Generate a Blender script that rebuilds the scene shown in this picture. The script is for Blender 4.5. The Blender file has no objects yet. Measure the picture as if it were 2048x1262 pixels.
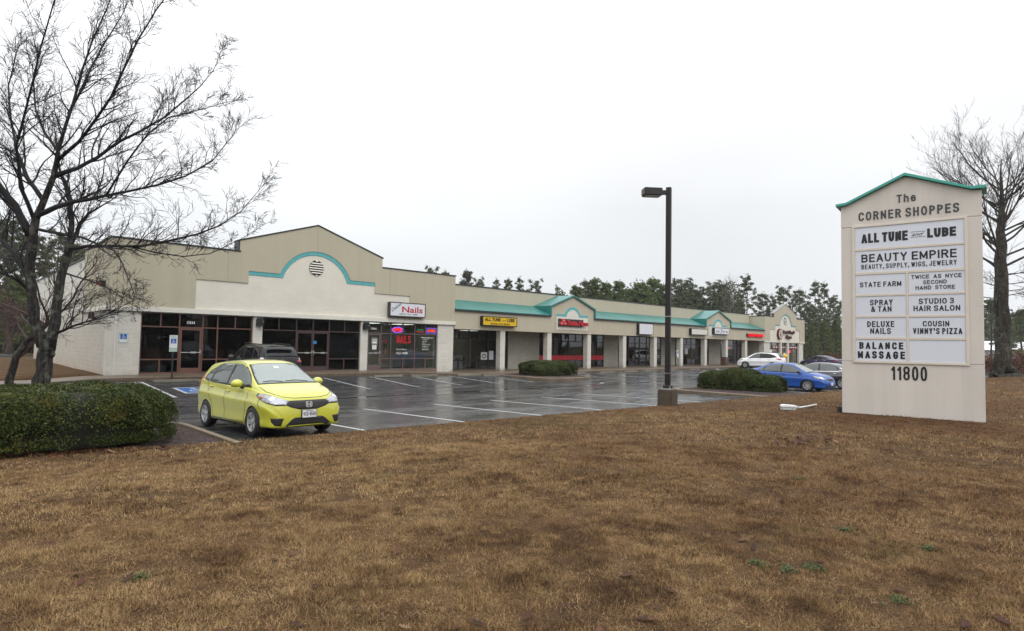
import bpy, bmesh, math, random
import numpy as np
from mathutils import Vector, Matrix
from mathutils.bvhtree import BVHTree
from mathutils.geometry import tessellate_polygon

S = bpy.context.scene
COL = S.collection
rad = math.radians
# ------------------------------------------------------------------ camera, sky, sun, exposure
# world axes: X along the shop fronts, Y towards them, Z up; the lot lies around z = 0
EYE = Vector((0.0, 0.0, 2.0))
cam = bpy.data.cameras.new("camera"); cam_o = bpy.data.objects.new("camera", cam); COL.objects.link(cam_o)
yaw, pitch, roll = rad(46.283), rad(2.695), rad(-1.049)
fw = Vector((math.cos(yaw)*math.cos(pitch), math.sin(yaw)*math.cos(pitch), math.sin(pitch)))
rt = Vector((math.sin(yaw), -math.cos(yaw), 0)); up = rt.cross(fw)
rt2 = math.cos(roll)*rt - math.sin(roll)*up; up2 = math.sin(roll)*rt + math.cos(roll)*up
cam_o.matrix_world = Matrix(((rt2.x, up2.x, -fw.x, EYE.x), (rt2.y, up2.y, -fw.y, EYE.y), (rt2.z, up2.z, -fw.z, EYE.z), (0, 0, 0, 1)))
cam.sensor_fit = 'HORIZONTAL'; cam.sensor_width = 36.0; cam.lens = 36.0*1220.25/2048.0
cam.clip_start = 0.05; cam.clip_end = 3000
S.camera = cam_o

SUN_EL, SUN_AZ = rad(48), rad(250)
W = bpy.data.worlds.new("World"); S.world = W; W.use_nodes = True
nt = W.node_tree; nt.nodes.clear()
def wn(t): return nt.nodes.new(t)
wo = wn('ShaderNodeOutputWorld'); bg = wn('ShaderNodeBackground'); sky = wn('ShaderNodeTexSky')
sky.sky_type = 'NISHITA'; sky.sun_disc = False; sky.sun_elevation = SUN_EL; sky.sun_rotation = rad(90)-SUN_AZ
sky.dust_density = 4.0
sc = wn('ShaderNodeVectorMath'); sc.operation = 'SCALE'; sc.inputs['Scale'].default_value = 0.1
nt.links.new(sky.outputs[0], sc.inputs[0])
tc = wn('ShaderNodeTexCoord'); sep = wn('ShaderNodeSeparateXYZ'); nt.links.new(tc.outputs['Generated'], sep.inputs[0])
rmp = wn('ShaderNodeValToRGB'); nt.links.new(sep.outputs['Z'], rmp.inputs[0])
e = rmp.color_ramp.elements
e[0].position = 0.0; e[0].color = (0.755, 0.775, 0.80, 1)
e[1].position = 0.95; e[1].color = (2.1, 2.1, 2.1, 1)
x = e.new(0.12); x.color = (0.80, 0.82, 0.84, 1)
x = e.new(0.22); x.color = (0.88, 0.895, 0.91, 1)
x = e.new(0.36); x.color = (1.04, 1.05, 1.07, 1)
x = e.new(0.6); x.color = (1.5, 1.5, 1.52, 1)
mp = wn('ShaderNodeMapping'); mp.inputs['Scale'].default_value = (1.0, 1.0, 2.6); nt.links.new(tc.outputs['Generated'], mp.inputs[0])
nz = wn('ShaderNodeTexNoise'); nz.inputs['Scale'].default_value = 1.7; nz.inputs['Detail'].default_value = 3; nz.inputs['Roughness'].default_value = 0.45
nt.links.new(mp.outputs[0], nz.inputs['Vector'])
mr = wn('ShaderNodeMapRange'); mr.inputs['From Min'].default_value = 0.3; mr.inputs['From Max'].default_value = 0.7
mr.inputs['To Min'].default_value = 0.92; mr.inputs['To Max'].default_value = 1.08; nt.links.new(nz.outputs['Fac'], mr.inputs[0])
ml = wn('ShaderNodeVectorMath'); ml.operation = 'SCALE'; nt.links.new(rmp.outputs[0], ml.inputs[0]); nt.links.new(mr.outputs[0], ml.inputs['Scale'])
mx = wn('ShaderNodeMix'); mx.data_type = 'RGBA'; mx.inputs['Factor'].default_value = 0.93
nt.links.new(sc.outputs[0], mx.inputs['A']); nt.links.new(ml.outputs[0], mx.inputs['B'])
nt.links.new(mx.outputs['Result'], bg.inputs['Color']); bg.inputs['Strength'].default_value = 1.0
nt.links.new(bg.outputs[0], wo.inputs['Surface'])
sl = bpy.data.lights.new("sun", 'SUN'); sl.energy = 0.6; sl.angle = rad(25); sl.color = (1, 0.97, 0.93)
so = bpy.data.objects.new("sun", sl); COL.objects.link(so)
sd = Vector((math.cos(SUN_EL)*math.cos(SUN_AZ), math.cos(SUN_EL)*math.sin(SUN_AZ), math.sin(SUN_EL)))
so.rotation_euler = sd.to_track_quat('Z', 'Y').to_euler(); so.location = (0, 0, 40)
S.view_settings.view_transform = 'Standard'; S.view_settings.look = 'None'
S.view_settings.exposure = 0.2; S.view_settings.gamma = 1.0; S.view_settings.use_curve_mapping = False
S.cycles.max_bounces = 6; S.cycles.transparent_max_bounces = 12; S.cycles.caustics_reflective = False; S.cycles.caustics_refractive = False

# ------------------------------------------------------------------ materials
class N:
    """small node helper for one material"""
    def __init__(s, name):
        s.m = bpy.data.materials.new(name); s.m.use_nodes = True; s.t = s.m.node_tree; s.t.nodes.clear()
        s.out = s.n('ShaderNodeOutputMaterial')
    def n(s, t): return s.t.nodes.new(t)
    def l(s, a, b): s.t.links.new(a, b)
    def pos(s, scale=(1, 1, 1), obj=False):
        if obj: o = s.n('ShaderNodeTexCoord').outputs['Object']
        else: o = s.n('ShaderNodeNewGeometry').outputs['Position']
        m = s.n('ShaderNodeMapping'); m.inputs['Scale'].default_value = scale; s.l(o, m.inputs[0]); return m.outputs[0]
    def noise(s, vec, scale, detail=4, rough=0.55, dist=0.0):
        n = s.n('ShaderNodeTexNoise'); n.inputs['Scale'].default_value = scale; n.inputs['Detail'].default_value = detail
        n.inputs['Roughness'].default_value = rough; n.inputs['Distortion'].default_value = dist; s.l(vec, n.inputs['Vector']); return n.outputs['Fac']
    def ramp(s, fac, stops, interp='LINEAR'):
        r = s.n('ShaderNodeValToRGB'); s.l(fac, r.inputs[0]); r.color_ramp.interpolation = interp
        el = r.color_ramp.elements
        while len(el) < len(stops): el.new(0.5)
        for e, (p, c) in zip(el, stops):
            e.position = p
        for e, (p, c) in zip(el, stops):
            e.color = (c, c, c, 1) if not hasattr(c, '__len__') else (*c[:3], 1)
        return r.outputs[0]
    def mix(s, a, b, fac, mode='MIX'):
        m = s.n('ShaderNodeMix'); m.data_type = 'RGBA'; m.blend_type = mode
        for v, k in ((fac, 'Factor'), (a, 'A'), (b, 'B')):
            if hasattr(v, 'is_linked'): s.l(v, m.inputs[k])
            else: m.inputs[k].default_value = v if k == 'Factor' else (*v[:3], 1)
        return m.outputs['Result']
    def math(s, op, a, b=0.0, clamp=False):
        m = s.n('ShaderNodeMath'); m.operation = op; m.use_clamp = clamp
        for i, v in enumerate((a, b)):
            if hasattr(v, 'is_linked'): s.l(v, m.inputs[i])
            else: m.inputs[i].default_value = v
        return m.outputs[0]
    def bump(s, h, strength=0.3, dist=0.02):
        b = s.n('ShaderNodeBump'); b.inputs['Strength'].default_value = strength; b.inputs['Distance'].default_value = dist
        s.l(h, b.inputs['Height']); return b.outputs[0]
    def bsdf(s, color, rough=0.6, metal=0.0, spec=0.5, normal=None, coat=0.0, ior=None):
        p = s.n('ShaderNodeBsdfPrincipled')
        for v, k in ((color, 'Base Color'), (rough, 'Roughness'), (metal, 'Metallic'), (spec, 'Specular IOR Level')):
            if hasattr(v, 'is_linked'): s.l(v, p.inputs[k])
            else: p.inputs[k].default_value = (*v[:3], 1) if k == 'Base Color' else v
        if coat: p.inputs['Coat Weight'].default_value = coat; p.inputs['Coat Roughness'].default_value = 0.03
        if ior: p.inputs['IOR'].default_value = ior
        if normal is not None: s.l(normal, p.inputs['Normal'])
        s.l(p.outputs[0], s.out.inputs[0]); return p

def plain(name, c, rough=0.6, metal=0.0, spec=0.5, var=0.12, scale=4.0, coat=0.0, bump=0.0, bscale=60, obj=True, ior=None):
    """a solid colour broken up by two scales of noise"""
    k = N(name); v = k.pos(obj=obj)
    f = k.math('ADD', k.math('MULTIPLY', k.noise(v, scale, 5), 0.65), k.math('MULTIPLY', k.noise(v, scale*7.3, 3), 0.35))
    lo = tuple(x*(1-var) for x in c); hi = tuple(min(1, x*(1+var)) for x in c)
    col = k.ramp(f, [(0.3, lo), (0.7, hi)])
    nb = k.bump(k.noise(v, bscale, 3), bump, 0.01) if bump else None
    k.bsdf(col, rough, metal, spec, nb, coat, ior); return k.m

def block_mat(name, c, mortar, bw=0.406, bh=0.203, ms=0.012, rough=0.8, relief=0.5, var=0.18, stain=None, split=0.6, grain=.62, stain_h=.55):
    """concrete block laid on any axis-aligned wall: horizontal = x + y, vertical = z"""
    k = N(name); g = k.n('ShaderNodeNewGeometry'); sx = k.n('ShaderNodeSeparateXYZ'); k.l(g.outputs['Position'], sx.inputs[0])
    cb = k.n('ShaderNodeCombineXYZ'); k.l(k.math('ADD', sx.outputs['X'], sx.outputs['Y']), cb.inputs['X']); k.l(k.math('SUBTRACT', sx.outputs['Z'], 0.29), cb.inputs['Y'])
    b = k.n('ShaderNodeTexBrick'); k.l(cb.outputs[0], b.inputs['Vector'])
    b.inputs['Scale'].default_value = 1.0; b.inputs['Brick Width'].default_value = bw; b.inputs['Row Height'].default_value = bh
    b.inputs['Mortar Size'].default_value = ms; b.inputs['Mortar Smooth'].default_value = 0.3; b.inputs['Bias'].default_value = 0.0
    lo = tuple(x*(1-var) for x in c); hi = tuple(min(1, x*(1+var*0.6)) for x in c)
    b.inputs['Color1'].default_value = (*lo, 1); b.inputs['Color2'].default_value = (*hi, 1); b.inputs['Mortar'].default_value = (*mortar, 1)
    v = k.pos(); n1 = k.noise(v, 22, 6, 0.7); n2 = k.noise(v, 1.1, 4, 0.6)
    col = k.mix(b.outputs['Color'], k.ramp(n1, [(0.25, grain), (0.7, 1.0)]), 0.6, 'MULTIPLY')
    col = k.mix(col, k.ramp(n2, [(0.3, 0.92), (0.7, 1.03)]), 0.8, 'MULTIPLY')
    if stain:
        h = k.math('SUBTRACT', 1.0, k.math('DIVIDE', k.math('SUBTRACT', sx.outputs['Z'], 0.05), stain_h), True)
        f = k.math('MULTIPLY', k.math('MULTIPLY', h, h), k.ramp(k.noise(v, 2.3, 5), [(0.35, 0.0), (0.62, 1.0)]))
        col = k.mix(col, stain, k.math('MULTIPLY', f, 0.75))
    hh = k.math('ADD', k.math('MULTIPLY', n1, split), k.math('MULTIPLY', b.outputs['Fac'], -relief))
    k.bsdf(col, rough, 0, 0.3, k.bump(hh, 0.7, 0.025)); return k.m

def stucco_mat(name, c, streak=0.10, joint=None):
    k = N(name); v = k.pos(); vs = k.pos((2.2, 2.2, 0.16))
    f = k.math('ADD', k.math('MULTIPLY', k.noise(vs, 1.0, 5, 0.6), 0.6), k.math('MULTIPLY', k.noise(v, 0.45, 4), 0.4))
    col = k.ramp(f, [(0.32, tuple(x*(1-streak) for x in c)), (0.66, tuple(x*(1+streak*0.7) for x in c))])
    col = k.mix(col, k.ramp(k.noise(v, 55, 2), [(0.3, 0.9), (0.7, 1.05)]), 0.7, 'MULTIPLY')
    if joint:
        g = k.n('ShaderNodeSeparateXYZ'); k.l(v, g.inputs[0]); w = k.n('ShaderNodeMath'); w.operation = 'PINGPONG'; k.l(k.math('SUBTRACT', g.outputs['X'], joint[1]), w.inputs[0]); w.inputs[1].default_value = joint[0]/2
        col = k.mix(col, tuple(x*.62 for x in c), k.ramp(w.outputs[0], [(0.0, .9), (0.018, 0.0)]))
    k.bsdf(col, 0.9, 0, 0.2, k.bump(k.noise(v, 140, 2), 0.25, 0.01)); return k.m

def glass_mat(name, tint, ior=1.7, rough=0.0):
    """tinted pane: see-through plus a Fresnel mirror"""
    k = N(name); tr = k.n('ShaderNodeBsdfTransparent'); tr.inputs[0].default_value = (*[math.sqrt(q) for q in tint], 1)
    gl = k.n('ShaderNodeBsdfGlossy'); gl.inputs['Roughness'].default_value = rough; gl.inputs['Color'].default_value = (0.95, 0.97, 1, 1)
    fr = k.n('ShaderNodeFresnel'); fr.inputs['IOR'].default_value = ior
    wv = k.pos(); k.l(k.bump(k.noise(wv, 0.6, 1), 0.012, 0.3), gl.inputs['Normal'])
    ms = k.n('ShaderNodeMixShader'); gb = k.n('ShaderNodeNewGeometry'); k.l(k.math('MULTIPLY', fr.outputs[0], k.math('SUBTRACT', 1.0, gb.outputs['Backfacing'])), ms.inputs[0]); k.l(tr.outputs[0], ms.inputs[1]); k.l(gl.outputs[0], ms.inputs[2])
    k.l(ms.outputs[0], k.out.inputs[0]); return k.m

def emit_mat(name, c, s):
    k = N(name); e = k.n('ShaderNodeEmission'); e.inputs[0].default_value = (*c, 1); e.inputs[1].default_value = s; k.l(e.outputs[0], k.out.inputs[0]); return k.m

# ------------------------------------------------------------------ mesh helpers
class MB:
    """collects shapes, then links them as ONE mesh object"""
    def __init__(s): s.v = []; s.f = []
    def add(s, vs, fs):
        o = len(s.v); s.v += [tuple(p) for p in vs]; s.f += [tuple(i+o for i in f) for f in fs]; return s
    def box(s, x0, x1, y0, y1, z0, z1):
        return s.add([(x0,y0,z0),(x1,y0,z0),(x1,y1,z0),(x0,y1,z0),(x0,y0,z1),(x1,y0,z1),(x1,y1,z1),(x0,y1,z1)],
                     [(0,3,2,1),(4,5,6,7),(0,1,5,4),(1,2,6,5),(2,3,7,6),(3,0,4,7)])
    def prism(s, poly, a, b, axis='y', holes=None):
        """poly of (u,w): axis y -> (x,z) outline from y=a to y=b; axis x -> (y,z); axis z -> (x,y)"""
        P = list(poly); n = len(P)
        ar = sum(P[i][0]*P[(i+1)%n][1]-P[(i+1)%n][0]*P[i][1] for i in range(n))
        if ar < 0: P.reverse()
        def m(p, d):
            return (p[0], d, p[1]) if axis == 'y' else ((d, p[0], p[1]) if axis == 'x' else (p[0], p[1], d))
        tri = tessellate_polygon([[Vector((p[0], p[1], 0)) for p in P]])
        vs = [m(p, a) for p in P] + [m(p, b) for p in P]
        fs = [tuple(t) for t in tri] + [tuple(i+n for i in reversed(t)) for t in tri]
        fs += [(i, (i+1) % n, (i+1) % n+n, i+n) for i in range(n)]
        return s.add(vs, fs)
    def ring(s, outer, inner, a, b, axis='y'):
        """strip between two polylines of equal length (open)"""
        n = len(outer)
        def m(p, d):
            return (p[0], d, p[1]) if axis == 'y' else ((d, p[0], p[1]) if axis == 'x' else (p[0], p[1], d))
        vs = [m(p, a) for p in outer]+[m(p, a) for p in inner]+[m(p, b) for p in outer]+[m(p, b) for p in inner]
        fs = []
        for i in range(n-1):
            fs += [(i, i+1, n+i+1, n+i), (2*n+i, 3*n+i, 3*n+i+1, 2*n+i+1), (i, 2*n+i, 2*n+i+1, i+1), (n+i, n+i+1, 3*n+i+1, 3*n+i)]
        fs += [(0, n, 3*n, 2*n), (n-1, 3*n-1, 4*n-1, 2*n-1)]
        return s.add(vs, fs)
    def cyl(s, c, r, h, n=16, axis='z', r2=None):
        r2 = r if r2 is None else r2; vs = []
        for k, (rr, d) in enumerate(((r, 0), (r2, h))):
            for i in range(n):
                a = 2*math.pi*i/n; u, w = rr*math.cos(a), rr*math.sin(a)
                vs.append((c[0]+u, c[1]+w, c[2]+d) if axis == 'z' else ((c[0]+u, c[1]+d, c[2]+w) if axis == 'y' else (c[0]+d, c[1]+u, c[2]+w)))
        fs = [(i, (i+1) % n, (i+1) % n+n, i+n) for i in range(n)]+[tuple(range(n-1, -1, -1)), tuple(range(n, 2*n))]
        return s.add(vs, fs)
    def lathe(s, prof, c=(0, 0, 0), n=20, axis='z'):
        """prof: list of (r, h)"""
        vs = []; m = len(prof)
        for r, h in prof:
            for i in range(n):
                a = 2*math.pi*i/n; u, w = r*math.cos(a), r*math.sin(a)
                vs.append((c[0]+u, c[1]+w, c[2]+h) if axis == 'z' else ((c[0]+u, c[1]+h, c[2]+w) if axis == 'y' else (c[0]+h, c[1]+u, c[2]+w)))
        fs = [(k*n+i, k*n+(i+1) % n, (k+1)*n+(i+1) % n, (k+1)*n+i) for k in range(m-1) for i in range(n)]
        return s.add(vs, fs)
    def tube(s, pts, radii, n=6, cap=True):
        pts = [Vector(p) for p in pts]; m = len(pts)
        if not hasattr(radii, '__len__'): radii = [radii]*m
        vs = []; prev = None
        for i, p in enumerate(pts):
            t = (pts[min(i+1, m-1)]-pts[max(i-1, 0)])
            if t.length < 1e-9: t = Vector((0, 0, 1))
            t.normalize()
            if prev is None: a = t.orthogonal().normalized()
            else:
                a = prev-t*prev.dot(t)
                a = a.normalized() if a.length > 1e-6 else t.orthogonal().normalized()
            prev = a; b = t.cross(a)
            for j in range(n):
                g = 2*math.pi*j/n; q = p+(a*math.cos(g)+b*math.sin(g))*radii[i]; vs.append((q.x, q.y, q.z))
        fs = [(k*n+j, k*n+(j+1) % n, (k+1)*n+(j+1) % n, (k+1)*n+j) for k in range(m-1) for j in range(n)]
        if cap: fs += [tuple(range(n-1, -1, -1)), tuple(range((m-1)*n, m*n))]
        return s.add(vs, fs)
    def build(s, name, mat, parent=None, smooth=False, bevel=0.0, loc=None, rotz=0.0, seg=1, fix=True):
        me = bpy.data.meshes.new(name); me.from_pydata(s.v, [], s.f); me.update()
        if fix or bevel:
            bm = bmesh.new(); bm.from_mesh(me)
            bmesh.ops.recalc_face_normals(bm, faces=bm.faces)
            if bevel:
                ed = [e for e in bm.edges if len(e.link_faces) == 2 and e.calc_face_angle(0) > 0.5]
                bmesh.ops.bevel(bm, geom=ed, offset=bevel, segments=seg, affect='EDGES', clamp_overlap=True)
            bm.to_mesh(me); bm.free()
        return link(name, me, mat, parent, smooth, loc, rotz)

def link(name, me, mat, parent=None, smooth=False, loc=None, rotz=0.0):
    o = bpy.data.objects.new(name, me); COL.objects.link(o)
    if mat is not None: me.materials.append(mat)
    if smooth:
        me.polygons.foreach_set('use_smooth', [True]*len(me.polygons))
        if smooth == 'auto': me.set_sharp_from_angle(angle=rad(38))
    if loc is not None: o.location = loc
    if rotz: o.rotation_euler = (0, 0, rotz)
    if parent: o.parent = parent
    return o

def tag(o, label=None, cat=None, group=None, kind=None):
    if label: o['label'] = label
    if cat: o['category'] = cat
    if group: o['group'] = group
    if kind: o['kind'] = kind
    return o
def thing(name, label, cat, loc=(0, 0, 0), rotz=0.0, group=None):
    o = bpy.data.objects.new(name, None); COL.objects.link(o); o.empty_display_size = 0.3
    o.location = loc; o.rotation_euler = (0, 0, rotz); return tag(o, label, cat, group)
def copy_tree(o, parent=None):
    c = o.copy(); COL.objects.link(c)
    if parent: c.parent = parent
    for ch in list(o.children): copy_tree(ch, c)
    return c
def struct(o): o['kind'] = 'structure'; return o

def text_mesh(txt, box, depth=0.012, bold=0.0, shear=0.0, spacing=1.0):
    """lettering that fills box (u0, v0, u1, v1); returns verts (u, v, w) and faces, w = 0..depth"""
    cu = bpy.data.curves.new('lettering', 'FONT'); cu.body = txt; cu.size = 1.0; cu.offset = bold; cu.extrude = 0.5
    cu.shear = shear; cu.space_character = spacing; cu.resolution_u = 4
    ob = bpy.data.objects.new('lettering', cu); COL.objects.link(ob)
    me = bpy.data.meshes.new_from_object(ob.evaluated_get(bpy.context.evaluated_depsgraph_get()))
    bpy.data.objects.remove(ob); bpy.data.curves.remove(cu)
    vs = np.array([v.co[:] for v in me.vertices]); fs = [tuple(p.vertices) for p in me.polygons]; bpy.data.meshes.remove(me)
    if len(vs) == 0: return [], []
    mn, mxx = vs.min(0), vs.max(0); u0, v0, u1, v1 = box
    vs[:, 0] = u0+(vs[:, 0]-mn[0])/(mxx[0]-mn[0])*(u1-u0)
    vs[:, 1] = v0+(vs[:, 1]-mn[1])/(mxx[1]-mn[1])*(v1-v0)
    vs[:, 2] = (vs[:, 2]-mn[2])/(mxx[2]-mn[2])*depth
    return vs, fs
def letters(name, items, mat, parent, to_world, depth=0.012, bold=0.0, shear=0.0, spacing=1.0):
    """items: [(text, box)]; to_world maps (u, v, w) to parent coordinates; ONE mesh"""
    if len(items) > 1:
        for it in items: o = letters(name, [it], mat, parent, to_world, depth, bold, shear, spacing)
        return o
    mb = MB()
    for it in items:
        t, bx = it[:2]; kw = it[2] if len(it) > 2 else {}
        vs, fs = text_mesh(t, bx, depth, kw.get('bold', bold), kw.get('shear', shear), kw.get('spacing', spacing))
        mb.add([to_world(*p) for p in vs], fs)
    return mb.build(name, mat, parent, fix=False)

# ---- a plain grotesque drawn with strokes (for the painted and cut-out signs)
_G = {}
def _g(ch, w, *paths): _G[ch] = (w, paths)
_r = .42
_g('A', .70, [(0,0),(.5,1),(1,0)], [(.17,.30),(.83,.30)]); _g('B', .66, [(0,0),(0,1),(1,1,.3),(1,.53,.3),(0,.53)], [(0,.53),(1,.53,.3),(1,0,.3),(0,0)])
_g('C', .68, [(1,.80),(1,1,.30),(0,1,_r),(0,0,_r),(1,0,.30),(1,.20)]); _g('D', .66, [(0,0),(0,1),(1,1,_r),(1,0,_r),(0,0),(0,.1)]); _g('E', .58, [(1,1),(0,1),(0,0),(1,0)], [(0,.52),(.9,.52)])
_g('F', .55, [(1,1),(0,1),(0,0)], [(0,.50),(.9,.50)]); _g('G', .70, [(1,.82),(1,1,.3),(0,1,_r),(0,0,_r),(1,0,.3),(1,.46),(.55,.46)]); _g('H', .66, [(0,0),(0,1)], [(1,0),(1,1)], [(0,.52),(1,.52)])
_g('I', .0, [(.5,0),(.5,1)]); _g('J', .52, [(1,1),(1,0,_r),(0,0,_r),(0,.32)]); _g('L', .52, [(0,1),(0,0),(1,0)]); _g('M', .82, [(0,0),(0,1),(.5,.12),(1,1),(1,0)]); _g('N', .66, [(0,0),(0,1),(1,0),(1,1)])
_g('O', .70, [(.5,1),(1,1,_r),(1,0,_r),(0,0,_r),(0,1,_r),(.5,1),(.6,1)]); _g('P', .62, [(0,0),(0,1),(1,1,.32),(1,.46,.32),(0,.46)]); _g('R', .66, [(0,0),(0,1),(1,1,.3),(1,.50,.3),(0,.50)], [(.55,.50),(1,0)])
_g('S', .64, [(1,.84),(1,1,.26),(0,1,.34),(0,.53,.26),(1,.48,.26),(1,0,.34),(0,0,.26),(0,.16)]); _g('T', .60, [(0,1),(1,1)], [(.5,1),(.5,0)]); _g('U', .66, [(0,1),(0,0,_r),(1,0,_r),(1,1)]); _g('V', .66, [(0,1),(.5,0),(1,1)])
_g('W', .98, [(0,1),(.25,0),(.5,.9),(.75,0),(1,1)]); _g('X', .64, [(0,1),(1,0)], [(0,0),(1,1)]); _g('Y', .64, [(0,1),(.5,.45),(1,1)], [(.5,.45),(.5,0)]); _g('Z', .6, [(0,1),(1,1),(0,0),(1,0)])
_g('0', .56, [(.5,1),(1,1,_r),(1,0,_r),(0,0,_r),(0,1,_r),(.5,1),(.6,1)]); _g('1', .26, [(0,.78),(1,1),(1,0)]); _g('3', .56, [(0,.84),(0,1,_r),(1,1,.3),(1,.53,.25),(.4,.53)], [(.4,.53),(1,.53,.25),(1,0,.3),(0,0,.3),(0,.16)]); _g('4', .6, [(.75,0),(.75,1),(0,.28),(1,.28)])
_g('5', .56, [(.95,1),(.08,1),(0,.52),(1,.62,.3),(1,0,.35),(0,0,_r),(0,.25)]); _g('6', .56, [(1,.80),(1,1,_r),(0,1,_r),(0,0,_r),(1,0,_r),(1,.58,.3),(0,.58,.2),(0,.4)]); _g('7', .54, [(0,1),(1,1),(.35,0)]); _g('8', .58, [(.5,.53),(0,.53,.25),(0,1,.3),(1,1,.3),(1,.53,.25),(.5,.53)], [(.5,.53),(0,.53,.25),(0,0,.3),(1,0,.3),(1,.53,.25),(.5,.53)])
_g('9', .56, [(0,.20),(0,0,_r),(1,0,_r),(1,1,_r),(0,1,_r),(0,.42,.3),(1,.42,.2),(1,.6)]); _g('&', .74, [(1,.42),(.55,0,.2),(0,0,.3),(0,.36,.25),(.72,.70,.3),(.62,1,.25),(.18,1,.25),(.16,.72,.2),(1,0)]); _g(',', .0, [(.5,.14),(.3,-.14)]); _g("'", .0, [(.5,1.02),(.45,.74)]); _g('-', .28, [(0,.45),(1,.45)])
_g('h', .56, [(0,0),(0,1)], [(0,.5),(0,.72,.3),(1,.72,.4),(1,0)]); _g('e', .56, [(0,.38),(1,.38),(1,.72,.35),(0,.72,.35),(0,0,.35),(1,0,.35),(1,.14)]); _g('N', .66, [(0,0),(0,1),(1,0),(1,1)])
def stroke_text(txt, box, weight=.17, gap=.16, depth=.004):
    """glyphs laid out to fill box; weight and gap are fractions of the letter height"""
    u0, v0, u1, v1 = box; H = v1-v0; n_ = len([c for c in txt if c != ' ']); sw = sum(_G[c][0] for c in txt if c != ' '); sp = txt.count(' ')*.42; W_ = (u1-u0)/H
    t_ = weight; g_ = gap
    for _ in range(12):
        k = (W_-n_*t_-(n_-1)*g_)/(sw+sp)
        if k > .42: break
        t_ *= .92; g_ *= .9
    t = t_*H; V = []; F = []; kk = 0; x = 0.0
    def stroke(Q, c0, c1):
        nonlocal kk
        q = [Q[0]]
        for p in Q[1:]:
            if (p-q[-1]).length > 1e-5: q.append(p)
        if len(q) < 2: return
        Q = q; Q[0] = Q[0]-(Q[1]-Q[0]).normalized()*t*c0; Q[-1] = Q[-1]+(Q[-1]-Q[-2]).normalized()*t*c1; n = len(Q); L = []; R = []
        for i in range(n):
            d1 = (Q[i]-Q[i-1]).normalized() if i else (Q[1]-Q[0]).normalized(); d2 = (Q[i+1]-Q[i]).normalized() if i < n-1 else d1
            n1 = Vector((-d1.y, d1.x)); m = (n1+Vector((-d2.y, d2.x))).normalized(); kf = 1/max(m.dot(n1), .5); L.append(Q[i]+m*t/2*kf); R.append(Q[i]-m*t/2*kf)
        o = len(V); dz = depth*(1+.05*kk); kk = (kk+1) % 5
        for z in (dz, 0):
            for S_ in (L, R): V.extend((p.x, p.y, z) for p in S_)
        for i in range(n-1):
            F.extend([(o+i, o+n+i, o+n+i+1, o+i+1), (o+i, o+i+1, o+2*n+i+1, o+2*n+i), (o+n+i+1, o+n+i, o+3*n+i, o+3*n+i+1)])
        F.extend([(o, o+2*n, o+3*n, o+n), (o+n-1, o+2*n-1, o+4*n-1, o+3*n-1)])
    for ch in txt:
        if ch == ' ': x += .42*k; continue
        w = _G[ch][0]; ux = u0+x*H; gw = w*k*H; x += w*k+t_+g_
        for path in _G[ch][1]:
            raw = [(ux+t/2+p[0]*gw, v0+t/2+p[1]*(H-t), (p[2] if len(p) > 2 else 0)) for p in path]; P = [Vector(raw[0][:2])]; cap = .5
            for i in range(1, len(raw)):
                c = Vector(raw[i][:2]); r = raw[i][2]
                if i == len(raw)-1: P.append(c); stroke(P, cap, .5); break
                p = Vector(raw[i-1][:2])-c; q = Vector(raw[i+1][:2])-c
                if r == 0:
                    P.append(c); dt = -(p.normalized().dot(q.normalized())); e_ = .5 if dt > -.35 else .22
                    stroke(P, cap, e_); P = [c.copy()]; cap = e_; continue
                lp = min(p.length*(.5 if raw[i-1][2] else 1), r*H); lq = min(q.length*(.5 if raw[i+1][2] else 1), r*H); A = c+p.normalized()*lp; B_ = c+q.normalized()*lq
                for j in range(7): s = j/6; P.append(A*(1-s)**2+c*2*s*(1-s)+B_*s*s)
    return V, F
def stroke_letters(name, items, mat, parent, to_world, depth=.004, weight=.17, gap=.16):
    if len(items) > 1:
        for it in items: o = stroke_letters(name, [it], mat, parent, to_world, depth, weight, gap)
        return o
    mb = MB()
    for it in items:
        kw = it[2] if len(it) > 2 else {}; vs, fs = stroke_text(it[0], it[1], kw.get('weight', weight), kw.get('gap', gap), depth); mb.add([to_world(*p) for p in vs], fs)
    return mb.build(name, mat, parent, fix=False)

_VG = np.random.RandomState(99).uniform(-1, 1, (8, 256, 256))
def vnoise(x, y, f, seed=0, octaves=1, gain=.55):
    """value noise in -1..1 from random grids"""
    out = 0; amp = 1; tot = 0; x = np.asarray(x, float); y = np.asarray(y, float)
    for o in range(octaves):
        a = .6+o*1.1+seed; u = (x*math.cos(a)-y*math.sin(a))*f+seed*17.3; v = (x*math.sin(a)+y*math.cos(a))*f+seed*7.7
        i = np.floor(u).astype(int); j = np.floor(v).astype(int); fu = u-i; fv = v-j; fu = fu*fu*(3-2*fu); fv = fv*fv*(3-2*fv); G = _VG[(seed+o) % 8]
        g = lambda p, q: G[p % 256, q % 256]
        out = out+amp*((g(i, j)*(1-fu)+g(i+1, j)*fu)*(1-fv)+(g(i, j+1)*(1-fu)+g(i+1, j+1)*fu)*fv); tot += amp; amp *= gain; f *= 2.1
    return out/tot*1.5

def sstep(a, b, x):
    t = np.clip((np.asarray(x, float)-a)/(b-a), 0, 1); return t*t*(3-2*t)
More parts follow.
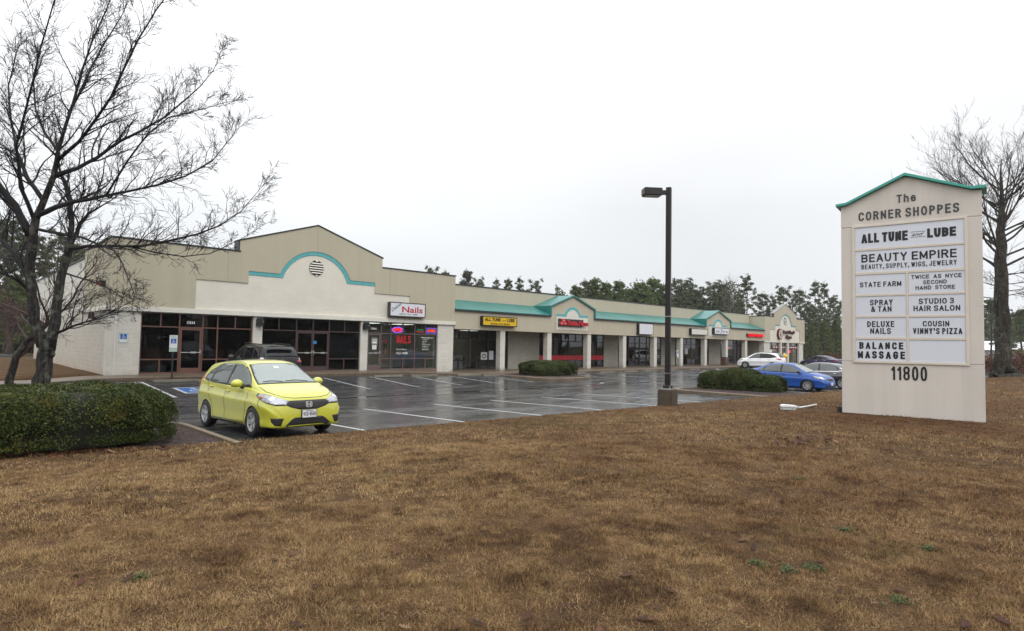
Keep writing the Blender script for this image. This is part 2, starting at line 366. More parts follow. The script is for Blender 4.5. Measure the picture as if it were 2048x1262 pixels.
# ================================================================== THE GROUND
def lotz(x, y):
    x = np.asarray(x, float); y = np.asarray(y, float)
    k = 0.14*(1-sstep(18, 27, x))
    return np.where(y < 25, np.interp(y, [9, 12, 17, 21.5, 25], [0.0, 0.0, -0.10, -0.19, -0.13])-np.interp(y, [12, 17, 21.5], [.2, .1, 0])*sstep(21, 33, x),
                    -0.13+(k+0.13)*np.clip((y-25)/5.0, 0, 1))
def walkz(x):
    x = np.asarray(x, float)
    return 0.11+0.18*(1-sstep(19.5, 25, x)) + 0.0016*np.clip(x-26, 0, 60) - 0.15*(1-sstep(2.6, 5.6, x))
def kerby(x): return 30.05-0.95*sstep(19, 27, x)
def yedge(x): return np.where(np.asarray(x, float) < 4.4, 12.22+np.clip(.26*(3.4-np.asarray(x, float)), 0, .95), 12.05-0.06*(np.clip(x, 4.4, 42)-5))
_rs = np.random.RandomState(5)
_ph = _rs.uniform(0, 6.28, (10, 2)); _fr = _rs.uniform(0.25, 1.6, (10, 2))
def lumps(x, y):
    s = 0
    for (a, b), (f, g) in zip(_ph, _fr): s = s+np.sin(x*f+a)*np.sin(y*g+b)/(1+f+g)
    return s
def lawnz(x, y):
    x = np.asarray(x, float); y = np.asarray(y, float); d = yedge(x)-y
    z = 0.06+0.30*sstep(0.0, 6.5, d)+0.17*sstep(26, 45, x)*sstep(0, 4, d)+0.013*lumps(x, y)*sstep(0, 1.5, d)
    z = z-0.5*sstep(52, 60, x)
    return z + 0.16*np.exp(-((x-48.3)**2+(y-6.3)**2)/6.0)

def sheet(name, X, Yf, zf, mat, ny=40, skirt=None):
    """grid sheet: for every x in X a row of y values Yf(x)"""
    V = []; F = []; rows = []
    for x in X:
        ys = Yf(x); zs = zf(np.full(len(ys), x), np.array(ys)); r = [(float(x), float(y), float(z)) for y, z in zip(ys, zs)]
        if skirt is not None: r = [(r[0][0], r[0][1], skirt)]+r
        rows.append(r)
    m = len(rows[0])
    for r in rows: V += r
    F = [(i*m+j, (i+1)*m+j, (i+1)*m+j+1, i*m+j+1) for i in range(len(rows)-1) for j in range(m-1)]
    me = bpy.data.meshes.new(name); me.from_pydata(V, [], F); me.update()
    bm = bmesh.new(); bm.from_mesh(me); bmesh.ops.recalc_face_normals(bm, faces=bm.faces)
    if sum(f.normal.z for f in bm.faces) < 0: bmesh.ops.reverse_faces(bm, faces=bm.faces)
    bm.to_mesh(me); bm.free()
    return struct(link(name, me, mat, None, True))

# --- materials
def asphalt():
    k = N('wet asphalt'); v = k.pos(); g = k.n('ShaderNodeSeparateXYZ'); k.l(v, g.inputs[0])
    n1 = k.noise(k.pos((.5, 1.3, 1)), 0.6, 6, 0.65, .8); n2 = k.noise(v, 90, 3, 0.7); n3 = k.noise(v, 2.4, 5, 0.65)
    va = k.pos((0.16, 0.75, 1)); n4 = k.noise(va, 1.0, 5, 0.62, 0.6)
    col = k.ramp(n3, [(0.3, (0.022, 0.023, 0.026)), (0.55, (0.036, 0.037, 0.040)), (0.75, (0.052, 0.053, 0.056))])
    col = k.mix(col, k.ramp(n2, [(0.3, 0.55), (0.7, 1.35)]), 0.8, 'MULTIPLY')
    # cracks and sealed joints
    vc = k.pos((0.22, 0.5, 1)); wv = k.n('ShaderNodeTexVoronoi'); wv.feature = 'DISTANCE_TO_EDGE'; wv.inputs['Scale'].default_value = 0.62
    dn = k.n('ShaderNodeTexNoise'); dn.inputs['Scale'].default_value = 1.6; dn.inputs['Detail'].default_value = 4; k.l(v, dn.inputs['Vector'])
    ad = k.n('ShaderNodeMix'); ad.data_type = 'VECTOR'; ad.inputs['Factor'].default_value = 0.22; k.l(vc, ad.inputs['A']); k.l(dn.outputs['Color'], ad.inputs['B'])
    k.l(ad.outputs['Result'], wv.inputs['Vector'])
    crack = k.ramp(wv.outputs['Distance'], [(0.0, 1.0), (0.010, 0.0)])
    col = k.mix(col, (0.010, 0.010, 0.011), k.math('MULTIPLY', crack, 0.8))
    # water standing along the gutter line and in shallow dips
    gl = k.math('ABSOLUTE', k.math('SUBTRACT', k.math('ADD', g.outputs['Y'], k.math('MULTIPLY', k.noise(v, 0.5, 3), 0.7)), 21.75))
    gut = k.ramp(gl, [(0.0, 1.0), (0.16, 1.0), (0.26, 0.0)])
    pud = k.ramp(n4, [(0.60, 0.0), (0.66, 1.0)])
    wet = k.math('MAXIMUM', k.math('MULTIPLY', gut, k.ramp(k.noise(v, 0.8, 3), [(0.36, 0.0), (0.46, 1.0)])), k.math('MULTIPLY', pud, 0.9), True)
    col = k.mix(col, (0.016, 0.016, 0.017), k.math('MULTIPLY', wet, 0.7))
    rg = k.ramp(n1, [(0.32, 0.10), (0.5, 0.24), (0.68, 0.40)])
    rg = k.math('ADD', rg, k.math('MULTIPLY', k.math('SUBTRACT', n2, 0.5), 0.12))
    rough = k.math('MULTIPLY', rg, k.math('SUBTRACT', 1.0, k.math('MULTIPLY', wet, 0.88)))
    h = k.math('MULTIPLY', n2, k.math('SUBTRACT', 1.0, wet))
    b = k.n('ShaderNodeBump'); b.inputs['Strength'].default_value = 0.22; b.inputs['Distance'].default_value = 0.006; k.l(h, b.inputs['Height'])
    k.bsdf(col, rough, 0, 0.45, b.outputs[0]); return k.m
def grass_soil():
    k = N('dormant turf'); v = k.pos(); n1 = k.noise(v, 2.2, 6, 0.7, 0.3); n2 = k.noise(v, 28, 4, 0.7); n3 = k.noise(v, 0.21, 3)
    col = k.ramp(n1, [(0.30, (0.060, 0.037, 0.021)), (0.50, (0.105, 0.064, 0.033)), (0.66, (0.16, 0.10, 0.048))])
    col = k.mix(col, k.ramp(n2, [(0.25, 0.45), (0.75, 1.25)]), 0.85, 'MULTIPLY')
    col = k.mix(col, (0.12, 0.055, 0.026), k.ramp(n3, [(0.45, 0.0), (0.70, 0.35)]))
    k.bsdf(col, 0.95, 0, 0.1, k.bump(n2, 0.8, 0.04)); return k.m
def mulch_mat():
    k = N('bark mulch'); v = k.pos(); vo = k.n('ShaderNodeTexVoronoi'); vo.inputs['Scale'].default_value = 24; k.l(k.pos((1, 1.6, 1)), vo.inputs['Vector'])
    col = k.ramp(vo.outputs['Color'], [(0.1, (0.022, 0.013, 0.012)), (0.5, (0.055, 0.034, 0.033)), (0.85, (0.13, 0.095, 0.092))])
    k.bsdf(col, 0.85, 0, 0.3, k.bump(vo.outputs['Distance'], 1.0, 0.05)); return k.m
def concrete_mat(name, c, rough=0.6, wet=0.0):
    k = N(name); v = k.pos(); n1 = k.noise(v, 0.8, 5, 0.65); n2 = k.noise(v, 40, 4, 0.7); n3 = k.noise(v, 4.5, 5, 0.7)
    col = k.ramp(n1, [(0.3, tuple(x*0.72 for x in c)), (0.7, tuple(x*1.18 for x in c))])
    col = k.mix(col, k.ramp(n2, [(0.3, 0.72), (0.7, 1.15)]), 0.8, 'MULTIPLY'); col = k.mix(col, k.ramp(n3, [(0.35, 0.65), (0.6, 1.05)]), 0.6, 'MULTIPLY')
    k.bsdf(col, k.ramp(n1, [(0.3, rough*0.75), (0.7, rough)]), 0, 0.45, k.bump(n2, 0.35, 0.01)); return k.m
M_ASPH = asphalt(); M_TURF = grass_soil(); M_MULCH = mulch_mat()
M_WALK = concrete_mat('damp pavement concrete', (0.150, 0.112, 0.076), 0.5)
M_KERB = concrete_mat('kerb concrete', (0.185, 0.142, 0.095), 0.6)
M_STOP = concrete_mat('wheel stop concrete', (0.20, 0.185, 0.145), 0.7)
def paint_line(name, c, worn=0.5):
    k = N(name); v = k.pos(); f = k.ramp(k.noise(v, 14, 6, 0.75), [(0.34, 0.0), (0.48, 1.0)])
    col = k.mix((0.05, 0.05, 0.052), c, k.math('ADD', k.math('MULTIPLY', f, worn), 1-worn)); k.bsdf(col, 0.35, 0, 0.5); return k.m
M_LINE = paint_line('white line paint', (0.52, 0.53, 0.53), 0.5); M_LINEF = paint_line('worn line paint', (0.42, 0.43, 0.42), 0.75)
M_BLUEP = paint_line('blue marking paint', (0.03, 0.12, 0.38), 0.4)

# --- sheets
k = N('distant grass'); v = k.pos(); k.bsdf(k.ramp(k.noise(v, 0.05, 5), [(0.35, (0.06, 0.050, 0.024)), (0.65, (0.12, 0.085, 0.038))]), 0.95, 0, 0.1)
sheet('ground', [-900, -300, -60, 0, 60, 150, 300, 900], lambda x: np.array([-900, -300, -60, 0, 60, 150, 300, 900.]), lambda x, y: np.full(len(x), -0.42), k.m)
sheet('parking_lot', np.concatenate([np.linspace(-60, -4, 12), np.arange(0, 112, 4.0)]), lambda x: np.concatenate([np.arange(8.0, 30.01, 0.5), [32.0]]), lambda x, y: lotz(x, np.minimum(y, 30)), M_ASPH)
sheet('driveway', [-40, -14, -6, 0, 3, 5.9], lambda x: np.linspace(32.0, 78, 10), lambda x, y: lotz(x, 30)+0*y, M_ASPH)
sheet('lawn', np.concatenate([np.arange(-34, -8, 2.0), np.arange(-8, 30, 0.5), np.arange(30, 58.1, 1.0)]),
      lambda x: np.concatenate([yedge(x)-np.array([0, 0.12, 0.3, 0.6, 1, 1.5]), np.linspace(float(yedge(x))-2, -26, 44)]), lawnz, M_TURF, skirt=-0.5)
sheet('grass_strip', [0.5, 2.0, 4.0, 5.74], lambda x: np.interp(x, [0.5, 2.5, 5.74], [1, 1, 1])*np.linspace(32.25, 60, 12), lambda x, y: 0.17+0.13*sstep(2, 5, x)+0.012*lumps(x*2, y), M_TURF, skirt=0.0)
ws = MB(); xs = np.concatenate([np.linspace(-7, 6, 14), np.arange(7, 86.1, 1.0)])
for a, b in zip(xs[:-1], xs[1:]):
    za, zb = float(walkz(a)), float(walkz(b)); ya, yb = float(kerby(a)), float(kerby(b))
    yi = 32.2 if b <= 6 else 36.2
    ws.add([(a, ya, -.4), (b, yb, -.4), (b, yb, zb-.02), (a, ya, za-.02), (a, ya+.03, za), (b, yb+.03, zb), (b, yi, zb), (a, yi, za)], [(0, 1, 2, 3), (3, 2, 5, 4), (4, 5, 6, 7)])
struct(ws.build('sidewalk', M_WALK))

def round_poly(pts, r=0.8, n=6):
    out = []; m = len(pts)
    for i in range(m):
        p = Vector(pts[i]); a = (Vector(pts[i-1])-p); b = (Vector(pts[(i+1) % m])-p)
        rr = min(r, a.length*0.45, b.length*0.45); a = p+a.normalized()*rr; b = p+b.normalized()*rr
        for j in range(n+1):
            t = j/n; q = a*(1-t)**2+p*2*t*(1-t)+b*t*t; out.append((q.x, q.y))
    return out
def island(pts, ztop, r=0.8, w=0.15, ymin=None):
    P = round_poly(pts, r); n = len(P); c = Vector((sum(p[0] for p in P)/n, sum(p[1] for p in P)/n))
    ar = sum(P[i][0]*P[(i+1) % n][1]-P[(i+1) % n][0]*P[i][1] for i in range(n))
    if ar < 0: P.reverse()
    I = []
    for i in range(n):
        t = (Vector(P[(i+1) % n])-Vector(P[i-1])).normalized(); I.append((P[i][0]-t.y*w, P[i][1]+t.x*w))
    vs = []; fs = []
    for i in range(n):
        (ox, oy), (ix, iy) = P[i], I[i]; bx, by = ox+(ix-ox)*0.2, oy+(iy-oy)*0.2
        vs += [(ox, oy, ztop-.6), (ox, oy, ztop-.035), (bx, by, ztop), (ix, iy, ztop), (ix, iy, ztop-.2)]
    for i in range(n):
        j = (i+1) % n
        if ymin is not None and min(P[i][1], P[j][1]) < ymin: continue
        for q in range(4): fs.append((i*5+q, j*5+q, j*5+q+1, i*5+q+1))
    struct(MB().add(vs, fs).build('kerb', M_KERB, smooth='auto'))
    bed = MB(); ctr = (c.x, c.y)
    if ymin is not None:
        struct(bed.prism([(p[0], max(p[1], 12.05)) for p in I], ztop-.5, ztop-.052, 'z').build('mulch_bed', M_MULCH)); return
    V = [(p[0], p[1], ztop-.03-(.25 if ymin is not None and p[1] < ymin+.2 else 0)) for p in I]+[(ctr[0]+(p[0]-ctr[0])*.6, ctr[1]+(p[1]-ctr[1])*.6, ztop+.03) for p in I]+[(ctr[0], ctr[1], ztop+.05)]
    F = [(i, (i+1) % n, n+(i+1) % n, n+i) for i in range(n)]+[(n+i, n+(i+1) % n, 2*n) for i in range(n)]
    struct(bed.add(V, F).build('mulch_bed', M_MULCH, smooth=True))
island([(-9, 25.0), (4.15, 25.0), (4.15, 29.3), (-9, 29.3)], 0.16, 1.4)
island([(26.4, 24.2), (30.6, 24.2), (30.6, 29.3), (26.4, 29.3)], 0.06, 1.2)
island([(25.3, 9.4), (29.0, 9.4), (29.0, 15.7), (25.3, 15.7)], 0.05, 1.0)
island([(-12, 10.2), (4.32, 10.2), (4.32, 11.65), (4.32, 15.5), (-12, 15.5)], 0.10, 0.7, ymin=11.6)

# --- painted markings: thin sheets following the asphalt
def strip(mb, a, b, w=0.10, lift=0.004, n=None):
    a = Vector(a); b = Vector(b); L = (b-a).length; t = (b-a)/L; q = Vector((-t.y, t.x))*w/2; n = n or max(2, int(L/0.5)); V = []
    for i in range(n+1):
        p = a+t*L*i/n
        for s in (-1, 1):
            c = p+q*s; V.append((c.x, c.y, float(lotz(c.x, c.y))+lift))
    return mb.add(V, [(2*i, 2*i+2, 2*i+3, 2*i+1) for i in range(n)])
L1 = MB()
for x in (7.2, 9.95, 12.63, 15.28, 17.95, 20.6): strip(L1, (x-.02, 17.0), (x+.04, float(yedge(x))-.3))
for x in (30.9, 33.35, 36.0, 38.7): strip(L1, (x-1.9, 17.0), (x, float(yedge(x))-.3), 0.11)
struct(L1.build('painted_markings', M_LINE))
L2 = MB()
for x in (9.35, 12.05, 14.75, 17.4, 20.05, 22.7, 25.3): strip(L2, (x, 29.25), (x-.15, 24.4), 0.095)
struct(L2.build('painted_markings', M_LINE))
L2 = MB()
for x in (33.0, 36.0, 38.9, 41.9, 44.9, 47.8, 50.8, 53.8, 56.8, 59.7): strip(L2, (x, 28.6), (x-.2, 23.8), 0.10)
struct(L2.build('painted_markings', M_LINEF))
L3 = MB()                                             # hatched access aisle by the accessible stall
strip(L3, (4.45, 29.2), (6.62, 29.5), 0.11, .008); strip(L3, (4.45, 24.8), (6.6, 24.4), 0.11, .008); strip(L3, (4.45, 29.2), (4.45, 24.8), 0.11); strip(L3, (6.62, 29.5), (6.6, 24.4), 0.11)
for y in (25.2, 26.2, 27.2, 28.2): strip(L3, (4.5, y), (6.55, y+.95), 0.11, .006)
struct(L3.build('painted_markings', M_LINE))
HX, HY = 7.95, 26.35
def flat(mb, pts, lift): return mb.add([(x, y, float(lotz(x, y))+lift) for x, y in pts], [tuple(range(len(pts)))])
h = MB(); flat(h, [(HX-.75, HY-.9), (HX+.75, HY-.9), (HX+.75, HY+.9), (HX-.75, HY+.9)], .004); struct(h.build('painted_markings', M_LINE))
h = MB(); flat(h, [(HX-.63, HY-.78), (HX+.63, HY-.78), (HX+.63, HY+.78), (HX-.63, HY+.78)], .008); struct(h.build('painted_markings', M_BLUEP))
def wheelchair(cx, cy, s):
    """the access symbol as small flat polygons (u, v) of size s"""
    P = []
    ang = [math.radians(a) for a in range(150, 391, 20)]
    for a, b in zip(ang[:-1], ang[1:]):
        P.append([(cx+s*(-.02+.30*math.cos(a)), cy+s*(-.14+.30*math.sin(a))), (cx+s*(-.02+.30*math.cos(b)), cy+s*(-.14+.30*math.sin(b))),
                  (cx+s*(-.02+.22*math.cos(b)), cy+s*(-.14+.22*math.sin(b))), (cx+s*(-.02+.22*math.cos(a)), cy+s*(-.14+.22*math.sin(a)))])
    P.append([(cx+s*(-.09+.085*math.cos(t)), cy+s*(.37+.085*math.sin(t))) for t in np.linspace(0, 6.28, 13)[:-1]])
    for q in ([(-.13, .27), (-.04, .27), (-.02, -.06), (-.11, -.06)], [(-.08, .12), (.16, .12), (.16, .05), (-.08, .05)], [(-.1, -.02), (.18, -.02), (.18, -.1), (-.1, -.1)],
              [(.12, -.05), (.2, -.02), (.32, -.34), (.24, -.37)], [(.24, -.30), (.38, -.26), (.39, -.33), (.26, -.38)]):
        P.append([(cx+s*u, cy+s*v) for u, v in q])
    return P
h = MB()
for q in wheelchair(HX, HY, 1.25): flat(h, q, .012)
struct(h.build('painted_markings', M_LINE))

# --- wheel stops
def stop_mesh():
    b = MB(); b.prism([(-.085, 0), (.085, 0), (.06, .125), (-.06, .125)], -.92, .92, axis='x'); return b
sm = stop_mesh()
stops = [(7.9, 29.2, 'concrete wheel stop beside the accessible parking sign post'), (18.3, 28.85, 'concrete wheel stop in front of the nail salon door'),
         (20.65, 28.75, 'concrete wheel stop in front of the nail salon window'), (24.15, 29.0, 'concrete wheel stop left of the one below the yellow sign, by the grey corner pillar'),
         (25.9, 28.6, 'concrete wheel stop right beside the nearer end of the round planted island'), (33.6, 28.3, 'concrete wheel stop just right of the far end of the planted island'),
         (37.1, 28.3, 'concrete wheel stop in front of the glass door with the red band'), (40.2, 28.4, 'concrete wheel stop in front of the pale block wall right of the red-banded door'),
         (43.2, 28.5, 'concrete wheel stop in front of the shop under the square blank sign'), (46.2, 28.5, 'concrete wheel stop seen right behind the lamp post'),
         (50.3, 28.6, 'concrete wheel stop beside the leaning accessible parking sign')]
so_ = None
for x, y, lb in stops:
    z = float(lotz(x, y))
    if so_ is None: so_ = sm.build('wheel_stop', M_STOP, bevel=.02, seg=2)
    else:
        so2 = so_.copy(); COL.objects.link(so2); so_ = so2
    so_.location = (x, y, z-.005); so_.rotation_euler = (0, 0, random.Random(x).uniform(-.02, .02))
    tag(so_, lb, 'wheel stop', 'concrete wheel stops along the kerb')
# ================================================================== THE SHOPS
M_STUC = stucco_mat('tan stucco', (0.49, 0.455, 0.345), .06, (4.73, 24.94)); M_STUC2 = stucco_mat('tan stucco of the wing', (0.515, 0.465, 0.36), 0.06, (4.88, 25.4))
M_BLOCK = block_mat('split-face block', (0.74, 0.72, 0.65), (0.75, 0.73, 0.67), var=0.05, split=1.0, stain=(.13, .11, .085), stain_h=.6)
M_BLOCKS = block_mat('stained block', (0.62, 0.58, 0.505), (0.69, 0.66, 0.595), stain=(0.48, 0.27, 0.09), stain_h=1.15, split=0.4, var=0.06)
M_BLOCKG = block_mat('smooth grey block', (0.40, 0.385, 0.335), (0.47, 0.455, 0.40), split=0.25, relief=0.5, var=0.09)
M_WHITE = block_mat('white painted brick', (0.80, 0.765, 0.665), (0.74, 0.71, 0.62), bw=0.8, bh=0.1, ms=0.005, relief=0.3, var=0.015, split=0.05, grain=.82)
M_BAND = plain('cream trim', (0.70, 0.685, 0.61), 0.75, var=0.06, obj=False)
M_TEALT = plain('turquoise trim', (0.10, 0.41, 0.43), 0.6, var=0.08, obj=False)
def metal_roof():
    k = N('teal metal roofing'); g = k.n('ShaderNodeNewGeometry'); sx = k.n('ShaderNodeSeparateXYZ'); k.l(g.outputs['Position'], sx.inputs[0])
    v = k.pos((1, 1, 1)); n = k.noise(v, 0.7, 4)
    col = k.ramp(n, [(0.3, (0.015, 0.142, 0.130)), (0.7, (0.026, 0.188, 0.172))])
    w = k.n('ShaderNodeMath'); w.operation = 'PINGPONG'; k.l(sx.outputs['X'], w.inputs[0]); w.inputs[1].default_value = 0.2
    ridge = k.ramp(w.outputs[0], [(0.0, 1.0), (0.12, 0.0)])
    k.bsdf(col, 0.33, 0, 0.5, k.bump(ridge, 0.5, 0.02)); return k.m
M_TEAL = metal_roof()
M_COPE = plain('dark metal coping', (0.030, 0.032, 0.032), 0.5, 0.0, var=0.2, obj=False)
M_FR1 = plain('salmon brown frame', (0.150, 0.070, 0.053), 0.5, var=0.12, obj=False)
M_FR2 = plain('brown frame', (0.066, 0.039, 0.036), 0.5, var=0.15, obj=False)
M_FR3 = plain('mauve frame', (0.135, 0.090, 0.090), 0.5, var=0.12, obj=False)
M_FRD = plain('dark bronze frame', (0.020, 0.014, 0.012), 0.45, var=0.2, obj=False)
M_GLD = glass_mat('dark tinted glass', (0.20, 0.21, 0.22), 1.5); M_GLN = glass_mat('shop glass', (0.60, 0.68, 0.65), 1.9); M_GLW = glass_mat('wing shop glass', (0.48, 0.50, 0.50), 1.75)
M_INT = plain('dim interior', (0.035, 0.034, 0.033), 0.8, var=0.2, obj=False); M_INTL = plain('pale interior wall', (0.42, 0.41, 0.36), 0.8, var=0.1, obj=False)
M_CHROME = plain('brushed aluminium', (0.62, 0.62, 0.62), 0.35, 0.9, var=0.05, obj=False); M_BLK = plain('black paint', (0.012, 0.012, 0.013), 0.45, var=0.2)
M_WHT = plain('white enamel', (0.78, 0.79, 0.80), 0.4, var=0.03); M_PAPER = plain('white paper', (0.72, 0.73, 0.72), 0.7, var=0.04)

B = thing('shop_building', 'long low strip mall of tan stucco, pale block and teal metal roofing', 'building', (0, 0, 0))
def bp(mb, name, mat, parent=None, **kw): return mb.build(name, mat, parent or B, **kw)
def boxes(name, mat, *bs, **kw):
    """several pieces of one kind, each its own part"""
    for b in bs: o = bp(MB().box(*b), name, mat, **kw)
    return o
def arc(cx, cz, r, a0, a1, n=18): return [(cx+r*math.cos(a0+(a1-a0)*i/n), cz+r*math.sin(a0+(a1-a0)*i/n)) for i in range(n+1)]
def seg_arc(x0, x1, zs, zt, n=18):
    """segmental arch polyline from (x0, zs) over zt to (x1, zs)"""
    h = (x1-x0)/2; s = zt-zs; r = (h*h+s*s)/(2*s); cz = zt-r; a = math.atan2(zs-cz, h); return arc((x0+x1)/2, cz, r, math.pi-a, a, n)
G0 = 0.29                                                                    # pavement level at the left block
# ---- left block
boxes('pillar', M_BLOCK, (5.77, 7.05, 32.0, 32.6, -.2, 3.2), *[(a, b, 32.0, 32.55, -.2, 3.2) for a, b in ((12.13, 12.61), (18.35, 18.83), (23.97, 25.25))], bevel=.012)
bp(MB().box(5.771, 6.1, 32.605, 57.5, -.5, 3.2), 'wall', M_BLOCKS)
bp(MB().box(5.772, 6.1, 38.32, 57.5, 3.203, 6.06), 'wall', M_BAND)
bp(MB().box(5.75, 6.1, 32.001, 38.3, 3.42, 6.44), 'wall', M_STUC)
bp(MB().box(5.8, 25.2, 32.35, 32.6, 3.21, 6.40), 'wall', M_INT)
wh = [(9.0, 3.43), (21.9, 3.43), (21.9, 5.0), (19.4, 5.0), (19.4, 5.7), (18.0, 5.7), (17.2, 6.9), (13.7, 6.9), (12.9, 5.7), (11.5, 5.7), (11.5, 5.0), (9.0, 5.0)]
wh = [(9.0, 3.43), (21.9, 3.43), (21.9, 5.0), (19.4, 5.0), (19.4, 5.65), (17.9, 5.65)] + [p for p in reversed(seg_arc(13.2, 17.75, 5.65, 7.05))] + [(13.0, 5.65), (11.5, 5.65), (11.5, 5.0), (9.0, 5.0)]
bp(MB().prism(wh, 32.0, 32.3), 'wall', M_WHITE)
top = seg_arc(13.41, 17.55, 5.52, 6.94)
st = [(5.75, 3.42), (9.3, 3.42), (9.3, 4.89), (11.78, 4.89), (11.78, 5.52)] + top + [(19.2, 5.52), (19.2, 4.89), (21.7, 4.89), (21.7, 3.42), (25.28, 3.42), (25.28, 6.45), (19.65, 6.45), (19.65, 7.02), (15.47, 8.39), (11.3, 7.02), (11.3, 6.45), (5.75, 6.45)]
bp(MB().prism(st, 31.95, 31.999), 'facade', M_STUC)
bp(MB().prism([(11.33, 6.47), (19.62, 6.47), (19.62, 7.0), (15.47, 8.36), (11.33, 7.0)], 32.302, 32.6), 'gable', M_STUC)
bp(MB().box(25.0, 25.28, 32.0, 50, 3.42, 6.44), 'wall', M_STUC)
boxes('trim_band', M_BAND, (5.68, 25.33, 31.89, 32.3, 3.2, 3.418), (5.68, 5.768, 32.303, 38.3, 3.202, 3.416), bevel=.008)
inn = seg_arc(13.58, 17.36, 5.32, 6.73)
bp(MB().ring([(11.782, 5.518), (13.41, 5.518)]+top+[(17.55, 5.518), (19.198, 5.518)], [(11.782, 5.32), (13.58, 5.32)]+inn+[(17.36, 5.32), (19.198, 5.32)], 31.975, 31.998), 'arch_trim', M_TEALT)
def coping(pl, y0, y1, h=.075, o=.03):
    mb = MB(); up_ = [(x, z+h) for x, z in pl]; mb.ring(up_, [(x, z+.002) for x, z in pl], y0-o, y1); return mb
bp(coping([(5.70, 6.45), (11.35, 6.45)], 31.95, 32.65), 'coping', M_COPE); bp(coping([(19.68, 6.45), (25.34, 6.45)], 31.95, 32.65), 'coping', M_COPE)
bp(coping([(11.24, 7.01), (15.47, 8.39), (19.71, 7.01)], 31.95, 32.65), 'coping', M_COPE)
bp(MB().box(11.24, 11.32, 31.97, 32.62, 6.53, 7.04), 'coping', M_COPE)
bp(MB().box(5.69, 6.15, 32.66, 38.3, 6.452, 6.51), 'coping', M_COPE); bp(MB().box(5.71, 6.15, 38.33, 57.5, 6.062, 6.12), 'coping', M_COPE)
bp(MB().box(6.0, 25.0, 32.6, 57.4, 5.3, 5.4), 'roof', M_COPE)
def vent(cx, cz, r, y, n=7):
    a = bp(MB().cyl((cx, y-.005, cz), r, .02, 32, 'y'), 'vent', M_BLK)
    s = MB(); st_ = 2*r/(n*2-1)
    for i in range(n):
        z0 = cz-r+2*i*st_; z1 = z0+st_*.92; h = min(math.sqrt(max(r*r-(z0-cz)**2, 1e-4)), math.sqrt(max(r*r-(z1-cz)**2, 1e-4))); h = max(h, .12*r)
        s.add([(cx-h, y-.055, z0), (cx+h, y-.055, z0), (cx+h, y-.01, z1), (cx-h, y-.01, z1), (cx-h, y-.04, z0-.01), (cx+h, y-.04, z0-.01), (cx+h, y-.003, z1-.01), (cx-h, y-.003, z1-.01)],
              [(0, 1, 2, 3), (4, 7, 6, 5), (0, 4, 5, 1), (3, 2, 6, 7), (0, 3, 7, 4), (1, 5, 6, 2)])
    s.build('slats', M_BAND, a)
vent(15.47, 6.03, .43, 31.99)

# ---- glazing
def frame(bars, yp, d=.05):
    """bars: ('v', x, z0, z1, w) or ('h', x0, x1, z, w)"""
    mb = MB()
    for b in bars:
        if b[0] == 'v': mb.box(b[1]-b[4]/2, b[1]+b[4]/2, yp-d, yp+d, b[2], b[3])
        else: mb.box(b[1], b[2], yp-d+.006, yp+d-.006, b[3]-b[4]/2, b[3]+b[4]/2)
    return mb
def door(x0, x1, z0, z1, yp, fm, gm, leaves=1, bar=True, kick=.27):
    """glazed door leaves with rails, push bar and pull handle"""
    for i in range(leaves):
        a = x0+(x1-x0)*i/leaves+.004; b = x0+(x1-x0)*(i+1)/leaves-.004; s = .085 if leaves == 1 else .07
        mb = MB(); mb.box(a, a+s, yp-.03, yp+.03, z0, z1).box(b-s, b, yp-.03, yp+.03, z0, z1)
        mb.box(a+s+.001, b-s-.001, yp-.027, yp+.027, z0, z0+kick).box(a+s+.001, b-s-.001, yp-.027, yp+.027, z1-.1, z1)
        d = bp(mb, 'door', fm, bevel=.004)
        MB().box(a+s, b-s, yp-.004, yp+.004, z0+kick, z1-.1).build('pane', gm, d)
        if bar:
            h = MB().tube([(a+.05, yp-.06, z0+1.02), (b-.05, yp-.06, z0+1.02)], .014, 8); c = (a+b)/2
            h.box(c+.02, c+.24, yp-.09, yp-.035, z0+.98, z0+1.06); h.build('push_bar', M_CHROME, d)
        hx = b-.05 if (leaves == 1 or i == 0) else a+.05
        MB().tube([(hx, yp-.03, z0+.86), (hx, yp-.085, z0+.88), (hx, yp-.085, z0+1.12), (hx, yp-.03, z0+1.14)], .013, 8).build('handle', M_CHROME, d, smooth=True)
def shop_window(bars, x0, x1, z0, z1, yp, fm, gm, cut=(), d=.05):
    f = bp(frame(bars, yp, d), 'shop_window', fm)
    g = MB(); xs_ = [x0]+[c for cc in cut for c in cc[:2]]+[x1]
    for a, b in zip(xs_[0::2], xs_[1::2]): g.box(a, b, yp-.005, yp+.005, z0, z1)
    for c in cut: g.box(c[0], c[1], yp-.005, yp+.005, c[2], z1)
    g.build('pane', gm, f); return f
YP = 32.16; ZT, ZR, ZS, ZB = 3.19, 2.525, 0.985, 0.33
def std(x0, x1, full, upper, lower, rails_cut=(), fw_=.055):
    b = [('v', x0+.03, ZB, ZT, .06), ('v', x1-.03, ZB, ZT, .06), ('h', x0, x1, ZT-.025, .05)]
    for x in full: b.append(('v', x, ZB, ZT-.052, fw_))
    for x in upper: b.append(('v', x, ZR+.029, ZT-.052, fw_))
    for x in lower: b.append(('v', x, ZB+.052, ZS-.029, fw_))
    segs = [(x0+.062, x1-.062)]
    for a, c in rails_cut: segs = [s for s in [(segs[0][0], a)]+[(c, segs[-1][1])]] if len(segs) == 1 else segs
    for a, c in segs: b += [('h', a, c, ZS, .055), ('h', a, c, ZB+.025, .05)]
    b.append(('h', x0+.062, x1-.062, ZR, .055)); return b
